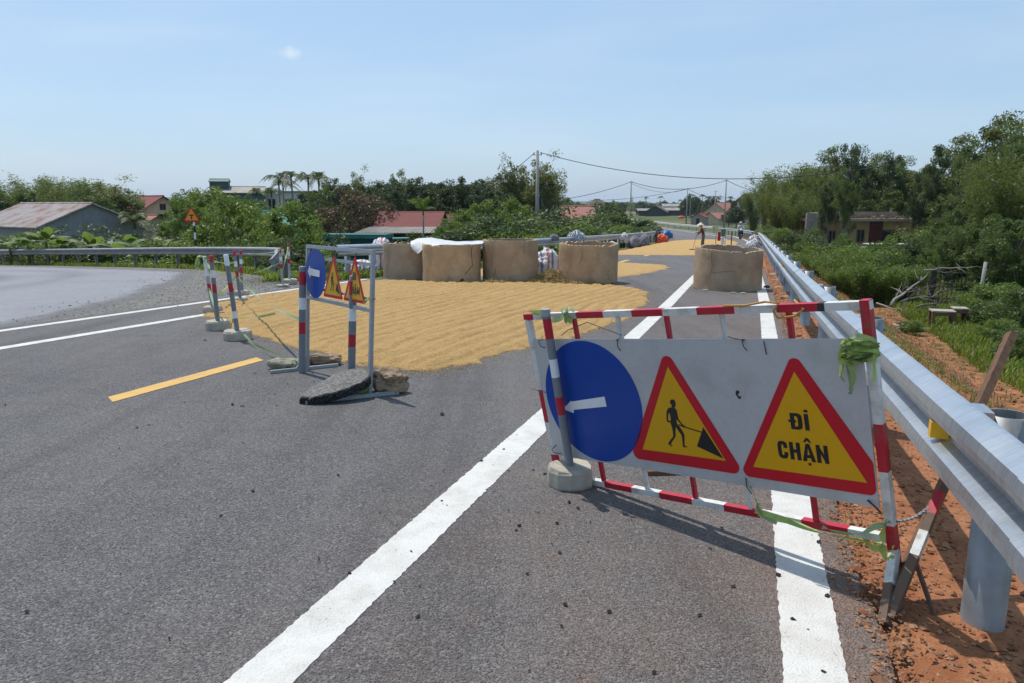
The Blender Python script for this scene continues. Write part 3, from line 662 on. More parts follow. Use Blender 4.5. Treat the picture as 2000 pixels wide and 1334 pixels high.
for i in range(2600):
    s = 1.2 + 12 * r6.random() ** 1.5; t = .53 + r6.normal() * .06; q = U * s + V * t; pts.append((q[0], q[1], float(zroad(s)) + .002)); sz.append(.003 + abs(r6.normal()) * .005)
pebbles('edge_grit', np.array(pts), sz, M['stone'], 'grit spilled along the crumbling right edge of the asphalt', 5)
pts = []; sz = []
ed = edge[:46]
while len(pts) < 2600:
    i = r6.integers(0, 30); k = r6.random() ** 1.4; p = edge[i] * (1 - k) + inner[i] * k + r6.normal(0, .4, 2)
    t = V @ p
    if t > -9.75 or t < np.interp(U @ p, [5, 7.7, 9.1, 12, 17.6, 24], [-10.2, -10.6, -11.2, -12.9, -17, -22]) + r6.normal() * .5: continue
    pts.append((p[0], p[1], 0)); sz.append(.006 + abs(r6.normal()) * .007)
arr = np.array(pts); arr[:, 2] = zside(arr[:, 0], arr[:, 1]) - .002
pebbles('grey_gravel', arr, sz, M['gravel'], 'loose grey gravel in the nose between the two roads', 4)

# ================================================================ guardrails
WPROF = [(.0, .155), (.018, .152), (.076, .120), (.084, .085), (.076, .055), (.012, .022), (.008, 0), (.012, -.022), (.076, -.055), (.084, -.085), (.076, -.120), (.018, -.152), (.0, -.155)]
def beam_section(pts, side, material, parent, lift=0.0):
    """pts: points on the beam's back, at mid height; side: unit vectors towards the road"""
    m = MB(); k = len(WPROF); vs = []; fs = []
    loop = [(d, h) for d, h in WPROF] + [(d - .004, h) for d, h in WPROF[::-1]]; n = len(loop)
    for p, s in zip(pts, side):
        for d, h in loop: vs.append(Vector(p) + Vector((s[0], s[1], 0)) * (d + lift) + Vector((0, 0, h)))
    for i in range(len(pts) - 1):
        for j in range(n): fs.append((i * n + j, i * n + (j + 1) % n, (i + 1) * n + (j + 1) % n, (i + 1) * n + j))
    fs += [tuple(range(n)), tuple((len(pts) - 1) * n + j for j in range(n - 1, -1, -1))]
    m.add(vs, fs); o = m.build('rail', material, parent)
    me = o.data
    for p in me.polygons: p.use_smooth = len(p.vertices) == 4
    me.set_sharp_from_angle(angle=R_(24))
    return o
def post_mesh(r, h, material):
    m = MB(); n = 20; prof = [(r, -.35), (r, h), (r - .006, h), (r - .006, h - 1.1)]
    vs = [(q * math.cos(2 * math.pi * j / n), q * math.sin(2 * math.pi * j / n), z) for q, z in prof for j in range(n)]
    fs = [(i * n + j, i * n + (j + 1) % n, (i + 1) * n + (j + 1) % n, (i + 1) * n + j) for i in range(3) for j in range(n)] + [tuple(3 * n + j for j in range(n))]
    m.add(vs, fs); me = m.mesh('post', material)
    for p in me.polygons: p.use_smooth = len(p.vertices) == 4 and p.index < n
    return me
POST = post_mesh(.076, .80, M['galv_dull'])
POST_OLD = post_mesh(.06, .70, M['post_dark'])
bm_ = MB(); bm_.box((0, 0, 0), (.14, .11, .2)); bm_.box((0, -.05, .075), (.18, .012, .03)); BLOCK = bm_.mesh('spacer_block', M['galv'])
bt = MB(); bt.tube([(0, 0, 0), (0, -.035, 0)], .014, 6); BOLT = bt.mesh('bolt', M['galv_dull'])
rf = MB(); rf.add([(-.035, 0, .03), (.035, 0, .03), (.035, 0, -.03), (-.035, 0, -.03), (-.02, -.06, .03), (.02, -.06, .03), (.02, -.06, -.03), (-.02, -.06, -.03)], [(0, 1, 5, 4), (3, 7, 6, 2), (4, 5, 6, 7), (0, 4, 7, 3), (1, 2, 6, 5)])
M['reflector'] = m_worn('amber_reflector', (.80, .42, .01), .3, .1); REFL = rf.mesh('reflector', M['reflector'])
def guardrail(label, path, side, ztop, seglen, post_every, beam=M['galv'], reflect=0, post_off=0.0, cat='guardrail', first=0.0, post=None):
    """path (n,2) front of beam, side (n,2) towards the road, ztop (n) beam top"""
    d = np.concatenate([[0], np.cumsum(np.linalg.norm(np.diff(path, axis=0), axis=1))]); tot = d[-1]
    def ev(q):
        p = np.array([np.interp(q, d, path[:, 0]), np.interp(q, d, path[:, 1])]); s = np.array([np.interp(q, d, side[:, 0]), np.interp(q, d, side[:, 1])]); s /= np.linalg.norm(s)
        return p, s, float(np.interp(q, d, ztop))
    p0, s0, z0 = ev(0); g0 = thing('guardrail', label, cat, (p0[0], p0[1], z0 - .87)); org = Vector((p0[0], p0[1], z0 - .87))
    q = 0; i = 0
    while q < tot - .1:
        e = min(q + seglen + .12, tot); n = max(2, int((e - q) / .5) + 1); n = min(n, 14); qs = np.linspace(q, e, n); P_, S_ = [], []
        for x in qs:
            p, s, z = ev(x); P_.append(Vector((p[0] - s[0] * .084, p[1] - s[1] * .084, z - .155)) - org); S_.append(s)
        beam_section(P_, S_, beam, g0, .004 if i % 2 else 0); q += seglen; i += 1
    q = first; i = 0
    while q < tot:
        p, s, z = ev(q); b = Vector((p[0] - s[0] * (.084 + .12 + .062), p[1] - s[1] * (.084 + .12 + .062), z - .87)); rz = math.atan2(s[1], s[0]) + math.pi / 2
        o = link('post', post or POST, g0); o.location = b - org; 
        bl_ = link('spacer_block', BLOCK, g0); bl_.location = Vector((p[0] - s[0] * .148, p[1] - s[1] * .148, z - .155)) - org; bl_.rotation_euler = (0, 0, rz)
        if q < 26 or i % 2 == 0:
            bo = link('bolt', BOLT, g0); bo.location = Vector((b.x - s[0] * .066, b.y - s[1] * .066, z - .155)) - org; bo.rotation_euler = (0, 0, rz + math.pi)
            bo.rotation_euler = (0, 0, math.atan2(-s[1], -s[0]) + math.pi / 2)
        if reflect and i % reflect == 0:
            rr_ = link('reflector', REFL, g0); rr_.location = Vector((p[0] - s[0] * .072, p[1] - s[1] * .072, z - .150)) - org; rr_.rotation_euler = (0, 0, rz)
        q += post_every if q < 60 else post_every; i += 1
    return g0
# right-hand rail
sA = np.concatenate([np.arange(-3.95, 30, .5), np.arange(30, 58, 2)]); tA = np.interp(sA, [-4, 1.5, 3, 5, 8, 10, 14, 20, 30, 45, 58], [.80, .705, .672, .642, .585, .56, .525, .485, .43, .36, .28])
pA = np.stack([U[0] * sA + V[0] * tA, U[1] * sA + V[1] * tA], -1); sdA = np.repeat(-V[None], len(sA), 0)
iF = np.argmax(np.linalg.norm(eR, axis=1) > 58); fR = eR[iF + 1:]; tan = np.gradient(fR, axis=0); tan /= np.linalg.norm(tan, axis=1, keepdims=True); nR = np.stack([tan[:, 1], -tan[:, 0]], -1)
sel = fR[:, 1] < 105
pR = np.vstack([pA, (fR + nR * .14)[sel]]); sR = np.vstack([sdA, -nR[sel]])
guardrail('long shiny steel guardrail running along the right edge of the road', pR, sR, zs(pR) + .88, 3.0, 3.0, reflect=4, first=7.05 - 0.0)
sel2 = (fR[:, 1] > 108) & (fR[:, 1] < 300); pF = (fR + nR * .14)[sel2]
guardrail('distant guardrail along the far bend, behind the woman with the hat', pF, -nR[sel2], zs(pF) + .95, 8.0, 6.0, M['white'])
# left-hand rail of the main road
sB = np.concatenate([np.arange(17.35, 30, .5), np.arange(30, 58, 2)]); tB = np.interp(sB, [17.3, 20, 24, 30, 45, 58], [-10.5, -9.85, -8.9, -7.9, -7.5, -7.5])
pB = np.stack([U[0] * sB + V[0] * tB, U[1] * sB + V[1] * tB], -1); gB = np.gradient(pB, axis=0); gB /= np.linalg.norm(gB, axis=1, keepdims=True); nB = np.stack([gB[:, 1], -gB[:, 0]], -1)
jF = np.argmax(np.linalg.norm(eL, axis=1) > 59); fL = eL[jF + 1:]; tL_ = np.gradient(fL, axis=0); tL_ /= np.linalg.norm(tL_, axis=1, keepdims=True); nL = np.stack([tL_[:, 1], -tL_[:, 0]], -1)
sel = fL[:, 1] < 170
pL = np.vstack([pB, (fL - nL * .5)[sel]]); sLd = np.vstack([nB, nL[sel]])
guardrail('steel guardrail behind the concrete rings on the left of the road', pL, sLd, zs(pL) + .87, 3.0, 3.0, first=.6)
# curved rail of the side road
sr2 = sr[(sr[:, 0] > -60)]; tg = np.gradient(sr2, axis=0); tg /= np.linalg.norm(tg, axis=1, keepdims=True); nn = np.stack([tg[:, 1], -tg[:, 0]], -1); nn *= np.sign((nn * (np.array([-16., 14.]) - sr2)).sum(1, keepdims=True))
curl = np.array([(-6.02, 18.35), (-6.0, 18.75)])
pS = np.vstack([curl, sr2]); nS = np.vstack([[(-1, .1)], [(-1, 0)], nn]); zS = zside(pS[:, 0], pS[:, 1]) + .84; zS[0] -= .22; zS[1] -= .12
guardrail('weathered grey guardrail curving round the side road', pS, nS, zS, 2.0, 2.0, M['rail_dull'], first=1.1, post=POST_OLD)

# ================================================================ front barrier
def frame_thing(name, label, cat, B, e, up):
    e = Vector(e).normalized(); up = Vector(up); up = (up - e * up.dot(e)).normalized(); y = up.cross(e)
    o = thing(name, label, cat, (0, 0, 0)); o.matrix_world = Matrix(((e.x, y.x, up.x, B[0]), (e.y, y.y, up.y, B[1]), (e.z, y.z, up.z, B[2]), (0, 0, 0, 1))); return o
def banded(name, parent, axis, const, cuts, cols, w, mats, extra=None):
    """a square tube in the frame's plane with painted bands; axis 'a' or 'h'"""
    m = MB()
    for (p, q), c in zip(zip(cuts[:-1], cuts[1:]), cols):
        ctr = ((p + q) / 2, 0, const) if axis == 'a' else (const, 0, (p + q) / 2)
        m.box(ctr, ((q - p), w, w) if axis == 'a' else (w, w, (q - p)), None, c)
    return m.build(name, mats, parent)
def flat(name, parent, poly, y0, y1, material):
    """outline in (a,h); y0 is the back, y1 the face nearer the viewer (smaller y)"""
    m = MB(); m.prism(poly, y1, y0, lambda a, b, c: Vector((a, c, b))); return m.build(name, material, parent)
def circle(cx, cy, r, n=64): return [(cx + r * math.cos(2 * math.pi * i / n), cy + r * math.sin(2 * math.pi * i / n)) for i in range(n)]
def rounded(tri, r, n=6):
    out = []; k = len(tri)
    for i in range(k):
        p = Vector(tri[i]); a = (Vector(tri[i - 1]) - p).normalized(); b = (Vector(tri[(i + 1) % k]) - p).normalized()
        an = a.angle(b); d = r / math.tan(an / 2); c = p + (a + b).normalized() * (r / math.sin(an / 2)); p0 = p + a * d - c; p1 = p + b * d - c
        for j in range(n + 1):
            t = j / n; v = (p0 * (1 - t) + p1 * t).normalized() * r; out.append(tuple(c + v))
    return out
def xf(poly, fa, fh): return [(fa(a), fh(h)) for a, h in poly]
WORKER = dict(head=[(.943, .607), (.955, .605), (.96, .593), (.957, .572), (.95, .566), (.933, .565), (.934, .577), (.927, .587), (.929, .598), (.936, .605)],
    torso=[(.934, .566), (.95, .564), (.96, .552), (.96, .529), (.962, .51), (.948, .502), (.947, .489), (.953, .473), (.939, .463), (.914, .461), (.91, .486), (.917, .508), (.914, .536), (.907, .532), (.901, .514), (.898, .497), (.912, .491), (.908, .486), (.893, .486), (.889, .495), (.894, .528), (.9, .546), (.91, .558), (.921, .563)],
    arm=[(.956, .511), (.963, .506), (.982, .48), (.994, .475), (.992, .467), (.984, .467), (.973, .472), (.956, .475), (.957, .481), (.974, .477), (.968, .487), (.951, .504)],
    leg1=[(.915, .465), (.937, .465), (.93, .437), (.928, .415), (.918, .404), (.891, .373), (.897, .359), (.893, .359), (.874, .372), (.883, .382), (.914, .414), (.916, .44)],
    leg2=[(.938, .467), (.956, .475), (.973, .449), (.981, .428), (.976, .395), (.971, .373), (.989, .366), (.965, .362), (.962, .37), (.965, .405), (.965, .426), (.952, .443)],
    stick=[(.991, .472), (1.082, .455), (1.08, .45), (.989, .467)], heap=[(1.097, .478), (1.18, .332), (1.045, .377)])
def worker(parent, y0, y1, fa=lambda a: a, fh=lambda h: h):
    m = MB()
    for i, (k_, p) in enumerate(WORKER.items()): m.prism(xf(p, fa, fh), y1 - .00012 * i, y0, lambda a, b, c: Vector((a, c, b)))
    return m.build('digging_worker_pictogram', M['black'], parent)
def glyphs(text, a0, a1, h0, h1, parent, y0, y1):
    """bold condensed capitals built from outlines; one mesh per word"""
    W = {'I': .34, 'C': .62, 'H': .66, 'A': .70, 'N': .68, 'D': .66, 'M': .86}; t = .24
    seq = {'DI': 'DI', 'CHAN': 'CHAN', 'CHAM': 'CHAM'}[text]; gap = .12; tot = sum(W[c] for c in seq) + gap * (len(seq) - 1); k = (a1 - a0) / tot; H_ = h1 - h0; x = a0
    m = MB(); fr = lambda a, b, c: Vector((a, c, b)); dep = [0]
    def P_(*pl):
        dep[0] += 1; m.prism([(x + u * k, h0 + v * H_) for u, v in pl], y1 - .0001 * (dep[0] % 7), y0, fr)
    for ch in seq:
        w = W[ch]
        if ch in 'DI':
            P_((0, 0), (t, 0), (t, 1), (0, 1))
        if ch == 'D':
            P_((t * .9, 0), (w * .72, 0), (w * .95, .1), (w, .28), (w, .72), (w * .95, .9), (w * .72, 1), (t * .9, 1), (t * .9, .82), (w * .55, .82), (w - t, .7), (w - t, .3), (w * .55, .18), (t * .9, .18))
            P_((-.12, .44), (w * .48, .44), (w * .48, .57), (-.12, .57))
        if ch == 'I' and text == 'DI': P_((.02, 1.1), (t, 1.1), (t * .95, 1.26), (.04, 1.26))
        if ch == 'C':
            P_((w, .62), (w, .75), (w * .92, .92), (w * .7, 1), (w * .3, 1), (w * .08, .92), (0, .72), (0, .28), (w * .08, .08), (w * .3, 0), (w * .7, 0), (w * .92, .08), (w, .25), (w, .38), (w - t, .38), (w - t, .24), (w * .5, .17), (t, .26), (t, .74), (w * .5, .83), (w - t, .76), (w - t, .62))
        if ch in 'HNM':
            P_((0, 0), (t, 0), (t, 1), (0, 1)); P_((w - t, 0), (w, 0), (w, 1), (w - t, 1))
        if ch == 'H': P_((t * .9, .41), (w - t * .9, .41), (w - t * .9, .6), (t * .9, .6))
        if ch == 'N': P_((t * .7, 1), (t * .2, .9), (w - t * .7, 0), (w - t * .2, .1))
        if ch == 'M': P_((t * .6, 1), (t * .4, .8), (w / 2 - .06, .12), (w / 2 + .06, .12), (w - t * .4, .8), (w - t * .6, 1), (w / 2, .42))
        if ch == 'A':
            P_((-.04, 0), (t * .85, 0), (w * .5, .78), (w - t * .85, 0), (w + .04, 0), (w * .66, 1), (w * .34, 1)); P_((t * .75, .2), (w - t * .75, .2), (w - t * .95, .37), (t * .95, .37))
            P_((w * .14, 1.07), (w * .34, 1.07), (w * .5, 1.18), (w * .66, 1.07), (w * .86, 1.07), (w * .6, 1.32), (w * .4, 1.32)); P_((w * .38, -.22), (w * .62, -.22), (w * .62, -.08), (w * .38, -.08))
        x += (w + gap) * k
    return m.build('lettering', M['black'], parent)
BAR = frame_thing('road_barrier', 'large red and white barrier with a white sign board in the right foreground', 'barrier', (.297, 4.269, -.184), (.6624, -.7368, .1354), (-.193, .0067, .9812))
BAR.matrix_world = BAR.matrix_world @ Matrix.Scale(1.02, 4)
RW = [M['red'], M['white'], M['dark']]
cuts = [-.02, .06, .213, .393, .583, .769, .957, 1.148, 1.342, 1.538, 1.713, 1.743, 1.918]
banded('top_rail', BAR, 'a', 1.035, cuts, [0, 1, 1, 0, 1, 0, 1, 0, 1, 0, 2, 1], .033, RW)
banded('bottom_rail', BAR, 'a', .066, [-.02, .19, .373, .566, .748, .949, 1.131, 1.32, 1.52, 1.725, 1.878], [0, 1, 0, 1, 0, 1, 0, 1, 0, 1][::-1][::1] if False else [0, 1, 0, 1, 0, 1, 0, 1, 0, 1], .032, RW)
banded('side_post', BAR, 'h', 0, [0, .045, .2, .4, .6, .8, 1.014], [1, 0, 1, 0, 1, 1], .032, RW)
banded('side_post', BAR, 'h', 1.898, [-.05, .13, .36, .56, .86, 1.056], [0, 1, 0, 1, 0], .036, RW)
for a, c in ((.36, 0), (.665, 1), (.965, 0), (1.268, 1), (1.583, 0)): banded('upright', BAR, 'h', a, [.082, 1.018], [c], .020, RW)
# the board is a sheet with a torn hole
def sheet_with_hole(name, outer, hole, y0, y1, material, parent):
    cu = bpy.data.curves.new(name, 'CURVE'); cu.dimensions = '2D'; cu.fill_mode = 'BOTH'; cu.extrude = (y0 - y1) / 2
    for pl in (outer, hole):
        sp = cu.splines.new('POLY'); sp.points.add(len(pl) - 1); sp.use_cyclic_u = True
        for q, (a, h) in zip(sp.points, pl): q.co = (a, h, 0, 1)
    ob = bpy.data.objects.new(name, cu); me = bpy.data.meshes.new_from_object(ob); bpy.data.objects.remove(ob)
    me.transform(Matrix(((1, 0, 0, 0), (0, 0, -1, (y0 + y1) / 2), (0, 1, 0, 0), (0, 0, 0, 1)))); me.materials.clear(); me.materials.append(material); o = link(name, me, parent); return o
hole = [(1.292, .652), (1.297, .668), (1.308, .672), (1.318, .664), (1.326, .655), (1.322, .640), (1.312, .628), (1.302, .632), (1.298, .643)]
board = sheet_with_hole('sign_board', [(.03, .208), (1.872, .208), (1.876, .9), (1.874, .908), (.034, .908)], hole, -.019, -.027, M['board'], BAR)
hb_ = MB(); hb_.prism([(1.285, .66), (1.30, .676), (1.32, .672), (1.331, .655), (1.325, .632), (1.31, .62), (1.295, .63)], -.022, -.020, lambda a, b, c: Vector((a, c, b))); hb_.build('dark_hole_sheet', M['dark'], board)  # added dark sheet; the torn hole's darkness is put into its colour
fl = MB(); fl.add([(1.318, -.0275, .664), (1.326, -.0275, .655), (1.322, -.0275, .640), (1.313, -.040, .652)], [(0, 1, 3), (1, 2, 3)]); fl.build('torn_flap', M['board'], board)
d0 = flat('blue_disc', BAR, circle(.402, .558, .342), -.0272, -.0292, M['blue'])
flat('left_arrow', d0, [(.176, .501), (.250, .554), (.254, .550), (.505, .594), (.508, .539), (.258, .502), (.254, .482)], -.0293, -.0303, M['sign_white'])
t1 = flat('warning_triangle', BAR, rounded([(.948, .862), (.612, .262), (1.282, .262)], .035), -.0272, -.0292, M['sign_red'])
flat('yellow_field', t1, [(.948, .771), (.704, .321), (1.192, .321)], -.0293, -.0303, M['sign_yellow']); worker(t1, -.0304, -.0314)
t2 = flat('warning_triangle', BAR, rounded([(1.592, .856), (1.256, .258), (1.868, .258), (1.868, .40)], .03), -.0272, -.0294, M['sign_red'])
flat('yellow_field', t2, [(1.588, .768), (1.332, .311), (1.836, .311)], -.0295, -.0303, M['sign_yellow'])
glyphs('DI', 1.542, 1.632, .512, .585, t2, -.0304, -.0312); glyphs('CHAN', 1.466, 1.690, .372, .452, t2, -.0304, -.0312)
# splayed leg under the right end
inv = BAR.matrix_world.inverted(); L_ = lambda p: inv @ Vector(p)
def leg(pts, w, cols, name='leg', h=None):
    m = MB()
    for (a, b), c in zip(zip(pts[:-1], pts[1:]), cols): m.bar(L_(a), L_(b), w, h or w, (0, 1, 0), c)
    return m.build(name, [M['red'], M['white'], M['rust'], M['board']], BAR)
Acr = BAR.matrix_world @ Vector((1.898, 0, .0)); ft = gp(1728, 1206); ft.z -= .03
mid_ = Acr.lerp(ft, .45)
leg([Acr + Vector((0, 0, .02)), mid_, ft], .034, [1, 2])
st_top = at(1838, 958, 2.95); ftb = gp(1738, 1200); ftb.z -= .02
leg([ftb, ftb.lerp(st_top, .47), ftb.lerp(st_top, .66), ftb.lerp(st_top, .80), st_top.lerp(ftb, .02)], .034, [2, 1, 2, 0], 'leg')
ftc = gp(1826, 1188); ftc.z -= .03
leg([ftb.lerp(st_top, .46), ftc], .014, [2], 'brace')
gpl = MB(); a_, b_2, c_ = L_(ftb + Vector((.02, .03, .06))), L_(ftb.lerp(st_top, .40) + Vector((.05, .02, 0))), L_(ftb.lerp(st_top, .33))
gpl.add([a_, b_2, c_, a_ + Vector((0, .004, 0)), b_2 + Vector((0, .004, 0)), c_ + Vector((0, .004, 0))], [(0, 1, 2), (5, 4, 3), (0, 3, 4, 1), (1, 4, 5, 2), (2, 5, 3, 0)]); gpl.build('gusset', M['white'], BAR)
# wire ties
wt = np.random.default_rng(8)
def wire_tie(pts, r=.0022): MB().tube([Vector(p) for p in pts], r, 5).build('wire_tie', M['dark'], BAR, True)
wire_tie([(.66, -.03, .90), (.70, -.035, .93), (.62, -.04, .96), (.48, -.03, 1.00), (.40, -.03, .98), (.33, -.03, .96), (.27, -.03, .93)]); wire_tie([(.66, -.03, .91), (.665, -.04, .87), (.68, -.04, .85)])
wire_tie([(.12, -.03, .91), (.09, -.04, .90), (.10, -.04, .87), (.13, -.035, .86)]); wire_tie([(.08, -.05, .60), (.02, -.05, .605), (-.05, -.03, .61)]); wire_tie([(1.37, -.03, .91), (1.375, -.04, .88), (1.39, -.04, .86)]); wire_tie([(1.30, -.03, .92), (1.35, -.05, .915), (1.38, -.03, .905), (1.37, -.04, .90)])
wire_tie([(1.47, -.031, .90), (1.472, -.031, .87), (1.474, -.031, .84)], .002); wire_tie([(1.285, -.03, .25), (1.29, -.04, .21), (1.31, -.04, .18)], .0025); wire_tie([(.06, -.03, .27), (.04, -.05, .25), (.05, -.05, .23), (.09, -.03, .22)]); wire_tie([(1.83, -.03, .235), (1.86, -.045, .222), (1.885, -.05, .20)], .004)
M['cord'] = m_worn('orange_cord', (.42, .22, .05), .7, .2)
co = MB(); co.tube([(1.30, -.03, 1.06), (1.40, -.02, 1.055), (1.50, -.03, 1.07), (1.56, -.03, 1.06), (1.535, -.035, 1.03), (1.55, -.035, 1.0), (1.62, -.03, 1.005), (1.66, -.02, 1.03), (1.60, .025, 1.06)], .005, 6); co.build('cord_wrap', M['cord'], BAR, True)
ch = MB()
for i in range(26):
    p = Vector((1.90, -.02, .15)).lerp(L_(ftb.lerp(st_top, .93)), i / 25); p.z -= math.sin(i / 25 * math.pi) * .03; q = Vector((.011, 0, .004)) if i % 2 else Vector((.006, .011, -.002))
    ch.tube([p - q, p, p + q], [.003, .006, .003], 5)
ch.build('chain', M['galv_dull'], BAR)

# ---- ribbons of green warning tape
def ribbon(name, label, paths, width=.035, group=None, base=None):
    m = MB(); r = np.random.default_rng(len(label))
    for pts in paths:
        P_ = [Vector(p) for p in pts]; cm = [P_[0]] + P_ + [P_[-1]]; out = []
        for i in range(1, len(cm) - 2):
            a, b, c, d = cm[i - 1:i + 3]
            for t in [j / 6 for j in range(6)]: out.append(.5 * ((2 * b) + (c - a) * t + (2 * a - 5 * b + 4 * c - d) * t * t + (3 * b - a - 3 * c + d) * t ** 3))
        out.append(P_[-1]); side = []; ph = r.random() * 6.28; k_ = r.uniform(.25, .6)
        for i, p in enumerate(out):
            d = (out[min(i + 1, len(out) - 1)] - out[max(i - 1, 0)]); d = d.normalized() if d.length > 1e-6 else Vector((1, 0, 0)); u = d.cross(Vector((0, 0, 1))); u = u.normalized() if u.length > .05 else Vector((1, 0, 0)); v = d.cross(u)
            an = ph + math.sin(i * .17 * k_ * 3 + ph) * 1.0; side.append(u * math.cos(an) + v * math.sin(an))
        m.strip(out, side, width)
    c = Vector(base) if base is not None else Vector(paths[0][0]); m.v = [tuple(Vector(p) - c) for p in m.v]
    o = m.build(name, M['tape'], None, True); o.location = c; return tag(o, label, 'tape', group)
rt = np.random.default_rng(17); W3 = lambda a, y, h: BAR.matrix_world @ Vector((a, y, h)); paths = []
for i in range(16):
    ca, chh = 1.872 + rt.normal() * .010, .875 + rt.normal() * .012; ph = rt.random() * 6.28; ra, rh = rt.uniform(.035, .07), rt.uniform(.02, .042); rot = rt.normal() * .35; p = []
    for j in range(rt.integers(6, 10)):
        an = ph + j * rt.uniform(.7, .95); x, z = math.cos(an) * ra, math.sin(an) * rh; p.append(W3(ca + x * math.cos(rot) - z * math.sin(rot), -.05 + math.sin(an * 1.3) * .03 + rt.normal() * .008, chh + x * math.sin(rot) + z * math.cos(rot) + rt.normal() * .006))
    paths.append(p)
for a, l in ((1.835, .16), (1.85, .13), (1.815, .11), (1.93, .10), (1.80, .09)): paths.append([W3(a + rt.normal() * .006, -.07 + rt.normal() * .01, .86 - l * k_ + .01 * math.sin(k_ * 6)) for k_ in (0, .35, .7, 1)])
ribbon('tape_bundle', 'thick tangle of green tape knotted on the upper right corner of the large barrier', paths, .017)
ribbon('tape_tie', 'green tape wound round the top left corner of the large barrier', [[W3(.10, -.05, 1.06), W3(.17, -.045, 1.05), W3(.24, -.04, 1.02), W3(.33, -.035, 1.035), W3(.36, -.05, 1.06), W3(.33, -.04, 1.08)], [W3(.33, -.04, 1.0), W3(.35, -.05, 1.04), W3(.37, -.04, 1.08), W3(.40, -.03, 1.06)], [W3(.31, -.03, 1.07), W3(.34, -.05, 1.03), W3(.39, -.05, 1.01)], [W3(.06, -.05, 1.075), W3(.12, -.055, 1.07), W3(.15, -.03, 1.06)]], .028)
ribbon('tape_tie', 'green tape trailing from the lower right corner of the large barrier', [[W3(1.90, -.05, .15), W3(1.86, -.06, .14), W3(1.80, -.07, .10), W3(1.72, -.09, .10), W3(1.66, -.10, .115)], [W3(1.90, -.04, .17), W3(1.88, -.05, .10), W3(1.875, -.05, .03), W3(1.90, -.05, -.01), W3(1.915, -.04, .06)], [W3(1.87, -.04, .06), W3(1.78, -.045, .055), W3(1.62, -.045, .055), W3(1.45, -.045, .085), W3(1.32, -.045, .10)], [W3(1.89, -.05, .05), W3(1.84, -.055, .04), W3(1.80, -.05, .075)]], .026)
ribbon('tape_tie', 'short frayed tape hanging below the middle of the large barrier board', [[W3(1.30, -.03, .21), W3(1.325, -.04, .17), W3(1.33, -.04, .12), W3(1.36, -.045, .08), W3(1.42, -.045, .06)], [W3(1.335, -.04, .14), W3(1.35, -.05, .10), W3(1.34, -.05, .08)]], .02)

# ================================================================ bollards
BANDS = [(0, .37, 0), (.37, .48, 1), (.48, .60, 0), (.60, .71, 2), (.71, .83, 0), (.83, .95, 1), (.95, 1.0, 0)]
def bollard(label, base, top, r=.038, block=(.17, .10), grey=None, hexa=0, group='striped posts on concrete feet', bands=BANDS, block_mat=None, blk=True, seed=0):
    base = Vector(base); top = Vector(top); rs = np.random.default_rng(seed + 50)
    o = thing('bollard', label, 'bollard', base, 0, group); d = top - base; bh = block[1] if blk else 0; p0 = Vector((0, 0, bh)) * .6 if blk else Vector((0, 0, .004))
    ax = (d - p0).normalized(); L = (d - p0).length; rot = ax.to_track_quat('Z', 'Y').to_matrix(); m = MB(); n = 18
    for a, b, c in bands:
        prof = [(r, a * L), (r, b * L)] if b < 1 else [(r, a * L), (r, L - .006), (r - .006, L)]
        vs = []; k_ = len(prof)
        for q, z in prof: vs += [p0 + rot @ Vector((q * math.cos(2 * math.pi * j / n), q * math.sin(2 * math.pi * j / n), z)) for j in range(n)]
        fs = [(i * n + j, i * n + (j + 1) % n, (i + 1) * n + (j + 1) % n, (i + 1) * n + j) for i in range(k_ - 1) for j in range(n)]
        if b == 1.0: fs.append(tuple((k_ - 1) * n + j for j in range(n)))
        m.add(vs, fs, c)
    post = m.build('post', [grey or M['grey_post'], M['red'], M['sign_white']], o)
    for p in post.data.polygons: p.use_smooth = len(p.vertices) == 4
    if blk:
        m = MB(); n = hexa or 26; prof = [(.96, 0), (1.0, .12), (.99, .80), (.92, 1.0)]; ph = rs.random() * 6; vs = []; w = [1 + rs.normal() * (.06 if hexa else .02) for _ in range(n)]
        for q, z in prof: vs += [(q * block[0] * w[j] * math.cos(2 * math.pi * j / n + ph), q * block[0] * w[j] * math.sin(2 * math.pi * j / n + ph), z * bh * (1 + rs.normal() * .03)) for j in range(n)]
        k_ = len(prof); fs = [(i * n + j, i * n + (j + 1) % n, (i + 1) * n + (j + 1) % n, (i + 1) * n + j) for i in range(k_ - 1) for j in range(n)] + [tuple((k_ - 1) * n + j for j in range(n))]
        m.add(vs, fs); m.build('concrete_foot', block_mat or M['conc'], o)
    return o
b0 = gp(1115, 945)
FB = bollard('grey post with red and white bands on a chipped concrete foot beside the large barrier', b0, at(1065, 605, b0.y - .03), .024, (.13, .115), hexa=11, seed=3)
tp = MB(); top_b = at(1065, 605, b0.y - .03) - b0
tp.tube([top_b * .985 + Vector((0, 0, -.02)), top_b * 1.0 + Vector((0, 0, .004))], [.0275, .027], 14); tp.build('tape_wrap', M['silver_post'], FB)
LB = [((416, 611), (399, 500), 'leaning silver post topped by a loose green bow, farther of the two leftmost posts', M['silver_post']), ((427, 644), (412, 499), 'red topped grey post on a thick square looking foot, second from the left', M['grey_post']), ((465, 663), (441, 497), 'tall leaning grey post nearest the camera at the edge of the rice', M['grey_post']),
      ((470, 592), (457, 490), 'red topped post on a foot standing on the white line left of the rice', M['grey_post']), ((473, 576), (470, 489), 'thin dark post just behind the others beyond the left white line', M['grey_post']),
      ((552, 558), (547, 487), 'post with a small plate foot near the end of the curved guardrail', M['silver_post']), ((566, 552), (563, 476), 'tallest far post on a round foot against the roadside weeds', M['silver_post'])]
LBP = []
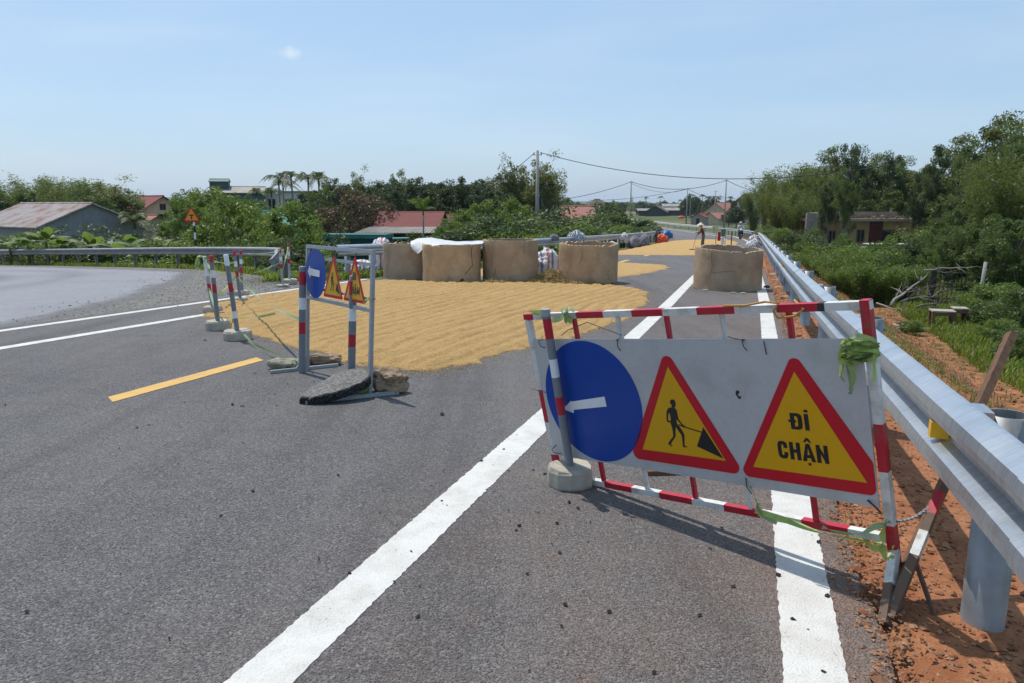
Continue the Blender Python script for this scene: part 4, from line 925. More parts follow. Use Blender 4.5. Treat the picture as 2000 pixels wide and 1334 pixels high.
BA = [(0, .34, 0), (.34, .48, 1), (.48, .62, 0), (.62, 1.0, 2)]; BB = [(0, .46, 0), (.46, .59, 1), (.59, .68, 0), (.68, .79, 2), (.79, .90, 0), (.90, 1.0, 1)]; BC = [(0, .2, 0), (.2, .29, 2), (.29, .53, 0), (.53, .65, 1), (.65, .86, 0), (.86, 1.0, 2)]
BV = [BA, BB, BC, BB, BB, BB, BB]
for i, (b, t, lab, mt) in enumerate(LB):
    p = gp(*b); q = at(t[0], t[1], p.y + .02); LBP.append((p, q)); bollard(lab, p, q, .029 if i < 5 else .03, ((.155, .11), (.165, .13), (.175, .12), (.13, .10), (.14, .09), (.15, .03), (.19, .09))[i], mt, seed=i, bands=BV[i])
# ---- tape strung between the posts
def on(i, k_): return LBP[i][0].lerp(LBP[i][1], k_)
def sag(a, b, s, n=5): return [Vector(a).lerp(Vector(b), i / n) - Vector((0, 0, s * 4 * (i / n) * (1 - i / n))) for i in range(n + 1)]
SB1 = gp(590, 728); SB2 = gp(686, 757)
sb1t = at(591, 520, SB1.y + .02); sb2t = at(690, 538, SB2.y + .02)
ribbon('warning_tape', 'green tape strung from the left posts down to the small sign stand', [sag(on(0, .92) - Vector((0, .05, 0)), on(3, .52), .06), sag(on(3, .52), SB1.lerp(sb1t, .50), .10)], .03)
ribbon('warning_tape', 'green tape rising from the middle posts to the far post by the guardrail end', [sag(on(3, .50), on(5, .66), .04), sag(on(4, .95), on(5, .98), .05), sag(on(5, .3), on(6, .95), .0), sag(on(5, .95), on(6, .62), .02), sag(on(0, .25), on(3, .55), .05)], .028)
ribbon('warning_tape', 'green tape stretched between the tops of the left posts', [sag(on(1, .93), on(3, .78), .02), sag(on(0, .95), on(1, .80), .02)], .03)
ribbon('warning_tape', 'green tape low round the nearest left posts', [sag(on(0, .45), on(1, .18), .03), sag(on(1, .17), on(2, .27), .01), sag(on(2, .26), on(2, .26) + Vector((.35, .5, -.02)), .02)], .028)
ribbon('warning_tape', 'green tape running along the ground from the nearest left post to the sign stand', [[on(2, .10) + Vector((.03, -.05, 0)), on(2, .02) + Vector((.15, -.16, .06)), on(2, 0).lerp(SB1, .3) + Vector((0, 0, .05)), on(2, 0).lerp(SB1, .6) + Vector((0, 0, .06)), SB1.lerp(sb1t, .09)]], .03)
hb = on(0, .97); ribbon('tape_bow', 'loose bow of bright green tape hanging from the leftmost leaning post', [[hb, hb + Vector((-.10, -.03, .02)), hb + Vector((-.13, -.03, -.10)), hb + Vector((-.12, -.03, -.2))], [hb, hb + Vector((-.07, -.05, .03)), hb + Vector((-.09, -.05, -.08)), hb + Vector((-.08, -.05, -.19))], [hb, hb + Vector((.06, -.05, -.02)), hb + Vector((.08, -.05, -.14)), hb + Vector((.10, -.05, -.24))], [hb, hb + Vector((.09, -.05, -.03)), hb + Vector((.15, -.05, -.1)), hb + Vector((.14, -.05, -.2))]], .05)
bollard('grey banded post standing against the left side of the small sign stand', SB1, sb1t, .034, blk=False, group='banded posts beside the small sign stand')
bollard('grey banded post standing in front of the right triangle of the small sign stand', SB2, sb2t, .034, blk=False, group='banded posts beside the small sign stand')

# ================================================================ small sign stand
Lp, Rp = gp(600, 724), gp(722, 772); ev_ = (Rp - Lp).normalized()
STD = frame_thing('sign_stand', 'small grey steel stand carrying a blue arrow disc and two warning triangles', 'sign stand', Lp, ev_, Vector((.784 * .065, .62 * .065, 1)))
MS = M['silver_post']
def fbar(name, a, b, w=.032): m = MB(); m.bar(a, b, w, w, (0, 1, 0)); return m.build(name, MS, STD)
fbar('upright', (0, 0, 0), (0, 0, 1.268)); fbar('upright', (1.345, 0, 0), (1.36, 0, 1.262))
fbar('crossbar', (.016, 0, 1.25), (1.344, 0, 1.246)); fbar('crossbar', (.016, .002, 1.145), (1.343, .002, 1.135), .026); fbar('crossbar', (.016, .002, .85), (1.338, .002, .84), .02); fbar('crossbar', (.016, 0, .748), (1.336, 0, .742))
iS = STD.matrix_world.inverted(); LS = lambda p: iS @ Vector(p)
def foot(p, q): m = MB(); m.bar(LS(p) + Vector((0, 0, .018)), LS(q) + Vector((0, 0, .018)), .035, .03); m.build('foot', MS, STD)
f1a, f1b = gp(528, 730), gp(660, 716); f2a, f2b = gp(596, 790), gp(778, 770); foot(f1a, f1b); foot(f2a, f2b)
for (fa, fb, cx) in ((f1a, f1b, 0), (f2a, f2b, 1.345)):
    m = MB(); m.bar(LS(fa.lerp(fb, .38)) + Vector((0, 0, .03)), Vector((cx, 0, .16)), .02, .02, (0, 1, 0)); m.build('brace', MS, STD)
d1 = flat('blue_disc', STD, circle(.228, .995, .238, 48), -.019, -.021, M['blue'])
flat('left_arrow', d1, [(.05, 1.005), (.105, 1.068), (.108, 1.040), (.330, 1.028), (.326, .966), (.115, .972), (.108, .945)], -.0212, -.0222, M['sign_white'])
q1 = flat('warning_triangle', STD, rounded([(.630, 1.20), (.414, .79), (.836, .79)], .014, 3), -.019, -.021, M['sign_red']); flat('yellow_field', q1, [(.630, 1.125), (.458, .817), (.792, .817)], -.0212, -.0222, M['sign_yellow'])
worker(q1, -.0223, -.0233, lambda a: .626 + (a - .955) * .66, lambda h: .79 + (h - .268) * .70)
q2 = flat('warning_triangle', STD, rounded([(1.064, 1.21), (.845, .79), (1.276, .79)], .014, 3), -.019, -.021, M['sign_red']); flat('yellow_field', q2, [(1.064, 1.13), (.892, .817), (1.230, .817)], -.0212, -.0222, M['sign_yellow'])
glyphs('DI', 1.03, 1.10, .985, 1.055, q2, -.0223, -.0231); glyphs('CHAM', .965, 1.165, .862, .93, q2, -.0223, -.0231)
for ax, hh in ((.630, 1.205), (1.064, 1.215)):
    m = MB(); m.tube([(ax, -.01, hh - .03), (ax, -.01, hh + .045)], .004, 5); m.build('hanging_wire', M['dark'], STD)
ribbon('tape_tie', 'green tape knotted round the right foot of the small sign stand', [[STD.matrix_world @ Vector(p) for p in pl] for pl in ([(1.30, -.04, .20), (1.36, -.05, .15), (1.31, -.05, .08), (1.37, -.05, .03), (1.30, -.08, .01)], [(1.38, -.03, .17), (1.32, -.05, .12), (1.38, -.06, .07), (1.33, -.07, 0)], [(1.28, -.03, .10), (1.34, -.05, .14), (1.40, -.04, .10), (1.36, -.05, .05)], [(1.27, -.05, .02), (1.31, -.05, .10), (1.36, -.05, .12)])], .03)
ribbon('tape_tie', 'short green tape tied halfway up the right upright of the small sign stand', [[STD.matrix_world @ Vector(p) for p in pl] for pl in ([(1.28, -.04, .80), (1.33, -.04, .83), (1.37, -.03, .845), (1.38, .02, .845)], [(1.29, -.04, .815), (1.34, -.045, .84), (1.38, -.03, .85)])], .022)

# ================================================================ rocks and slab
def rock(name, label, c, size, rz, seed, material, sub=3, rough=.28, flatb=True):
    bm = bmesh.new(); bmesh.ops.create_icosphere(bm, subdivisions=sub, radius=1); off = Vector((seed * 3.1, seed * 1.7, seed * .9))
    for v in bm.verts:
        n1 = noise.noise(v.co * 1.1 + off); n2 = noise.noise(v.co * 2.7 + off); n3 = noise.noise(v.co * 7 + off)
        cell = noise.cell(v.co * 1.6 + off)
        v.co = v.co * (1 + rough * n1 * 1.2 + rough * .6 * n2 + rough * .25 * n3 + rough * .25 * cell); v.co = Vector((v.co.x * size[0], v.co.y * size[1], max(v.co.z, -.72) * size[2]))
    zm = min(v.co.z for v in bm.verts)
    for v in bm.verts: v.co.z -= zm
    me = bpy.data.meshes.new(name); bm.to_mesh(me); bm.free(); me.materials.append(material); o = link(name, me); o.location = c; o.rotation_euler = (0, 0, rz); return tag(o, label, 'rock')
p = gp(556, 722); rock('rock', 'smooth mottled grey rock weighing down the left foot of the sign stand', p + Vector((0, .03, .006)), (.17, .10, .065), .1, 2, M['rock_grey'])
p = gp(628, 714); rock('rock', 'long flat brown rock behind the left foot of the sign stand', p + Vector((0, .05, .01)), (.20, .10, .07), .05, 5, M['rock'], 4, .3)
p = gp(750, 768); rock('rock', 'rough chunky brown rock on the right foot of the sign stand', p + Vector((0.02, .06, .012)), (.16, .15, .115), -.4, 9, M['rock'], 4, .38)
def slab(label, c, outline, th, rz, tilt):
    bm = bmesh.new(); top = []; bot = []; r = np.random.default_rng(4); P_ = catmull(np.array([outline[-1]] + outline + outline[:2]), 9); n = len(P_)
    rings = [(1.0, 1.0), (1.03, .7), (1.05, .35), (1.02, 0.0)]; vs = []
    for q, z in rings: vs.append([bm.verts.new((x * (q + r.normal() * .018), y * (q + r.normal() * .018), z * th + (r.normal() * .006 if 0 < z < 1 else 0) + (.012 * noise.noise(Vector((x * 9, y * 9, 0))) if z == 1 else 0))) for x, y in P_])
    inner_ = []
    for f in (.8, .55, .28): inner_.append([bm.verts.new((x * f, y * f, th + .014 * noise.noise(Vector((x * f * 9, y * f * 9, 0))) + .02 * (1 - f))) for x, y in P_])
    cen = bm.verts.new((0, 0, th + .022)); allr = inner_[::-1] + vs
    for a, b in zip(allr[:-1], allr[1:]):
        for j in range(n): bm.faces.new((a[j], b[j], b[(j + 1) % n], a[(j + 1) % n]))
    for j in range(n): bm.faces.new((cen, allr[0][j], allr[0][(j + 1) % n]))
    bm.faces.new(vs[-1][::-1]); me = bpy.data.meshes.new('asphalt_slab'); bm.to_mesh(me); 
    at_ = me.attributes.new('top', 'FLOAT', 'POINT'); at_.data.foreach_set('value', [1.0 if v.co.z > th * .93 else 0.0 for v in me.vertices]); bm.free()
    me.materials.append(M['chunk']); o = link('asphalt_slab', me); o.location = c; o.rotation_euler = (tilt[0], tilt[1], rz); return tag(o, label, 'asphalt')
p = gp(655, 787); slab('broken slab of old asphalt lying over the right foot of the sign stand', p + Vector((.0, .13, .055)), [(-.27, -.13), (-.21, .06), (-.04, .27), (.12, .31), (.24, .18), (.235, .02), (.06, -.13), (-.12, -.19), (-.25, -.18)], .075, .0, (.17, -.14))

def unit(v): return v / (np.linalg.norm(v, axis=-1, keepdims=True) + 1e-9)
def leaves(name, C, size, material, r, aspect=2.0, up=.5, droop=0.0, jitter=.55, fold=.0):
    """one rhombic leaf per centre"""
    n = len(C); nrm = unit(r.normal(size=(n, 3)) + np.array([0, 0, up * 2])); ax = unit(np.cross(nrm, r.normal(size=(n, 3))));
    if droop: ax = unit(ax * np.array([1, 1, .4]) + np.array([0, 0, -droop])); 
    sd = unit(np.cross(nrm, ax)); s = size * (1 + r.uniform(-jitter, jitter, (n, 1))); a = ax * s; b = sd * s / aspect
    Vx = np.stack([C - a, C + b * .9 - a * .1, C + a, C - b * .9 - a * .1], 1).reshape(-1, 3)
    return np_mesh(name, Vx, np.arange(n * 4).reshape(-1, 4), material)

# ================================================================ concrete well rings
def ring(label, x, y, r, h, seed, rim=.05, rim_slope=0.0, tilt=(0, 0), th=.075, notches=(), mt=0, bell=.0, botch=.03):
    n = 120; nz = 14; z0 = zr(x, y); o = thing('well_ring', label, 'concrete ring', (x, y, z0), 0, 'concrete well rings blocking the road'); off = seed * 13.7
    top = []; bot = []
    for j in range(n):
        t = 2 * math.pi * j / n; v = Vector((math.cos(t) * 1.6 + off, math.sin(t) * 1.6, 0)); br = noise.noise(v * 1.3) * .7 + noise.noise(v * 4) * .5 + noise.noise(v * 11) * .3
        top.append(h - max(0, br) * rim * 2.2 - abs(noise.noise(v * 16)) * rim * .5 + rim_slope * math.cos(t)); b = max(0, noise.noise(v * 2.3 + Vector((5, 5, 5)))) * botch * 2 + abs(noise.noise(v * 12)) * botch * .5
        for (ang, wd, hh) in notches:
            dd = abs((t - ang + math.pi) % (2 * math.pi) - math.pi)
            if dd < wd: b = max(b, hh * (1 - dd / wd) ** .6 * (.8 + .5 * noise.noise(v * 9)))
        bot.append(b)
    vs = []
    for rad, inner_ in ((r, 0), (r - th, 1)):
        for i in range(nz + 1):
            for j in range(n):
                t = 2 * math.pi * j / n; k_ = i / nz; z = bot[j] * (1 - k_) + top[j] * k_; v = Vector((math.cos(t) * 3 + off, math.sin(t) * 3, z * 3)); rr_ = rad + .010 * noise.noise(v) + .005 * noise.noise(v * 3.3) + (bell * (1 - k_) if not inner_ else 0)
                if i == nz and not inner_: rr_ -= .008 + .012 * abs(noise.noise(v * 5))
                vs.append((rr_ * math.cos(t), rr_ * math.sin(t), z + tilt[0] * rr_ * math.cos(t) + tilt[1] * rr_ * math.sin(t) + (noise.noise(v * 6) * .012 if i == nz else 0)))
    N1 = (nz + 1) * n; fs = []
    for i in range(nz):
        for j in range(n):
            a, b, c, d = i * n + j, i * n + (j + 1) % n, (i + 1) * n + (j + 1) % n, (i + 1) * n + j; fs += [(a, b, c, d), (N1 + d, N1 + c, N1 + b, N1 + a)]
    for j in range(n):
        a, b = nz * n + j, nz * n + (j + 1) % n; fs.append((a, b, N1 + b, N1 + a)); a, b = j, (j + 1) % n; fs.append((b, a, N1 + a, N1 + b))
    m = MB(); m.add(vs, fs); w = m.build('ring_wall', RINGM[mt], o)
    for p in w.data.polygons: p.use_smooth = True
    w.data.set_sharp_from_angle(angle=R_(42)) if hasattr(w.data, 'set_sharp_from_angle') else None
    return o
def ringpos(px, Y): q = at(px, 500, Y); return q.x, Y
x1, y1 = ringpos(800, 20.05); ring('pale concrete ring farthest left, partly hidden behind its neighbour', x1, y1, .71, .95, 1, .05, mt=0)
x2, y2 = ringpos(882, 19.0); R2 = ring('cracked concrete ring with a broken white gap at its foot', x2, y2, .745, .955, 2, .05, notches=((-1.15, .09, .22), (-1.6, .10, .14), (-1.35, .2, .08)), mt=1, botch=.04)
x3, y3 = ringpos(997, 19.25); R3 = ring('tallest intact concrete ring with a level rim, third from the left', x3, y3, .72, 1.06, 3, .006, mt=2)
x4, y4 = ringpos(1149, 19.0); R4 = ring('concrete ring with a ragged broken rim beside the straw heap', x4, y4, .755, 1.0, 4, .085, tilt=(0, .03), notches=((-.25, .25, .13),), mt=3, botch=.05)
x5, y5 = ringpos(1423, 17.35); R5 = ring('lone concrete ring standing apart on the right lane, open top visible', x5, y5, .77, .955, 5, .035, .0, (-.03, .055), mt=2, bell=.012, botch=.05)
def cracks(parent, r, segs, seed):
    rr0 = r
    m = MB(); rs = np.random.default_rng(seed)
    for pl in segs:
        pts = []
        for (a, z), (b, w) in zip(pl[:-1], pl[1:]):
            for k_ in np.linspace(0, 1, 6, endpoint=False): an = a + (b - a) * k_ + rs.normal() * .012; zz = z + (w - z) * k_ + rs.normal() * .008; pts.append((math.cos(an) * (r + .008), math.sin(an) * (r + .008), zz))
        m.tube(pts, [.002] + [.0065 if rr0 == .745 else .003] * (len(pts) - 2) + [.001], 5)
    m.build('crack', M['dark'], parent)
cracks(R2, .745, [[(-.75, .93), (-.78, .70), (-.74, .45), (-.95, .28), (-1.1, .2)]], 3)
cracks(R3, .72, [[(-1.05, 1.04), (-1.1, .86), (-1.02, .70)], [(-2.2, .12), (-2.1, .30), (-2.15, .42)]], 5); cracks(R4, .755, [[(-1.9, .90), (-1.86, .70), (-1.95, .5)], [(-.9, .12), (-1.0, .26), (-.85, .4)]], 6); cracks(R5, .79, [[(-2.35, .9), (-2.3, .55), (-2.38, .2)], [(-2.3, .42), (-2.0, .46), (-1.6, .5)]], 7)
# a pale chip of sky-white plastic seen through the gap is the sack lying inside
def lump(name, label, c, size, seed, material, cat, folds=.16, sub=4, rz=0, group=None, flat_bottom=True):
    bm = bmesh.new(); bmesh.ops.create_icosphere(bm, subdivisions=sub, radius=1); off = Vector((seed * 5.3, seed * 2.1, seed))
    for v in bm.verts:
        q = v.co.copy(); f = 1 - abs(noise.noise(q * 1.7 + off)) * 2; g_ = 1 - abs(noise.noise(q * 4.1 + off)) * 2
        v.co = q * (1 + folds * f * .8 + folds * .5 * g_ + folds * .25 * noise.noise(q * 9 + off)); v.co = Vector((v.co.x * size[0], v.co.y * size[1], max(v.co.z, -.55 if flat_bottom else -9) * size[2]))
    zm = min(v.co.z for v in bm.verts)
    for v in bm.verts: v.co.z -= zm
    me = bpy.data.meshes.new(name); bm.to_mesh(me); bm.free(); me.materials.append(material); me.polygons.foreach_set('use_smooth', [True] * len(me.polygons)); o = link(name, me); o.location = c; o.rotation_euler = (0, 0, rz); return tag(o, label, cat, group)
def drape(name, label, rows, material, cat, wob=.02, seed=0):
    """cloth from rows of points"""
    P_ = np.array([[tuple(p) for p in r] for r in rows], float); 
    def up(P_): # subdivide twice
        for ax in (0, 1):
            A = P_ if ax == 0 else P_.transpose(1, 0, 2); B = np.empty((2 * len(A) - 1,) + A.shape[1:]); B[::2] = A; B[1::2] = (A[:-1] + A[1:]) / 2
            B[2:-2:2] = .5 * A[1:-1] + .25 * (B[1:-2:2][:len(A) - 2] + B[3::2][:len(A) - 2]); P_ = B if ax == 0 else B.transpose(1, 0, 2)
        return P_
    P_ = up(up(up(P_))); c = P_.reshape(-1, 3).mean(0); c[2] = P_[..., 2].min()
    for i in range(P_.shape[0]):
        for j in range(P_.shape[1]):
            v = Vector(P_[i, j]) * 3.2 + Vector((seed, 0, 0)); n_ = 1 - 2 * abs(noise.noise(v)) + .5 * noise.noise(v * 2.7); P_[i, j] += np.array([.3, -.6, .5]) * wob * n_
    o = link(name, grid_mesh(name, P_ - c, material)); o.location = c; return tag(o, label, cat)
def rz_(px, py, Y): return at(px, py, Y)
# white plastic over the first two rings
drape('plastic_sheet', 'crumpled white plastic sheet draped over the rims of the two leftmost rings',
      [[rz_(801, 472, 19.6), rz_(815, 466, 19.7), rz_(835, 464, 19.9), rz_(852, 466, 19.9), rz_(868, 470, 19.8), rz_(900, 472.5, 19.75), rz_(925, 472, 19.7), rz_(944, 470, 19.7)],
       [rz_(802, 473, 19.30), rz_(815, 469, 19.25), rz_(832, 467, 19.2), rz_(850, 470, 19.1), rz_(868, 474.5, 19.0), rz_(900, 475.5, 19.0), rz_(925, 475.5, 19.0), rz_(945, 473, 19.1)],
       [rz_(802, 480, 19.20), rz_(812, 482, 19.12), rz_(824, 481, 18.95), rz_(838, 476, 18.6), rz_(868, 477, 18.6), rz_(900, 477.5, 18.55), rz_(925, 477.5, 18.6), rz_(944, 476, 18.7)],
       [rz_(805, 487, 19.18), rz_(812, 491, 19.10), rz_(820, 492, 18.90), rz_(827, 485, 18.75), rz_(834, 480, 18.6), rz_(862, 478, 18.5), rz_(890, 478.2, 18.5), rz_(925, 478, 18.55)],
       [rz_(810, 492, 19.16), rz_(814, 496, 19.06), rz_(817, 496, 18.95), rz_(821, 492, 18.85), rz_(826, 485, 18.75), rz_(840, 480, 18.55), rz_(860, 478.5, 18.48), rz_(885, 478.6, 18.47)]], M['plastic'], 'plastic sheet', .03, 3)
# striped tarpaulins
c = gp(722, 541); lump('tarp_bundle', 'red and white striped tarpaulin bundle left of the concrete rings', c + Vector((0, 2.0, -.05)), (.36, .34, .62), 3, M['tarp'], 'tarpaulin', .12, 5)
lump('tarp_bundle', 'low folded striped tarpaulin lying under the rail left of the rings', gp(690, 543) + Vector((-.1, 1.6, -.04)), (.42, .30, .24), 6, M['tarp'], 'tarpaulin', .16, 5)
c = gp(1071, 540); lump('tarp_bundle', 'striped tarpaulin crumpled in the gap between the third and fourth ring', Vector((.95, 20.3, zr(.95, 20.3))), (.34, .3, .46), 8, M['tarp'], 'tarpaulin', .22, 5)
lump('tarp_bundle', 'pink striped sheet bunched beside the third ring', Vector((.62, 20.9, zr(.6, 20.9))), (.30, .3, .40), 10, M['tarp'], 'tarpaulin', .2, 5)
def rail_pt(px, on_s): q = np.array([np.interp(on_s, sB, pB[:, 0]), np.interp(on_s, sB, pB[:, 1])]); return Vector((q[0], q[1], zr(*q) + .87))
lump('tarp_bundle', 'black and white striped cloth bundle hung over the rail behind the broken ring', rail_pt(0, 33.6) + Vector((0, 0, -.26)), (.33, .2, .30), 12, M['tarp2'], 'tarpaulin', .3, 5)
lump('cloth_scrap', 'small dark cloth scrap tied on the rail left of the striped bundle', rail_pt(0, 30.0) + Vector((0, 0, -.12)), (.16, .12, .16), 15, M['cloth_grey'], 'cloth', .3, 4)
for i, (s_, lab, sz_) in enumerate(((43.5, 'pale sack tied over the far rail, right of the striped bundle', (.28, .2, .34)), (40, 'bluish crumpled sheet lying under the far rail', (.5, .25, .30)), (47, 'long grey sacks piled along the far rail', (1.2, .25, .42)), (51.5, 'dark netting heaped against the far rail beside the standing person', (1.4, .25, .45)))):
    b = rail_pt(0, s_); lump('sack', lab, Vector((b.x + .30, b.y - .1, b.z - (.50 if i == 0 else .87))), sz_, 20 + i, (M['tarp2'], M['tarp2'], M['cloth_grey'], M['cloth_grey'])[i], 'sack', .25, 4, -YAW + 1.57)
# bags by the right rail far ahead
for i, (s_, t_, lab, sz_, mt_) in enumerate(((61, .0, 'pinkish white sacks against the right rail, behind the motorbike', (.40, .3, .40), M['tarp']), (43, .05, 'big clear plastic bag of rice against the right rail', (.30, .3, .42), M['tarp2']), (38.5, .0, 'white sack slumped on the edge line behind the lone ring', (.30, .22, .20), M['cloth_white']), (52, -.15, 'white sack on the road edge between the motorbike and the plastic bag', (.32, .25, .24), M['plastic']))):
    lump('sack', lab, st(s_, t_, 0), sz_, 30 + i, mt_, 'sack', .22, 4)
# straw heap between third and fourth ring
rs = np.random.default_rng(6); vs = []
def straw(cx, cy, rx, ry, hgt, n):
    for i in range(n):
        a = rs.random() * 6.28; q = math.sqrt(rs.random()); x, y = cx + math.cos(a) * q * rx, cy + math.sin(a) * q * ry; z = zr(x, y) + hgt * max(0, 1 - q ** 1.5) * rs.random() ** .6 + .01
        d = Vector((rs.normal(), rs.normal(), rs.normal() * .35)).normalized(); l = rs.uniform(.06, .2); c_ = Vector((x, y, z)); s = d.cross(Vector((rs.normal(), rs.normal(), rs.normal()))).normalized() * .005; b = Vector((0, 0, -abs(rs.normal()) * .03))
        vs.append([c_ - d * l / 2 + b - s, c_ - d * l / 2 + b + s, c_ + s, c_ - s]); vs.append([c_ - s, c_ + s, c_ + d * l / 2 + b + s * .6, c_ + d * l / 2 + b - s * .6])
straw(1.02, 18.75, .62, .42, .34, 3600); straw(.45, 18.35, .9, .25, .09, 1300); straw(1.7, 18.15, .7, .2, .08, 900); straw(-.55, 18.3, .5, .18, .10, 500)
A = np.array([[tuple(p) for p in q] for q in vs]); ORG = np.array([1.0, 18.6, zr(1, 18.6)]); o = link('straw_heap', np_mesh('straw_heap', A.reshape(-1, 3) - ORG, np.arange(len(A) * 4).reshape(-1, 4), M['straw'])); o.location = ORG; tag(o, 'heap of rice straw between the third and fourth concrete ring', 'straw', None, 'stuff')
# timber pieces, broken concrete at the lone ring's foot
m = MB(); m.bar((0, 0, 0), at(1976, 652, 3.35) - at(1893, 836, 3.12), .034, .05, (1, 0, 0)); pl = m.build('wooden_stake', M['wood']); bs_ = at(1893, 836, 3.12); ext = (at(1976, 652, 3.35) - bs_); 
pl.data.clear_geometry(); b0_ = Vector((0, 0, 0)); top_ = ext; low_ = -ext * ((bs_.z - tz(bs_.x, bs_.y)) / ext.z + .06); mm = MB()
mm.bar(low_, top_, .05, .034, (1, 0, 0)); pl.data = mm.mesh('wooden_stake', M['wood']); pl.location = bs_; tag(pl, 'leaning dark wooden stake against the near guardrail post', 'stake')
m = MB(); m.box((0, 0, .015), (.30, .06, .03), Matrix.Rotation(.1, 3, 'Z')); o = m.build('wood_offcut', M['wood']); o.location = gp(1310, 925, .0); tag(o, 'small brown wood offcut on the road behind the large barrier', 'wood')
for i, (px, py, s_) in enumerate(((1497, 562, .06), (1378, 568, .035), (1432, 573, .03), (1452, 574, .035))):
    rock('rubble', ('dark lump of rubble on the edge line beside the lone ring', 'broken crust at the left foot of the lone ring', 'broken crust under the middle of the lone ring', 'pale broken crust right of centre under the lone ring', 'small crust chip left of centre under the lone ring', 'small crust chip at the right foot of the lone ring')[i], gp(px, py), (s_ * 2.2 if i else .08, s_, s_ * .6), 0, 40 + i, M['chunk'] if i == 0 else M['conc'], 2)
for i, (s_, t_) in enumerate(((16.5, .72), (14.6, .75), (19, .66), (21.5, .68), (13.4, .78), (24, .62))): rock('stone', 'flat stone in the earth beside the right edge line, number %s from the lone ring outward' % ('one', 'two', 'three', 'four', 'five', 'six')[i] if False else ['flat stone level with the lone ring on the right shoulder', 'flat stone just nearer than the lone ring on the right shoulder', 'flat stone just beyond the lone ring on the right shoulder', 'second flat stone beyond the lone ring on the right shoulder', 'flat stone nearest the camera on the right shoulder before the lone ring', 'farthest flat stone beyond the lone ring on the right shoulder'][i], Vector(st(s_, t_, -.05)), (.14, .11, .05), i, 60 + i, M['rock'], 2)

# ================================================================ T-junction warning sign
def stripe_pole(m, h, r, n, cols): 
    for i in range(n): m.tube([(0, 0, h * i / n), (0, 0, h * (i + 1) / n)], r, 12, cols[i % len(cols)])
p = at(384, 500, 31.3); zb = tz(p.x, p.y); zt = at(381, 403, 31.3).z
T = thing('road_sign', 'orange triangular T junction sign on a black and white pole', 'road sign', (p.x, p.y, zb)); m = MB(); stripe_pole(m, zt - zb - .25, .042, 9, [0, 1]); m.build('pole', [M['black'], M['sign_white']], T)
zo = at(381, 433, 31.3).z - zb; M['sign_orange'] = m_worn('orange_sheet', (.72, .26, .012), .4, .15, (.5, .2, .03)); fr = lambda a, b, c: Vector((a - .06, c - .06, b + zo))
def tflat(name, poly, y0, y1, mt, par): mq = MB(); mq.prism(poly, y1, y0, fr); return mq.build(name, mt, par)
pa = tflat('sign_plate', rounded([(0, .64), (-.37, -.01), (.37, -.01)], .04), 0, -.003, M['sign_red'], T); tflat('orange_field', [(0, .545), (-.275, .055), (.275, .055)], -.0032, -.006, M['sign_orange'], pa)
mq = MB(); mq.prism([(-.10, .245), (.10, .245), (.10, .295), (-.10, .295)], -.009, -.0062, fr); mq.prism([(-.026, .10), (.026, .10), (.026, .244), (-.026, .244)], -.009, -.0062, fr); mq.build('t_symbol', M['black'], pa)

# ================================================================ power poles and cables
POLES = []
def pole(label, px, ytop, Y, r=.14):
    t_ = at(px, ytop, Y); zb_ = tz(t_.x, Y); o = thing('utility_pole', label, 'utility pole', (t_.x, Y, zb_), 0, 'concrete power poles'); m = MB(); h = t_.z - zb_
    m.tube([(0, 0, -.3), (0, 0, h)], [r * 1.25, r * .72], 12); m.build('shaft', M['pole'], o, True)
    k_ = MB(); k_.bar((-.35, 0, h - .35), (.35, 0, h - .35), .05); k_.build('bracket', M['galv_dull'], o)
    k_ = MB(); k_.lathe([(.03, 0), (.06, .05), (.03, .08), (.05, .12), (.02, .16)], 8, 0, (.3, 0, h - .33)); k_.lathe([(.03, 0), (.06, .05), (.03, .08), (.05, .12), (.02, .16)], 8, 0, (-.3, 0, h - .33)); k_.build('insulator', M['dark'], o)
    POLES.append(Vector((t_.x, Y, t_.z - .2))); return o
pole('tall near power pole rising behind the concrete rings', 1050, 294, 62, .15); pole('power pole at the left of the far road bend', 1233, 353, 150); pole('power pole right of the dark shed, mid distance', 1343, 367, 192); pole('power pole standing before the red roofs on the right', 1419, 350, 150); pole('short distant power pole just left of the red roofs', 1398, 372, 196)
def cable(label, a, b, sg, r=.035):
    a = Vector(a); b = Vector(b); n = 28; m = MB(); m.tube([a.lerp(b, i / n) - a - Vector((0, 0, sg * 4 * (i / n) * (1 - i / n))) for i in range(n + 1)], r, 5); o = m.build('cable', M['wire'], None, True); o.location = a; return tag(o, label, 'cable', 'power cables')
cable('long thick cable sagging from the near pole to the right hand trees', POLES[0] + Vector((.2, 0, .05)), at(1760, 318, 52), 1.55, .028)
cable('cable dropping from the near pole leftward into the trees', POLES[0] + Vector((-.2, 0, .05)), at(930, 385, 64), .15, .026)
cable('cable falling left from the pole at the far bend', POLES[1], at(1100, 389, 150), .4, .05); cable('cable between the far bend pole and the pole before the red roofs', POLES[1], POLES[3], 1.6, .05)
cable('second thinner cable below the one between the two middle poles', POLES[1] - Vector((0, 0, .3)), POLES[2], 1.3, .035); cable('cable running left from the pole beside the dark shed', POLES[2], at(1150, 391, 200), .8, .05); cable('cable from the shed pole to the short distant pole', POLES[2], POLES[4] - Vector((0, 0, 1.5)), .5, .05); cable('cable leaving the red roof pole toward the right trees', POLES[3], at(1490, 377, 150), .3, .05)

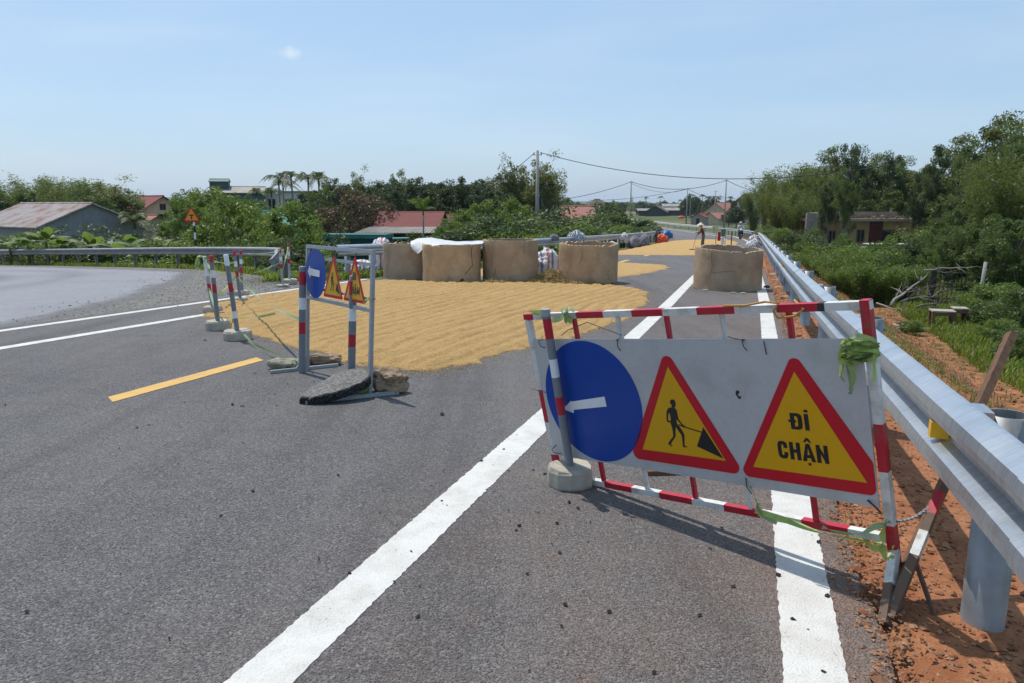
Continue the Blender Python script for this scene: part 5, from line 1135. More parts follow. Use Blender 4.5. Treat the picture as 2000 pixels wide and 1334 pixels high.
# ================================================================ people and motorbike
def skin_body(name, joints, edges, radii, regions, mats, parent, root):
    me = bpy.data.meshes.new(name); keys = list(joints); me.from_pydata([joints[k_] for k_ in keys], [(keys.index(a), keys.index(b)) for a, b in edges], []); ob = bpy.data.objects.new(name, me); COL.objects.link(ob)
    md = ob.modifiers.new('skin', 'SKIN'); md.use_smooth_shade = True; ob.modifiers.new('sub', 'SUBSURF').levels = 2
    for i, k_ in enumerate(keys):
        q = me.skin_vertices[0].data[i]; r = radii[k_]; q.radius = r if hasattr(r, '__len__') else (r, r); q.use_root = (k_ == root)
    dg = bpy.context.evaluated_depsgraph_get(); dg.update(); ev = bpy.data.meshes.new_from_object(ob.evaluated_get(dg)); bpy.data.objects.remove(ob)
    ev.materials.clear()
    for mt in mats: ev.materials.append(mt)
    segs = [(Vector(joints[a]), Vector(joints[b]), regions.get((a, b), regions.get(b, 0))) for a, b in edges]
    for p in ev.polygons:
        best = 1e9
        for a, b, rg in segs:
            d = b - a; t = max(0, min(1, (p.center - a).dot(d) / max(d.length_squared, 1e-9))); q = (p.center - a - d * t).length
            if q < best: best = q; p.material_index = rg
        p.use_smooth = True
    return link(name, ev, parent)
def hand(parent, wrist, direction, palm_n, mt):
    """palm with four unequal bent fingers and a thumb"""
    d = Vector(direction).normalized(); n_ = Vector(palm_n).normalized(); s = d.cross(n_).normalized(); w = Vector(wrist); m = MB(); m.tube([w, w + d * .04, w + d * .085], [.020, .034, .030], 8)
    for i, (l, o_) in enumerate(((.060, -.026), (.072, -.009), (.068, .009), (.052, .025))):
        a = w + d * .08 + s * o_; m.tube([a, a + d * l * .45 + n_ * .006, a + d * l * .75 + n_ * .026, a + d * l * .8 + n_ * .048], [.0095, .009, .008, .006], 6)
    a = w + d * .03 - s * .03; m.tube([a, a - s * .022 + d * .02 + n_ * .01, a - s * .024 + d * .05 + n_ * .02], [.011, .010, .007], 6); return m.build('hand', mt, parent, True)
def head(parent, c, r, face, mats, hair=True):
    c = Vector(c); f = Vector(face).normalized(); bm = bmesh.new(); bmesh.ops.create_icosphere(bm, subdivisions=3, radius=1); up = Vector((0, 0, 1)); s = f.cross(up).normalized(); u = s.cross(f)
    for v in bm.verts:
        q = v.co.copy(); k_ = 1 - .18 * max(0, -q.z); v.co = c + (s * q.x * .82 * k_ + f * q.y * .95 * k_ + u * q.z * 1.18) * r
    me = bpy.data.meshes.new('head'); bm.to_mesh(me); bm.free(); [me.materials.append(x) for x in mats]
    for p in me.polygons: q = (p.center - c); p.material_index = 1 if hair and (q.dot(u) > r * .45 or q.dot(f) < -r * .15) else 0; p.use_smooth = True
    h = link('head', me, parent); m = MB(); m.tube([c + f * r * .9 + u * r * .25, c + f * r * 1.12 - u * r * .18, c + f * r * .93 - u * r * .25], [.008, .016, .01], 6); m.build('nose', mats[0], h)
    for sg in (-1, 1):
        e = MB(); e.lathe([(.001, -.008), (.011, 0), (.001, .008)], 8, 0, tuple(c + f * r * .87 + s * sg * r * .34 + u * r * .12)); e.build('eye', M['black'], h); e = MB(); e.tube([c + s * sg * r * .80 + u * r * .15, c + s * sg * r * .92, c + s * sg * r * .80 - u * r * .2], [.012, .022, .01], 6); e.build('ear', mats[0], h)
    e = MB(); e.tube([c + f * r * .86 - u * r * .52 - s * r * .25, c + f * r * .92 - u * r * .55, c + f * r * .86 - u * r * .52 + s * r * .25], [.004, .009, .004], 5); e.build('mouth', M['cloth_red'], h)
    return h
HAIR = m_worn('dark_hair', (.012, .010, .009), .5, .1)
def person(label, loc, rz, shirt, trousers, joints, scale=1.0, facing=(0, 1, -.2), hair=True):
    o = thing('person', label, 'person', loc, rz, None, scale); J = joints
    edges = [('pelvis', 'waist'), ('waist', 'chest'), ('chest', 'neck'), ('chest', 'shL'), ('shL', 'elL'), ('elL', 'wrL'), ('chest', 'shR'), ('shR', 'elR'), ('elR', 'wrR'), ('pelvis', 'hipL'), ('hipL', 'knL'), ('knL', 'anL'), ('anL', 'toL'), ('pelvis', 'hipR'), ('hipR', 'knR'), ('knR', 'anR'), ('anR', 'toR')]
    rad = dict(pelvis=(.15, .12), waist=(.135, .105), chest=(.16, .115), neck=.055, shL=.068, elL=.046, wrL=.034, shR=.068, elR=.046, wrR=.034, hipL=.095, knL=.064, anL=.044, toL=.035, hipR=.095, knR=.064, anR=.044, toR=.035)
    reg = {('pelvis', 'waist'): 1, ('waist', 'chest'): 1, ('chest', 'neck'): 1, ('chest', 'shL'): 1, ('shL', 'elL'): 1, ('elL', 'wrL'): 1, ('chest', 'shR'): 1, ('shR', 'elR'): 1, ('elR', 'wrR'): 1, ('pelvis', 'hipL'): 2, ('hipL', 'knL'): 2, ('knL', 'anL'): 2, ('anL', 'toL'): 3, ('pelvis', 'hipR'): 2, ('hipR', 'knR'): 2, ('knR', 'anR'): 2, ('anR', 'toR'): 3}
    skin_body('body', J, edges, rad, reg, [M['skin'], shirt, trousers, M['rubber']], o, 'pelvis')
    hd = head(o, Vector(J['neck']) + Vector(facing).normalized() * .05 + Vector((0, 0, .12)), .098, facing, [M['skin'], HAIR], hair)
    for w, e in (('wrL', 'elL'), ('wrR', 'elR')): hand(o, J[w], Vector(J[w]) - Vector(J[e]), (0, .2, -1), M['skin'])
    return o, hd
def cone_hat(parent, c, r=.235, h=.17):
    m = MB(); m.lathe([(r, 0), (r * .985, .008), (r * .5, h * .52), (.012, h), (.002, h)], 28, 0, c); hh = m.build('conical_hat', M['hat'], parent, True); m2 = MB(); m2.tube([Vector(c) + Vector((.10, 0, .02)), Vector(c) + Vector((.07, 0, -.17)), Vector(c) + Vector((-.07, 0, -.17)), Vector(c) + Vector((-.10, 0, .02))], .004, 5); m2.build('chin_strap', M['cloth_dark'], hh); return hh
# woman raking, bent slightly forward; faces left (-x) along the road
wj = dict(pelvis=(0, 0, .86), waist=(-.03, 0, 1.0), chest=(-.09, 0, 1.2), neck=(-.13, 0, 1.36), shL=(-.10, -.17, 1.27), elL=(-.22, -.22, 1.03), wrL=(-.36, -.16, .92), shR=(-.10, .17, 1.27), elR=(-.20, .22, 1.04), wrR=(-.38, .12, 1.04), hipL=(0, -.09, .82), knL=(.0, -.11, .46), anL=(.07, -.11, .08), toL=(-.05, -.12, .03), hipR=(0, .09, .82), knR=(-.08, .10, .46), anR=(-.06, .11, .08), toR=(-.19, .12, .03))
wp = st(43.6, -2.75); wo, wh = person('person in a maroon shirt and conical hat raking the far rice', wp + Vector((0, 0, .03)), -.25, M['cloth_red'], M['cloth_olive'], wj, .93, (-1, 0, -.25), True); cone_hat(wo, (-.20, 0, 1.50))
m = MB(); m.tube([(-.20, .22, 1.18), (-.38, .12, 1.02), (-.40, -.16, .90), (-.60, -.55, .10)], .014, 6); rk = m.build('rake', M['wood']); m = MB(); m.bar((-.80, -.50, .06), (-.42, -.66, .06), .03, .05); [m.bar((-.80 + .38 * i / 6, -.50 - .16 * i / 6, .05), (-.80 + .38 * i / 6, -.50 - .16 * i / 6, -.01), .012) for i in range(7)]
rk.location = wp + Vector((0, 0, .03)); rk.rotation_euler = (0, 0, -.25); rk.scale = (.93,) * 3; m.build('rake_head', M['wood'], rk); tag(rk, 'long wooden rake held by the person in the conical hat', 'rake')
pj = dict(pelvis=(0, 0, .72), waist=(.02, 0, .88), chest=(.06, 0, 1.08), neck=(.10, 0, 1.22), shL=(.05, .16, 1.14), elL=(.12, .22, .92), wrL=(.24, .18, .78), shR=(.05, -.16, 1.14), elR=(.14, -.22, .92), wrR=(.26, -.14, .80), hipL=(0, .09, .68), knL=(.08, .11, .40), anL=(-.02, .11, .07), toL=(.10, .12, .03), hipR=(0, -.09, .68), knR=(.06, -.11, .40), anR=(-.04, -.11, .07), toR=(.08, -.12, .03))
person('person in dark clothes stooping by the blue and orange sheets at the left rail', st(57.5, -7.15, .02), -.2, M['cloth_grey'], M['cloth_dark'], pj, .88, (1, 0, -.5))
lump('tarp_heap', 'rounded blue tarpaulin heap at the far left edge of the rice', st(66, -7.3, .22), (.42, .34, .40), 51, M['tarp_blue'], 'tarpaulin', .32, 4); lump('tarp_heap', 'orange tarpaulin heap in front of the blue one', st(60.3, -7.0, 0), (.36, .32, .36), 52, M['tarp_orange'], 'tarpaulin', .42, 4, .4); 
_q = at(1331, 421, 290); lump('tarp_heap', 'distant bright orange sheet on the field below the dark shed', Vector((_q.x, 290, tz(_q.x, 290))), (1.0, .5, .55), 53, M['tarp_orange'], 'tarpaulin', .3, 4)
# far sign stand beside the woman
q = st(44.6, -1.85); SF = thing('sign_stand', 'far sign stand edge on beside the person with the conical hat', 'sign stand', q, -.45); 
for a in (-.55, .55): m = MB(); m.bar((a * .3, a, 0), (a * .3, a, 1.2), .04); m.build('upright', MS, SF)
m = MB(); m.bar((-.165, -.55, 1.18), (.165, .55, 1.18), .035); m.build('crossbar', MS, SF)
m = MB(); m.box((0, 0, 0), (.26, .02, .5), None); o = m.build('red_panel', M['sign_red'], SF); o.location = (-.05, -.20, .80); o.rotation_euler = (0, 0, 1.1); m = MB(); m.box((0, 0, 0), (.24, .02, .45), None); o = m.build('white_panel', M['sign_white'], SF); o.location = (.08, .24, .55); o.rotation_euler = (0, 0, 1.1)
m = MB(); m.box((0, 0, 0), (.34, .02, .42), None); M['green_panel'] = m_worn('green_panel', (.10, .16, .12), .6, .2); o = m.build('green_panel', M['green_panel'], SF); o.location = (.085, .26, 1.0); o.rotation_euler = (0, 0, 1.1)
m = MB(); m.tube([(0, 0, 0), (0, 0, 1.05)], .035, 8); o = m.build('stake', M['wood']); o.location = st(46.5, -1.3); tag(o, 'thin dark stake in the far rice right of the far sign stand', 'stake')
# scooter with rider coming towards us
q = st(78, -1.35); MBK = thing('motorbike', 'black scooter ridden towards the camera in the right lane', 'motorbike', q, -YAW + .12)
def wheel(y): 
    m = MB(); m.tube([(0, y + .25 * math.cos(t), .27 + .25 * math.sin(t)) for t in np.linspace(0, 2 * math.pi, 25)], .05, 8, cap=False); w = m.build('wheel', M['rubber'], MBK, True); k_ = MB(); k_.tube([(-.03, y, .27), (.03, y, .27)], .17, 14); k_.build('rim', M['galv_dull'], w)
wheel(-.62); wheel(.58)
m = MB(); m.tube([(0, .75, .62), (0, .35, .66), (0, .0, .58), (0, -.12, .34), (0, -.34, .36), (0, -.48, .62), (0, -.50, .92)], [.08, .17, .17, .15, .16, .19, .10], 12); m.build('bodywork', M['black_gloss'], MBK, True)
m = MB(); m.lathe([(.04, -.13), (.15, -.07), (.17, .02), (.12, .10), (.03, .13)], 14, 0, (0, -.56, .94)); m.build('front_cowl', M['cloth_white'], MBK, True); m = MB(); m.lathe([(.03, -.05), (.085, 0), (.03, .05)], 12, 0, (0, -.70, .92)); m.build('headlight', M['lamp'], MBK, True)
m = MB(); m.tube([(-.36, -.40, 1.02), (-.15, -.48, 1.0), (.15, -.48, 1.0), (.36, -.40, 1.02)], .016, 8); m.build('handlebar', M['dark'], MBK)
for sg in (-1, 1):
    m = MB(); m.tube([(sg * .26, -.44, 1.02), (sg * .32, -.46, 1.18)], .008, 6); m.box((sg * .34, -.46, 1.22), (.13, .02, .08)); m.build('mirror', M['dark'], MBK); m = MB(); m.tube([(sg * .06, -.50, .62), (sg * .07, -.62, .27)], .022, 8); m.build('fork', M['galv_dull'], MBK)
m = MB(); m.tube([(0, -.02, .76), (0, .35, .80), (0, .72, .82)], [.11, .15, .10], 10); m.build('seat', M['rubber'], MBK, True); m = MB(); m.box((0, -.86, .46), (.12, .01, .09)); m.build('front_mudguard_plate', M['cloth_white'], MBK)
rj = dict(pelvis=(0, .22, .92), waist=(0, .20, 1.06), chest=(0, .14, 1.28), neck=(0, .11, 1.44), shL=(.18, .12, 1.35), elL=(.30, -.10, 1.14), wrL=(.30, -.32, 1.06), shR=(-.18, .12, 1.35), elR=(-.30, -.10, 1.14), wrR=(-.30, -.32, 1.06), hipL=(.10, .18, .90), knL=(.19, -.22, .80), anL=(.17, -.12, .40), toL=(.17, -.25, .36), hipR=(-.10, .18, .90), knR=(-.19, -.22, .80), anR=(-.17, -.12, .40), toR=(-.17, -.25, .36))
ro, rh = person('rider in white sitting on the black scooter', q, -YAW + .12, M['cloth_white'], M['cloth_dark'], rj, 1.0, (0, -1, -.05), False); m = MB(); m.lathe([(.135, 0), (.142, .06), (.12, .13), (.06, .175), (.005, .185)], 18, 0, (0, .09, 1.56)); m.build('helmet', M['cloth_white'], ro, True)

# ================================================================ buildings
def house(name, label, cat, c, rz, w, d, h, rh, wall_m, roof_m, over=.4, hip=False, gable_m=None, ribs=0, windows=(), flat_roof=False, rib_r=.03, courses=0):
    """w along x (ridge direction), d along y; front is -y. windows: (face, u, z, w, h, kind)"""
    o = thing(name, label, cat, c, rz); m = MB(); t = .18
    for s in (-1, 1): m.box((0, s * (d / 2 - t / 2), h / 2 - .6), (w, t, h + 1.2)); m.box((s * (w / 2 - t / 2), 0, h / 2 - .6), (t, d - 2 * t, h + 1.2))
    if not hip and not flat_roof:
        for s in (-1, 1):
            x0 = s * (w / 2 - t); x1 = s * w / 2; m.add([(x0, -d / 2, h), (x0, d / 2, h), (x0, 0, h + rh), (x1, -d / 2, h), (x1, d / 2, h), (x1, 0, h + rh)], [(0, 1, 2), (5, 4, 3), (0, 3, 4, 1), (1, 4, 5, 2), (2, 5, 3, 0)])
    m.build('wall', wall_m, o)
    if flat_roof:
        m = MB(); m.box((0, 0, h + .11), (w + over * 2, d + over * 2, .2)); r = m.build('roof', roof_m, o)
    else:
        for s in (-1, 1):
            m = MB(); sl = rh / (d / 2); e = d / 2 + over; ze = h - sl * over; k_ = w / 2 + over; xr = k_ - (e if hip else 0) * .8; th = .08
            a = [(-k_, s * e, ze + .02), (k_, s * e, ze + .02), (xr, 0, h + rh + .02), (-xr, 0, h + rh + .02)]; m.add(a + [(x, y, z + th) for x, y, z in a], [(3, 2, 1, 0) if s < 0 else (0, 1, 2, 3), (4, 5, 6, 7) if s < 0 else (7, 6, 5, 4), (0, 1, 5, 4), (1, 2, 6, 5), (2, 3, 7, 6), (3, 0, 4, 7)]); rp = m.build('roof', roof_m, o)
            for i in range(courses):
                f0 = i / courses; f1 = (i + .9) / courses; q = MB(); za, zb_ = ze + (h + rh - ze) * f0, ze + (h + rh - ze) * f1; ya, yb = s * e * (1 - f0), s * e * (1 - f1); kx = k_ - (k_ - xr) * f0; q.add([(-kx, ya, za + .11), (kx, ya, za + .11), (kx, yb, zb_ + .15), (-kx, yb, zb_ + .15), (-kx, ya, za + .16), (kx, ya, za + .16), (kx, yb, zb_ + .155), (-kx, yb, zb_ + .155)], [(3, 2, 1, 0), (4, 5, 6, 7), (0, 1, 5, 4), (1, 2, 6, 5), (2, 3, 7, 6), (3, 0, 4, 7)]); q.build('tile_course', roof_m, rp)
            if ribs:
                q = MB()
                for i in range(ribs):
                    x = -k_ + .05 + (2 * k_ - .1) * i / (ribs - 1); fx = 1 if not hip else min(1, max(.02, (k_ - abs(x)) / max(.01, k_ - xr)))
                    q.tube([(x, s * e, ze + .02 + th), (x, s * e * (1 - fx), ze + (h + rh - ze) * fx + .02 + th)], rib_r, 4)
                q.build('roof_rib', roof_m, rp)
        m = MB(); m.tube([(-xr, 0, h + rh + .10), (xr, 0, h + rh + .10)], .09, 6); m.build('ridge_cap', roof_m, o)
        if hip:
            for s in (-1, 1):
                m = MB(); m.add([(s * k_, -e, ze + .02), (s * k_, e, ze + .02), (s * xr, 0, h + rh + .02), (s * k_, -e, ze + .1), (s * k_, e, ze + .1), (s * xr, 0, h + rh + .1)], [(0, 1, 2), (5, 4, 3), (0, 3, 4, 1), (1, 4, 5, 2), (2, 5, 3, 0)]); m.build('roof', roof_m, o)
    for (face, u, z, ww, hh, kind) in windows:
        m = MB(); fm = MB(); dd = .06
        def P_(a, b, c_):
            if face == 'f': return (a, -d / 2 - c_, b)
            if face == 'b': return (a, d / 2 + c_, b)
            if face == 'l': return (-w / 2 - c_, a, b)
            return (w / 2 + c_, a, b)
        def pane(mb, a0, a1, b0, b1, c0, c1):
            v_ = [P_(a0, b0, c0), P_(a1, b0, c0), P_(a1, b1, c0), P_(a0, b1, c0), P_(a0, b0, c1), P_(a1, b0, c1), P_(a1, b1, c1), P_(a0, b1, c1)]; mb.add(v_, [(0, 1, 2, 3), (7, 6, 5, 4), (0, 4, 5, 1), (1, 5, 6, 2), (2, 6, 7, 3), (3, 7, 4, 0)])
        pane(fm, u - ww / 2, u + ww / 2, z, z + hh, -.02, .015); f_ = fm.build('window' if kind == 'w' else 'door', M['glass'] if kind == 'w' else M['dark_door'], o)
        for a0, a1, b0, b1 in ((u - ww / 2 - .06, u + ww / 2 + .06, z + hh, z + hh + .08), (u - ww / 2 - .06, u + ww / 2 + .06, z - .08, z), (u - ww / 2 - .06, u - ww / 2, z, z + hh), (u + ww / 2, u + ww / 2 + .06, z, z + hh), (u - .03, u + .03, z, z + hh)): pane(m, a0, a1, b0, b1, 0, .05)
        m.build('frame', M['frame'], f_)
    return o
M['dark_door'] = m_worn('dark_opening', (.025, .02, .018), .8, .3); M['frame'] = m_worn('window_frame', (.16, .13, .10), .7, .3)
W_ = dict(grey=wall((.26, .27, .28)), cream=wall((.55, .46, .32)), ochre=wall((.40, .265, .125), (.22, .15, .085), .7), green=wall((.22, .40, .33)), white=wall((.62, .62, .60)), teal=wall((.010, .055, .055), None, .2), dark=wall((.05, .055, .06)), brick=wall((.30, .27, .25)), dgreen=wall((.055, .11, .11)))
RF = dict(rust=roof((.40, .36, .345), 9, (.24, .11, .075), .8), red=roof((.20, .050, .042), 9, (.13, .04, .036), .6), pink=roof((.34, .15, .115), 9, (.26, .11, .09), .6), grey=roof((.33, .30, .26), 9, (.20, .17, .14), .8), teal=roof((.10, .26, .22), 9, (.1, .25, .22)), dteal=roof((.05, .17, .16)), concrete=roof((.34, .29, .25), 9, (.17, .13, .1), .8), dark=roof((.10, .09, .07)), green=roof((.16, .22, .19)))
def put(px, Y, dz=0.0): q = at(px, 398, Y); return Vector((q.x, Y, tz(q.x, Y) + dz))
c = put(157, 56); ridge = 1.5 - c.z; c = c + Vector((-5.0, 3.4, 0)) - Vector((1.0, -2.5, 0))
house('storage_shed', 'long grey shed with a rusty patched sheet metal roof at the far left', 'shed', c + Vector((-1.0, 2.5, 0)), -.6, 12, 8.2, ridge - 1.75, 1.7, W_['grey'], RF['rust'], .35, ribs=38)
c = put(296, 92); house('village_house', 'two storey house with a red gable roof above the far left trees', 'house', c, -.75, 6.4, 6.0, 4.6, 1.9, W_['cream'], RF['red'], .5, windows=(('f', -1.6, 3.0, 1.0, 1.3, 'w'), ('f', 1.4, 3.0, 1.0, 1.3, 'w'), ('r', 0, 3.0, 1.1, 1.4, 'w'), ('r', 0, 5.0, .6, .6, 'w')))
c = put(250, 88); house('village_house', 'lower house with an orange roof just under the two storey red one', 'house', put(280, 84), -.7, 6, 5, 2.6, 1.4, W_['cream'], RF['pink'], .4)
c = put(432, 105); hh = at(432, 352, 105).z - c.z; house('tower_block', 'narrow dark green tower rising behind the trees', 'building', c, .25, 2.4, 2.4, hh - .25, .3, W_['dgreen'], RF['green'], .12, windows=(('f', 0, hh - 1.6, .7, .8, 'w'),))
c = put(470, 106); hh = at(470, 366, 106).z - c.z; house('long_building', 'long green walled building with a mossy roof right of the narrow tower', 'building', c, .25, 6.4, 6, hh - .8, .8, W_['dgreen'], RF['grey'], .3)
c = put(560, 112); hh = at(560, 375, 112).z - c.z; house('long_building', 'long white building behind the row of areca palms', 'building', c, .0, 9.5, 6, hh - .1, .8, W_['white'], RF['concrete'], .25, flat_roof=True, windows=(('f', -3.6, hh - 2.3, .9, 1.2, 'w'), ('f', -1.2, hh - 2.3, .9, 1.2, 'w'), ('f', 1.2, hh - 2.3, .9, 1.2, 'w'), ('f', 3.4, hh - 2.3, .9, 1.2, 'w')))
c = put(530, 60); hh = at(530, 415, 60).z - c.z; house('storage_shed', 'small shed with a pale turquoise roof among the bushes', 'shed', c, .55, 3.4, 3.4, hh - .9, .9, W_['dgreen'], RF['teal'], .3, ribs=14)
c = put(668, 37); hh = at(668, 458, 37).z - c.z; house('storage_shed', 'low dark green metal shed behind the left rail', 'shed', c + Vector((-.1, .6, 0)), -.12, 4.6, 1.4, hh - .2, .25, W_['teal'], RF['dteal'], .06, flat_roof=True)
c = put(800, 58); hh = at(800, 418, 58).z - c.z; H0 = house('village_house', 'small house with a red tiled roof behind the leftmost rings', 'house', c + Vector((-.2, 3, 0)), -.12, 4.9, 4.6, hh - 1.25, 1.25, W_['brick'], RF['red'], .25, courses=15)
H1 = house('village_house', 'second red roof end just right of the small tiled house', 'house', put(866, 64), -.1, 2.6, 4.0, hh - 1.5, 1.2, W_['brick'], RF['red'], .3, courses=13)
LTN = thing('lean_to', 'grey corrugated lean-to roof in front of the small tiled house', 'shed', put(785, 54, 0)); zl = at(785, 455, 54).z - LTN.location.z; zh_ = at(785, 446, 54).z - LTN.location.z
m = MB(); m.add([(-3.3, -1.1, zl), (2.7, -1.1, zl), (2.7, 1.5, zh_), (-2.6, 1.5, zh_), (-3.3, -1.1, zl + .05), (2.7, -1.1, zl + .05), (2.7, 1.5, zh_ + .05), (-2.6, 1.5, zh_ + .05)], [(3, 2, 1, 0), (4, 5, 6, 7), (0, 1, 5, 4), (1, 2, 6, 5), (2, 3, 7, 6), (3, 0, 4, 7)]); lr = m.build('roof', RF['grey'], LTN); m = MB(); [m.tube([(-3.2 + i * .23, -1.1, zl + .06), (-2.55 + i * .205, 1.5, zh_ + .06)], .04, 4) for i in range(26)]; m.build('roof_rib', RF['grey'], lr)
for x in (-2.9, -.6, 2.4): m = MB(); m.bar((x, -.9, -.5), (x, -.9, zl), .12); m.build('post', M['wood'], LTN)
m = MB(); m.box((-.2, 1.2, zh_ / 2 - .3), (5.2, .12, zh_ + .5)); m.build('wall', W_['dark'], LTN)
m = MB(); b = put(745, 46); zt = at(745, 466, 46).z - b.z; g_ = thing('metal_awning', 'flat turquoise metal awning low behind the leftmost ring', 'awning', b); m.box((.3, 0, zt), (2.6, 1.2, .07), Matrix.Rotation(-.02, 3, 'Y')); m.build('roof', RF['teal'], g_); [MB().bar((x, 0, -.4), (x, 0, zt), .08).build('post', M['dark'], g_) for x in (-1.1, 1.7)]
c = put(1112, 92); hh = at(1112, 404, 92).z - c.z; house('village_house', 'pale green house with a plain pinkish red roof behind the bushes', 'house', c, -.12, 5.6, 4.6, hh - 1.35, 1.35, W_['green'], RF['pink'], .3, windows=(('r', 0, 1.0, .8, 1.0, 'w'),))
c = put(1166, 170); hh = at(1166, 390, 170).z - c.z; house('village_house', 'distant house with a grey hipped roof left of the far pole', 'house', c, .2, 6, 6, hh - 1.6, 1.6, W_['white'], RF['dark'], .4, hip=True)
c = put(1284, 345); hh = at(1284, 402, 345).z - c.z; house('farm_shed', 'dark gabled farm shed beyond the far field', 'shed', c, 1.25, 12, 9.5, hh - 2.6, 2.6, W_['dark'], RF['dark'], .5); house('farm_shed', 'low dark farm building left of the gabled shed', 'shed', put(1257, 350), .1, 6, 4, 2.4, .8, W_['dark'], RF['grey'], .4); house('farm_shed', 'long low farm roofs right of the gabled shed', 'shed', put(1322, 350), .05, 12, 5, 2.6, .9, W_['dark'], RF['grey'], .4)
house('village_house', 'distant pale roofed buildings behind the farm shed', 'house', put(1318, 420), .0, 14, 6, 4.2, 1.2, W_['white'], RF['grey'], .4, windows=(('f', -3, 1.5, 1.5, 1.5, 'w'), ('f', 3, 1.5, 1.5, 1.5, 'w')))
c = put(1368, 182); hh = at(1368, 417, 182).z - c.z; house('field_hut', 'small grey hut with a bright red roof right of the far field', 'hut', c, 1.05, 3.2, 3.4, hh - .9, .9, W_['brick'], RF['red'], .2, windows=(('l', 0, .1, .7, 1.5, 'd'),))
c = put(1412, 205); hh = at(1412, 396, 205).z - c.z; house('village_house', 'large house with a wide red roof behind the pole on the right', 'house', c, .85, 8.5, 7.5, hh - 2.6, 2.6, W_['cream'], RF['pink'], .5); c = put(1404, 190); house('village_house', 'lower cream walled house with a red roof below the large one', 'house', c, .6, 6, 5, at(1404, 415, 190).z - c.z - 1.4, 1.4, W_['cream'], RF['pink'], .4)
house('village_house', 'far house gable peeping above the trees right of the red roofs', 'house', put(1468, 200), .6, 6, 5, at(1468, 392, 200).z - put(1468, 200).z, 1.6, W_['white'], RF['dark'], .4)
m = MB(); b = put(1232, 600); m.tube([(0, 0, -1), (0, 0, at(1232, 383, 600).z - b.z)], [2.0, 1.7], 10); o = m.build('chimney_tower', W_['white'], None, True); o.location = b; tag(o, 'slim pale tower on the horizon behind the far bend pole', 'tower')
# concrete house on the right
c = put(1700, 60); hh = at(1700, 432, 60).z - c.z
HR = house('derelict_house', 'ochre concrete house with a flat littered roof in the right hand trees', 'house', c + Vector((-.2, 2.2, 0)), -.08, 8.6, 5.5, hh, .2, W_['ochre'], RF['concrete'], .35, flat_roof=True, windows=(('f', -2.6, .9, .45, 1.2, 'w'), ('f', -.4, 1.3, .5, .9, 'w'), ('f', 2.2, .7, 2.0, 1.5, 'w')))
m = MB(); m.box((.75, -2.78, hh / 2), (1.0, .06, hh)); m.build('maroon_pier', wall((.10, .028, .028)), HR); m = MB(); m.box((-4.3, -2.9, hh / 2 + .2), (.9, .35, hh + .9)); m.box((-3.2, -2.95, hh / 2), (.22, .3, hh)); m.build('entrance_pier', W_['brick'], HR); m = MB(); m.box((0, 1.8, hh + .45), (8.2, .2, .5)); m.box((-3.9, -1, hh + .45), (.2, 4.5, .5)); m.build('parapet', RF['concrete'], HR)
rl = np.random.default_rng(90); cl_ = np.column_stack([rl.uniform(-4.2, 4.4, 2600), rl.uniform(-2.9, 2.2, 2600), np.abs(rl.normal(0, .10, 2600)) + hh + .22]); HL = leaves('roof_litter', cl_, .10, M['leaf_brown'], rl, 1.6, .8); lo_ = link('roof_litter', HL, HR); lo_['kind'] = 'stuff'
m = MB(); m.box((-1.7, -2.80, hh / 2 + .3), (.6, .05, .9)); m.build('bare_plaster', W_['brick'], HR); m = MB(); m.box((3.7, -2.79, .8), (.5, .05, .7)); m.build('bare_plaster', W_['brick'], HR)
p = put(1745, 50); WT = thing('parked_vehicle_cover', 'long low shape under pale tarpaulin in front of the ochre house', 'covered load', p + Vector((0, 0, 0)), -.05); m = MB(); m.tube([(-2.6, 0, .45), (-1.6, 0, .62), (0, 0, .68), (1.8, 0, .64), (2.5, 0, .5)], [.3, .55, .6, .58, .3], 12); m.build('cover', M['cloth_grey'], WT, True); m = MB(); m.box((.2, -.1, 1.30), (3.6, 1.0, .05)); m.build('top_sheet', M['plastic'], WT)
# tables, fence, posts and cut branches on the right
p = at(1856, 640, 21); p.z = tz(p.x, p.y)
def table(label, c, w, d, h, rz):
    o = thing('table', label, 'table', c, rz, 'wooden tables in the grass'); n = 2
    for i in range(n): m = MB(); m.box((-w / 2 + w * (i + .5) / n, 0, h), (w / n - .012, d, .035)); m.build('plank', M['pale_wood'], o)
    for x in (-1, 1):
        for y in (-1, 1): m = MB(); m.bar((x * (w / 2 - .05), y * (d / 2 - .05), -.1), (x * (w / 2 - .05), y * (d / 2 - .05), h - .02), .06); m.build('leg', M['wood'], o)
    m = MB(); m.box((0, -d / 2 + .03, h - .08), (w - .08, .025, .09)); m.build('apron', M['wood'], o)
table('wide low wooden table standing in the grass on the right', p + Vector((-.28, 0, 0)), .62, .5, .48, -.3); table('small higher table touching the right end of the low one', p + Vector((.27, .1, 0)), .40, .45, .54, -.3)
m = MB(); p = at(1915, 600, 24); zb = tz(p.x, p.y); m.tube([(-.1, 0, -.2), (0, 0, at(1919, 512, 24).z - zb)], .055, 8); o = m.build('thin_post', M['pole'], None, True); o.location = (p.x, p.y, zb); tag(o, 'thin grey post standing in the weeds right of the tables', 'post')
FN = thing('iron_fence', 'black iron grille gate among the bushes behind the tables', 'fence', put(1860, 26)); 
m = MB(); m.bar((-.42, 0, -.2), (-.42, 0, 1.3), .13); m.bar((-.30, 0, -.2), (-.30, 0, 1.3), .04); m.build('gate_post', M['dark'], FN)
for i in range(7): m = MB(); m.bar((-.14 + i * .15, 0, -.1), (-.14 + i * .15, 0, 1.2), .022); m.build('bar', M['dark'], FN)
for z in (.25, 1.15): m = MB(); m.bar((-.3, .02, z), (.85, .02, z), .03); m.build('rail', M['dark'], FN)
rs = np.random.default_rng(14)
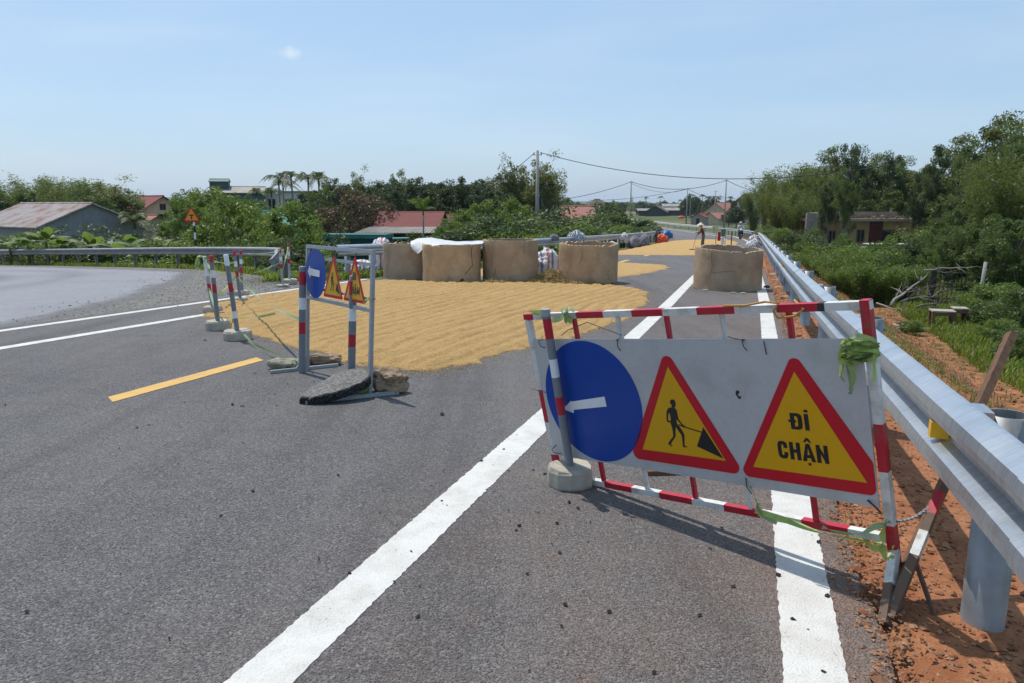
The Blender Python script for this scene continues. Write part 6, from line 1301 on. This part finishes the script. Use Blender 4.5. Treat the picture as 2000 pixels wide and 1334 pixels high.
def branch(label, a, b, r, n, wig=.15, pale=True, twigs=10):
    a = Vector(a); b = Vector(b); m = MB(); pts = [a.lerp(b, i / n) - a + Vector((rs.normal(), rs.normal(), rs.normal())) * wig * (0 < i < n) for i in range(n + 1)]; m.tube(pts, [r * (1 - .7 * i / n) for i in range(n + 1)], 7)
    L = (b - a).length
    for i in range(twigs):
        k_ = rs.uniform(.25, 1) * n; q = pts[int(min(k_, n - 1))]; d = ((b - a).normalized() + Vector((rs.normal(), rs.normal(), rs.normal() * .7)) * .8).normalized() * L * rs.uniform(.15, .4); m.tube([q, q + d * .5 + Vector((0, 0, rs.normal() * .06)), q + d + Vector((0, 0, rs.normal() * .15))], [r * .35, r * .22, r * .06], 5)
    o = m.build('cut_branch', M['bark_pale'] if pale else M['bark'], None, True); o.location = a; return tag(o, label, 'branch')
branch('long pale cut branch leaning up from the brush pile on the right', at(1740, 597, 22.5), at(1808, 540, 23.5), .05, 6, .03); branch('pale branch lying level toward the thin post', at(1806, 528, 23.6), at(1900, 521, 24), .035, 6, .04)
branch('white peeled stick lying at the foot of the brush pile', at(1712, 592, 21.5), at(1772, 607, 20.5), .03, 4, .03, True, 3); branch('dark twiggy branch in the middle of the brush pile', at(1760, 590, 22.5), at(1850, 570, 23), .04, 5, .06, False, 22); branch('grey branch tangle behind the tables', at(1790, 600, 22), at(1870, 585, 23), .035, 5, .06, False, 20); branch('thin twig heap left of the iron gate', at(1750, 575, 23), at(1830, 555, 24), .03, 5, .08, False, 24)
m = MB(); m.box((0, 0, .05), (.75, .5, .05)); m.box((.1, .05, .09), (.6, .4, .03), Matrix.Rotation(.3, 3, 'Z')); o = m.build('plank_pile', M['pale_wood']); p = at(1778, 618, 20.5); o.location = (p.x, p.y, tz(p.x, p.y) + .05); o.rotation_euler = (.1, .05, .3); tag(o, 'sun bleached boards lying flat left of the tables', 'boards')

# ================================================================ vegetation
def tree_meshes(seed, H, spread, base, nclump, nleaf, size, leafm, barkm=None, top=1.0, aspect=2.0, cr=.26, up=.5, squash=.75, trunk_r=None, limbs=9, hollow=.5, lean=0.0, droop=0.0):
    r = np.random.default_rng(seed); m = MB(); tr = trunk_r or H * .02; n = 7; ph = r.random() * 6.28
    tp = [Vector((lean * H * (i / n) ** 1.5 + r.normal() * .012 * H * (i > 0), r.normal() * .012 * H * (i > 0), -.3 if i == 0 else H * .82 * i / n)) for i in range(n + 1)]; m.tube(tp, [tr * (1.15 - i / n) + .012 for i in range(n + 1)], 8)
    cz = H * (base + 1) / 2; rz = H * (1 - base) / 2; cl = []
    while len(cl) < nclump:
        d = unit(r.normal(size=3)); q = hollow + (1 - hollow) * r.random() ** .6; w = 1 + .38 * noise.noise(Vector(d * 1.4 + seed * 7.7)); p = d * q * w
        prof = 1.0 if p[2] < 0 else (1 - (1 - top) * p[2]); cl.append(np.array([p[0] * spread * prof + lean * H * .7, p[1] * spread * prof, cz + p[2] * rz * .92]))
    cl = np.array(cl)
    for i in range(limbs):
        c = cl[r.integers(len(cl))]; k = min(.95, max(.15, (c[2] / H) * .62)); a = tp[min(n, int(k * n))]; b = Vector(c); md = a.lerp(b, .5) + Vector((r.normal(), r.normal(), r.normal() - .2)) * .05 * H; m.tube([a, md, b], [tr * .5, tr * .32, tr * .08], 6)
    kc = r.integers(0, nclump, nleaf); rad = cr * spread * r.uniform(.55, 1.25, nclump); off = r.normal(size=(nleaf, 3)); off = unit(off) * (r.random((nleaf, 1)) ** .45) * np.array([1, 1, squash]); C = cl[kc] + off * rad[kc][:, None]
    return m.mesh('trunk', barkm or M['bark'], True), leaves('crown', C, size, leafm, r, aspect, up, droop)
def bamboo_meshes(seed, H, spread, culms, nleaf, size, leafm):
    r = np.random.default_rng(seed); m = MB(); C = []
    for i in range(culms):
        a = r.random() * 6.28; s = spread * r.uniform(.25, 1.0); h = H * r.uniform(.72, 1.0); b = Vector((math.cos(a), math.sin(a), 0)); st_ = b * spread * .18 * r.random(); pts = []
        for k in range(9): t = k / 8; pts.append(st_ + b * s * t ** 2.1 + Vector((0, 0, h * (t - .16 * t ** 4) - .2)))
        m.tube(pts, [.035 * (1 - .85 * k / 8) + .004 for k in range(9)], 5)
        nl = nleaf // culms; t = .22 + .8 * r.random(nl) ** .75; t = np.clip(t, 0, 1); P_ = np.array([tuple(p) for p in pts]); idx = t * 8; i0 = np.minimum(idx.astype(int), 7); f = (idx - i0)[:, None]; base = P_[i0] * (1 - f) + P_[i0 + 1] * f
        br = r.integers(0, 46, nl); bd = unit(np.random.default_rng(seed * 100 + i).normal(size=(46, 3)))[br]; C.append(base + bd * (r.random((nl, 1)) ** .7) * spread * .26 + r.normal(0, .05, (nl, 3)) + np.array([0, 0, -.12]))
    return m.mesh('trunk', M['bark'], True), leaves('crown', np.concatenate(C), size, leafm, r, 4.2, .2, .35)
def palm_meshes(seed, H, nf, flen, leafm, droop=1.0, trunk_r=.09, width=.30, nl=26):
    r = np.random.default_rng(seed); m = MB(); lean = r.normal() * .03 * H; m.tube([(lean * (i / 6) ** 2, 0, H * i / 6 - (.3 if i == 0 else 0)) for i in range(7)], [trunk_r * (1.15 - .35 * i / 6) for i in range(7)], 8); q = MB(); top = Vector((lean, 0, H))
    q.tube([top - Vector((0, 0, .1)), top + Vector((0, 0, flen * .25))], [trunk_r * 1.0, trunk_r * .5], 7)
    for i in range(nf):
        a = 2 * math.pi * (i + r.random() * .6) / nf; el = r.uniform(.45, 1.42); d = Vector((math.cos(a), math.sin(a), 0)); pts = []; L = flen * r.uniform(.8, 1.1)
        for k in range(9): t = k / 8; pts.append(top + Vector((0, 0, flen * .15)) + d * (L * t * math.cos(el) * (1 + .1 * t)) + Vector((0, 0, L * (t * math.sin(el) - droop * .72 * t * t))))
        q.tube(pts, [.028 * (1 - .85 * k / 8) + .004 for k in range(9)], 4); s = d.cross(Vector((0, 0, 1))).normalized()
        for k in range(nl):
            t = .14 + .86 * k / nl; i0 = min(7, int(t * 8)); f = t * 8 - i0; p = pts[i0].lerp(pts[i0 + 1], f); ax = (pts[i0 + 1] - pts[i0]).normalized(); wl_ = width * L * math.sin(math.pi * min(1, t * .8 + .22)) * r.uniform(.8, 1.1)
            for sg in (-1, 1):
                e = p + s * sg * wl_ * .8 + ax * wl_ * .55 + Vector((0, 0, -wl_ * (.25 + .35 * r.random()))); mid = p.lerp(e, .5) + Vector((0, 0, wl_ * .06)); w = ax * .025 * L * .6; q.add([p - w * .5, p + w * .5, mid + w, mid - w * .4], [(0, 1, 2, 3)]); q.add([mid - w * .4, mid + w, e], [(0, 1, 2)])
    return m.mesh('trunk', M['bark_pale'], True), q.mesh('crown', leafm)
def banana_meshes(seed, H, nlf=8):
    r = np.random.default_rng(seed); m = MB(); m.tube([(0, 0, -.2), (0, 0, H * .3), (0, 0, H * .55)], [.13, .10, .06], 9); q = MB(); top = Vector((0, 0, H * .5))
    for i in range(nlf):
        a = r.random() * 6.28 + i * 2.4; d = Vector((math.cos(a), math.sin(a), 0)); s = d.cross(Vector((0, 0, 1))); el = r.uniform(.75, 1.45); L = H * r.uniform(.55, .8); n = 12; vs = []
        for k in range(n + 1):
            t = k / n; c = top + d * (L * t * math.cos(el) * (1 + .25 * t)) + Vector((0, 0, L * (t * math.sin(el) - .62 * t * t * (1.3 - el * .35)))); w = L * .17 * (math.sin(math.pi * min(1, max(0, (t - .16) / .84)) ** .75) if t > .16 else .03) + .006
            ra, rb = r.uniform(.72, 1.05, 2); vs += [c - s * w * ra + Vector((0, 0, -w * .35)), c, c + s * w * rb + Vector((0, 0, -w * .35))]
        q.add(vs, [(3 * k + j, 3 * k + j + 1, 3 * k + j + 4, 3 * k + j + 3) for k in range(n) for j in range(2)])
    return m.mesh('stem', M['leaf_olive'], True), q.mesh('leaf_crown', M['leaf_banana'])
def plant(name, label, cat, meshes, px, Y, ytop, Hn, group=None, rz=None, wide=1.0, dz=0.0, xy=None):
    """stands a thing of nominal height Hn so that its top reaches the given height"""
    if xy is None: q = at(px, ytop, Y); x, y, zt = q.x, Y, q.z
    else: x, y = xy; zt = ytop
    zb = tz(x, y) + dz; s = max(.15, (zt - zb) / Hn); o = thing(name, label, cat, (x, y, zb), random.random() * 6.28 if rz is None else rz, group, (s * wide, s * wide, s))
    for me in meshes: link(me.name.split('.')[0], me, o)
    return o
ORD = ['first', 'second', 'third', 'fourth', 'fifth', 'sixth', 'seventh', 'eighth', 'ninth', 'tenth', 'eleventh', 'twelfth', 'thirteenth', 'fourteenth', 'fifteenth', 'sixteenth', 'seventeenth', 'eighteenth', 'nineteenth', 'twentieth', 'twenty first', 'twenty second', 'twenty third', 'twenty fourth']
SP_ = {}
SP_['broad'] = [tree_meshes(100 + i, 8, 3.0, .12, 90, 15000, .125, M['leaf_dark']) for i in range(2)]
SP_['mid'] = [tree_meshes(110 + i, 8, 2.5, .12, 85, 13000, .12, M['leaf_mid'], cr=.30) for i in range(2)]
SP_['airy'] = [tree_meshes(120 + i, 9, 2.1, .18, 95, 9000, .115, M['leaf_olive'], M['bark_pale'], cr=.34, hollow=.1, limbs=20, aspect=2.6) for i in range(2)]
SP_['bright'] = [tree_meshes(130 + i, 5, 2.0, .06, 80, 11000, .085, M['leaf_bright'], cr=.25, limbs=14, up=.35, aspect=2.3) for i in range(2)]
SP_['brown'] = [tree_meshes(140, 7, 3.3, .08, 80, 10000, .12, M['leaf_brown'], cr=.26, limbs=14)]
SP_['wood'] = [tree_meshes(150 + i, 10, 2.6, .28, 60, 12000, .105, (M['leaf_mid'], M['leaf_dark'], M['leaf_olive'])[i], M['bark_pale'], cr=.29, hollow=.25, limbs=16, trunk_r=.13) for i in range(3)]
SP_['bamboo'] = [bamboo_meshes(160 + i, 8, 3.0, 20, 15000, .11, M['leaf_bamboo']) for i in range(2)]
SP_['bush'] = [tree_meshes(170 + i, 2.2, 1.3, -.05, 44, 6000, .065, (M['leaf_mid'], M['leaf_bright'], M['leaf_dark'])[i], cr=.34, limbs=12, trunk_r=.03, hollow=.3, aspect=2.4) for i in range(3)]
SP_['fern'] = [bamboo_meshes(180 + i, 2.4, 1.5, 22, 9000, .07, M['leaf_bright']) for i in range(2)]
SP_['areca'] = [palm_meshes(190 + i, 6, 9, 2.3, M['leaf_palm'], 1.3, .09, .26, 24) for i in range(3)]
SP_['coco'] = [palm_meshes(195, 3, 15, 3.2, M['leaf_palm'], 1.05, .16, .22, 26)]
SP_['young_palm'] = [palm_meshes(197, 4, 9, 1.5, M['leaf_bright'], .55, .06, .36, 20)]
SP_['banana'] = [banana_meshes(200 + i, 3.0, 9) for i in range(3)]
def row(name, cat, kind, labelf, group, items, Hn):
    for i, it in enumerate(sorted(items, key=lambda q: q[0])):
        px, Y, yt = it[:3]; wide = it[3] if len(it) > 3 else 1.0; ms = SP_[kind]; plant(name, labelf(i), cat, ms[i % len(ms)], px, Y, yt, Hn, group, None, wide)
def numbered(t): return lambda i: t.replace('#', ORD[i])
# -- left
row('bamboo_clump', 'bamboo', 'bamboo', numbered('feathery bamboo clump behind the long grey shed, # from the left'), 'bamboo behind the shed', [(-10, 90, 350), (25, 92, 350), (70, 96, 344, 1.1), (115, 90, 346), (160, 95, 348, 1.1), (195, 92, 352)], 6.7)
row('broadleaf_tree', 'tree', 'mid', numbered('leafy tree left of the two storey red house, # from the left'), 'trees left of the red house', [(-15, 80, 362), (45, 84, 362), (185, 84, 352), (235, 80, 365), (200, 74, 385), (150, 76, 388)], 8)
plant('spreading_tree', 'tall open branched tree with flat leaf tufts beside the red house', 'tree', SP_['airy'][0], 215, 78, 340, 9, None, 1.0, 1.5)
plant('coconut_palm', 'dark drooping coconut palm in front of the two storey red house', 'palm', SP_['coco'][0], 258, 62, 402, 5.0, None, .4)
row('banana_plant', 'banana plant', 'banana', numbered('banana plant behind the curved guardrail, # from the left'), 'banana plants behind the curved guardrail', [(15, 42, 452, 1.2), (50, 41, 446, 1.2), (85, 40, 432, 1.25), (112, 41, 440, 1.2), (150, 42, 455, 1.2), (178, 41, 438, 1.2), (205, 41, 450, 1.2), (232, 40, 436, 1.2), (258, 41, 442, 1.2), (285, 40, 435, 1.2), (310, 39, 445, 1.1)], 3)
row('shrub', 'shrub', 'bush', numbered('low shrub just behind the curved guardrail, # from the left'), 'shrubs behind the curved guardrail', [(-10, 46, 462, 1.4), (40, 45, 470, 1.4), (100, 44, 466, 1.4), (160, 43, 468, 1.5), (215, 42, 466, 1.5), (265, 41, 464, 1.5), (305, 39, 462, 1.4), (345, 38, 460, 1.5), (375, 36, 462, 1.4), (130, 50, 452, 1.3), (240, 48, 448, 1.5), (330, 47, 440, 1.6), (20, 49, 450, 1.2), (75, 50, 446, 1.2)], 2.2)
row('broadleaf_tree', 'tree', 'bright', numbered('bushy bright green tree behind the curved guardrail near the T sign, # from the left'), 'bright trees behind the curved guardrail', [(362, 46, 382, .85), (405, 50, 368), (448, 38, 383, 1.05), (500, 42, 396), (565, 34, 396, .95), (596, 38, 432), (385, 58, 372)], 5)
row('broadleaf_tree', 'tree', 'mid', numbered('mid green tree behind the T sign and the turquoise roof, # from the left'), 'mid green trees on the left', [(372, 66, 376), (420, 70, 378), (480, 64, 388, 1.1), (620, 66, 372), (585, 70, 385)], 8)
row('shrub', 'shrub', 'bush', numbered('roadside shrub at the end of the curved guardrail, # from the left'), 'shrubs at the guardrail end', [(505, 29, 468), (540, 27, 462), (580, 25, 472), (610, 25, 478), (630, 28, 470), (560, 23.5, 505, 1.1), (600, 23, 508, 1.1), (520, 25, 505, 1.2), (640, 24, 515, .9), (470, 31, 470, 1.1)], 2.2)
row('areca_palm', 'palm', 'areca', numbered('slender areca palm before the long white building, # from the left'), 'areca palms before the white building', [(499, 78, 368), (528, 76, 366), (543, 72, 338), (571, 74, 334), (599, 72, 337), (620, 73, 337), (551, 80, 352)], 6.9)
plant('broadleaf_tree', 'large reddish brown leaved tree left of the tiled house', 'tree', SP_['brown'][0], 688, 62, 362, 7, None, 2.0, 1.12)
row('broadleaf_tree', 'tree', 'broad', numbered('dark dense tree behind the red tiled house and the rings, # from the left'), 'dark trees behind the tiled house', [(735, 80, 352, .95), (772, 86, 348, .8), (815, 76, 350, 1.0), (850, 80, 366, .9), (895, 74, 350, .85), (925, 78, 348, .8), (958, 72, 362, .9), (985, 70, 398, 1.0), (715, 74, 372, 1.0), (650, 84, 352, .8), (760, 96, 352, 1.1), (830, 94, 352, 1.1), (875, 92, 352, 1.1), (945, 90, 354, 1.1), (1000, 94, 350, 1.0), (630, 92, 362, 1.1), (690, 94, 356, 1.1), (1045, 90, 356, 1.0)], 8)
row('slender_tree', 'tree', 'airy', numbered('tall slender light leaved tree near the near power pole, # from the left'), 'slender trees by the near pole', [(700, 88, 338, .7), (785, 92, 342, .6), (990, 84, 318, .85), (1020, 86, 335, .8), (1062, 82, 314, .95), (1080, 86, 345, .7)], 8.0)
row('shrub', 'shrub', 'bush', numbered('rounded shrub behind the rings and the left rail, # from the left'), 'shrubs behind the rings', [(870, 46, 448, 1.3), (900, 44, 440, 1.4), (930, 45, 435, 1.4), (965, 44, 438, 1.4), (1000, 46, 432, 1.5), (1035, 50, 420, 1.5), (1075, 52, 418, 1.5), (1100, 50, 425, 1.4), (1125, 56, 422, 1.5), (1150, 60, 420, 1.5), (1178, 64, 412, 1.6), (1205, 68, 408, 1.6), (1225, 72, 414, 1.5), (1160, 50, 438, 1.3), (1195, 54, 434, 1.4), (1222, 60, 436, 1.3), (830, 50, 455, 1.2), (1090, 42, 445, 1.2), (1050, 40, 448, 1.2), (1130, 42, 446, 1.1)], 2.2)
row('broadleaf_tree', 'tree', 'bright', numbered('fresh green round tree behind the third ring, # from the left'), 'fresh green trees behind the rings', [(905, 52, 412, 1.1), (945, 54, 392, .9), (880, 50, 430, 1.0), (1000, 60, 388, 1.0)], 5)
row('banana_plant', 'banana plant', 'banana', numbered('banana plant near the left rail behind the rings, # from the left'), 'banana plants behind the left rail', [(950, 42, 442), (1080, 36, 462), (1190, 46, 440), (1215, 48, 446), (770, 44, 452)], 3)
plant('young_palm', 'single yellow green young palm rising before the red tiled roof', 'palm', SP_['young_palm'][0], 826, 50, 402, 4.5)
row('broadleaf_tree', 'tree', 'mid', numbered('mid distance tree around the pale green house, # from the left'), 'trees round the pale green house', [(1105, 110, 385, .8), (1135, 120, 392, .8), (1170, 115, 396, .7), (1192, 130, 388, .7), (1040, 96, 372, .9), (1088, 104, 388, .8), (1210, 100, 404, .8)], 8)
# -- far centre
row('broadleaf_tree', 'tree', 'broad', numbered('far roundish tree on the plain beyond the bend, # from the left'), 'far trees on the plain', [(1215, 380, 394, 1.0), (1252, 420, 393, 1.3), (1272, 400, 396, 1.0), (1298, 430, 392, 1.2), (1318, 440, 394, 1.0), (1340, 300, 388, 1.1), (1352, 320, 380, 1.1), (1362, 290, 386, 1.0), (1378, 280, 390, 1.1), (1392, 270, 384, 1.0), (1432, 210, 388, 1.1), (1448, 190, 384, 1.0), (1425, 170, 412, 1.3), (1440, 160, 405, 1.2), (1395, 230, 398, 1.0)], 8)
row('areca_palm', 'palm', 'areca', numbered('far small palm between the dark shed and the red roofs, # from the left'), 'far palms', [(1262, 390, 385), (1290, 380, 383), (1349, 270, 378), (1372, 260, 380), (1385, 250, 383), (1404, 240, 382), (1427, 230, 384)], 6.9)
r7 = np.random.default_rng(70); C = []
for (y0, y1, n, x0, x1) in ((520, 900, 2600, -700, 700), (900, 2200, 3000, -1500, 1500)):
    xs = r7.uniform(x0, x1, n); ys = r7.uniform(y0, y1, n)
    for x, y in zip(xs, ys):
        h = r7.uniform(3.5, 7.0); k = 7
        o = r7.normal(size=(k, 3)); o /= np.linalg.norm(o, axis=1, keepdims=True); C.append(np.array([x, y, -4.1 + h * .5]) + o * np.array([h * .55, h * .55, h * .5]))
tag(link('far_wood', leaves('far_wood', np.concatenate(C), 2.2, M['leaf_mid'], r7, 1.3, .4)), 'hazy belt of distant trees along the horizon', 'wood', None, 'stuff')
# -- right hand wood
row('bamboo_clump', 'bamboo', 'bamboo', numbered('feathery bamboo along the right rail beyond the ochre house, # from the road bend'), 'bamboo by the right rail', [(1475, 96, 372, .8), (1505, 84, 350, .8), (1535, 78, 330, .85), (1562, 74, 324, .85), (1590, 70, 318, .8), (1520, 66, 372, .75), (1555, 62, 365, .75), (1610, 66, 372, .8)], 6.7)
row('forest_tree', 'tree', 'wood', numbered('tall wood tree above the ochre house, # from the left'), 'tall trees of the right hand wood', [(1600, 82, 292, .8), (1640, 80, 285, .75), (1668, 74, 270, .75), (1715, 78, 288, .8), (1745, 76, 296, .8), (1790, 74, 298, .85), (1825, 70, 292, .8), (1860, 66, 272, .8), (1895, 60, 262, .8), (1930, 56, 258, .8), (1965, 50, 232, .85), (2000, 44, 218, .9), (2040, 40, 225, .9), (1620, 56, 345, .5), (1662, 55, 318, .5), (1805, 55, 330, .55), (1700, 88, 300, .9), (1770, 90, 305, .9), (1850, 84, 290, .9)], 10)
row('broadleaf_tree', 'tree', 'mid', numbered('mid green understorey tree round the ochre house, # from the left'), 'understorey trees of the right hand wood', [(1545, 68, 385), (1575, 64, 400, .9), (1630, 76, 360), (1680, 72, 365), (1740, 70, 370), (1810, 64, 375, 1.0), (1850, 54, 380, 1.0), (1890, 48, 385, .9), (1940, 44, 370, .9), (1985, 38, 350, .9), (2030, 34, 380), (1835, 46, 430, .9), (1880, 40, 440, .8), (1930, 36, 450, .8), (1975, 32, 440, .8), (1822, 35, 452, .9), (1868, 31, 446, .9), (1910, 30, 430, .9), (1955, 27, 425, .9), (1998, 25, 410, .9), (1795, 40, 458, .9)], 8)
row('bamboo_clump', 'bamboo', 'bamboo', numbered('sunlit yellow green bamboo at the right edge of the wood, # from the left'), 'sunlit bamboo right of the ochre house', [(1955, 40, 300, .7), (2000, 34, 290, .7), (1840, 52, 420, .6), (1800, 50, 440, .5)], 6.7)
row('shrub', 'shrub', 'bush', numbered('bush on the bank below the right guardrail, # from the far end'), 'bushes on the right bank', [(1500, 58, 440, 1.2), (1525, 52, 440, 1.2), (1550, 46, 452, 1.2), (1572, 42, 458, 1.2), (1598, 38, 468, 1.1), (1625, 36, 470, 1.2), (1640, 33, 482, 1.0), (1672, 31, 470, .9), (1700, 28, 510, 1.1), (1722, 33, 470, .9), (1760, 30, 515, .9), (1792, 33, 470, .9), (1900, 30, 500, 1.3), (1945, 28, 510, 1.3), (1990, 26, 500, 1.3), (1950, 22, 545, 1.2), (1995, 20, 560, 1.2), (1880, 33, 490, 1.3), (1830, 38, 480, 1.4)], 2.2)
row('feathery_shrub', 'shrub', 'fern', numbered('soft bright feathery shrub on the right bank, # from the left'), 'feathery shrubs on the right bank', [(1610, 34, 488, 1.1), (1660, 29, 482, 1.0), (1690, 27, 505, 1.0), (1735, 27, 510, 1.0), (1775, 27, 512, 1.0), (1700, 31, 472, 1.1), (1640, 27, 520, .9), (1612, 46, 470, 1.1), (1665, 45, 478, 1.1), (1812, 46, 440, 1.1), (1780, 40, 482, 1.1), (1720, 40, 484, 1.1)], 2.0)
row('weed', 'weed', 'bush', numbered('low leafy weed in the grass near the tables, # from the left'), 'weeds near the tables', [(1785, 19.5, 622, 1.1), (1768, 20, 626, 1.1), (1960, 18, 618, 1.2), (1992, 16, 640, 1.2), (1905, 21, 598, 1.1), (1985, 20, 598, 1.2), (1935, 22, 585, 1.2)], 2.2)
row('broadleaf_tree', 'tree', 'bright', numbered('fresh green young tree on the right bank before the ochre house, # from the left'), 'young trees on the right bank', [(1588, 44, 446, .8), (1648, 37, 458, .75), (1705, 34, 480, .7), (1738, 36, 462, .75), (1815, 30, 486, .75)], 5)
# -- grass, uncountable
def grass(name, label, XY, h, material, seed, lean=.5, w=.012):
    r = np.random.default_rng(seed); n = len(XY); z = terrain(XY[:, 0], XY[:, 1]); B = np.column_stack([XY, z - .02]); a = r.random(n) * 6.28; hh = (h * r.uniform(.5, 1.3, n))[:, None]; d = np.column_stack([np.cos(a), np.sin(a), np.zeros(n)]); s = np.column_stack([-np.sin(a), np.cos(a), np.zeros(n)]) * w * r.uniform(.7, 1.5, (n, 1)); l = lean * r.random((n, 1)); U_ = np.array([0, 0, 1.])
    mid = B + U_ * hh * .6 + d * hh * l * .35; tip = B + U_ * hh * (1 - .3 * l) + d * hh * l; Vx = np.stack([B - s, B + s, mid + s * .8, mid - s * .8, tip], 1).reshape(-1, 3); i = np.arange(n)[:, None] * 5
    f = np.concatenate([i + np.array([[0, 1, 2]]), i + np.array([[0, 2, 3]]), i + np.array([[3, 2, 4]])]); return tag(link(name, np_mesh(name, Vx, f, material)), label, 'grass', None, 'stuff')
r8 = np.random.default_rng(80)
def scatter(n, s0, s1, t0, t1, den):
    s = r8.uniform(s0, s1, n); t = r8.uniform(t0, t1, n); P_ = np.column_stack([U[0] * s + V[0] * t, U[1] * s + V[1] * t]); k = vnoise(P_[:, 0] * .7, P_[:, 1] * .7, 5) + .5; return P_[r8.random(n) < k * den]
grass('grass', 'lush green grass on the low ground right of the embankment', np.vstack([scatter(90000, 5, 34, 4.6, 16, 1.3), scatter(30000, 8, 26, 5, 10, 1.2)]), .26, M['grass'], 81, .6, .014)
grass('dry_grass', 'sparse dry grass on the earth bank behind the right guardrail', scatter(16000, 1, 40, 1.25, 4.4, .6), .12, M['grass_dry'], 82, .9, .008)
grass('bank_grass', 'thin green tufts on the earth bank behind the right guardrail', scatter(12000, 2, 22, 1.3, 3.2, .55), .10, M['grass'], 83, .9, .008)
n = 40000; i = r8.integers(0, len(sr), n); k = r8.uniform(.05, 4.5, n)[:, None] ** 1.1; P_ = sr[i] + outn[i] * (k - .1) + r8.normal(0, .25, (n, 2))
grass('verge_grass', 'weedy verge along the foot of the curved guardrail', P_, .22, M['grass'], 84, .7, .018)
n = 9000; P_ = np.column_stack([r8.normal(-5.0, .9, n), r8.normal(20.6, 1.0, n)]); P_ = P_[(P_ @ V) < -10.05]; grass('verge_grass', 'green weeds in the corner between the two guardrails', P_, .20, M['grass'], 85, .7, .016)
P_ = scatter(26000, 20, 60, -16, -8.6, 1.0); grass('verge_grass', 'grassy bank behind the left rail of the main road', P_, .3, M['grass'], 86, .7, .03)

# ================================================================ haze
HZ = bpy.data.materials.new('haze'); HZ.use_nodes = True; hn = HZ.node_tree
for n_ in list(hn.nodes): hn.nodes.remove(n_)
ho = hn.nodes.new('ShaderNodeOutputMaterial'); hv = hn.nodes.new('ShaderNodeVolumePrincipled'); hv.inputs['Color'].default_value = (.80, .88, 1, 1); hv.inputs['Density'].default_value = .00012; hv.inputs['Anisotropy'].default_value = .25; hn.links.new(hv.outputs[0], ho.inputs['Volume'])
USE_HAZE = True
if USE_HAZE:
    m = MB(); m.box((0, 3480, 26), (9400, 7200, 76)); o = m.build('haze', HZ); tag(o, 'thin pale haze over the whole scene', 'haze', None, 'stuff')
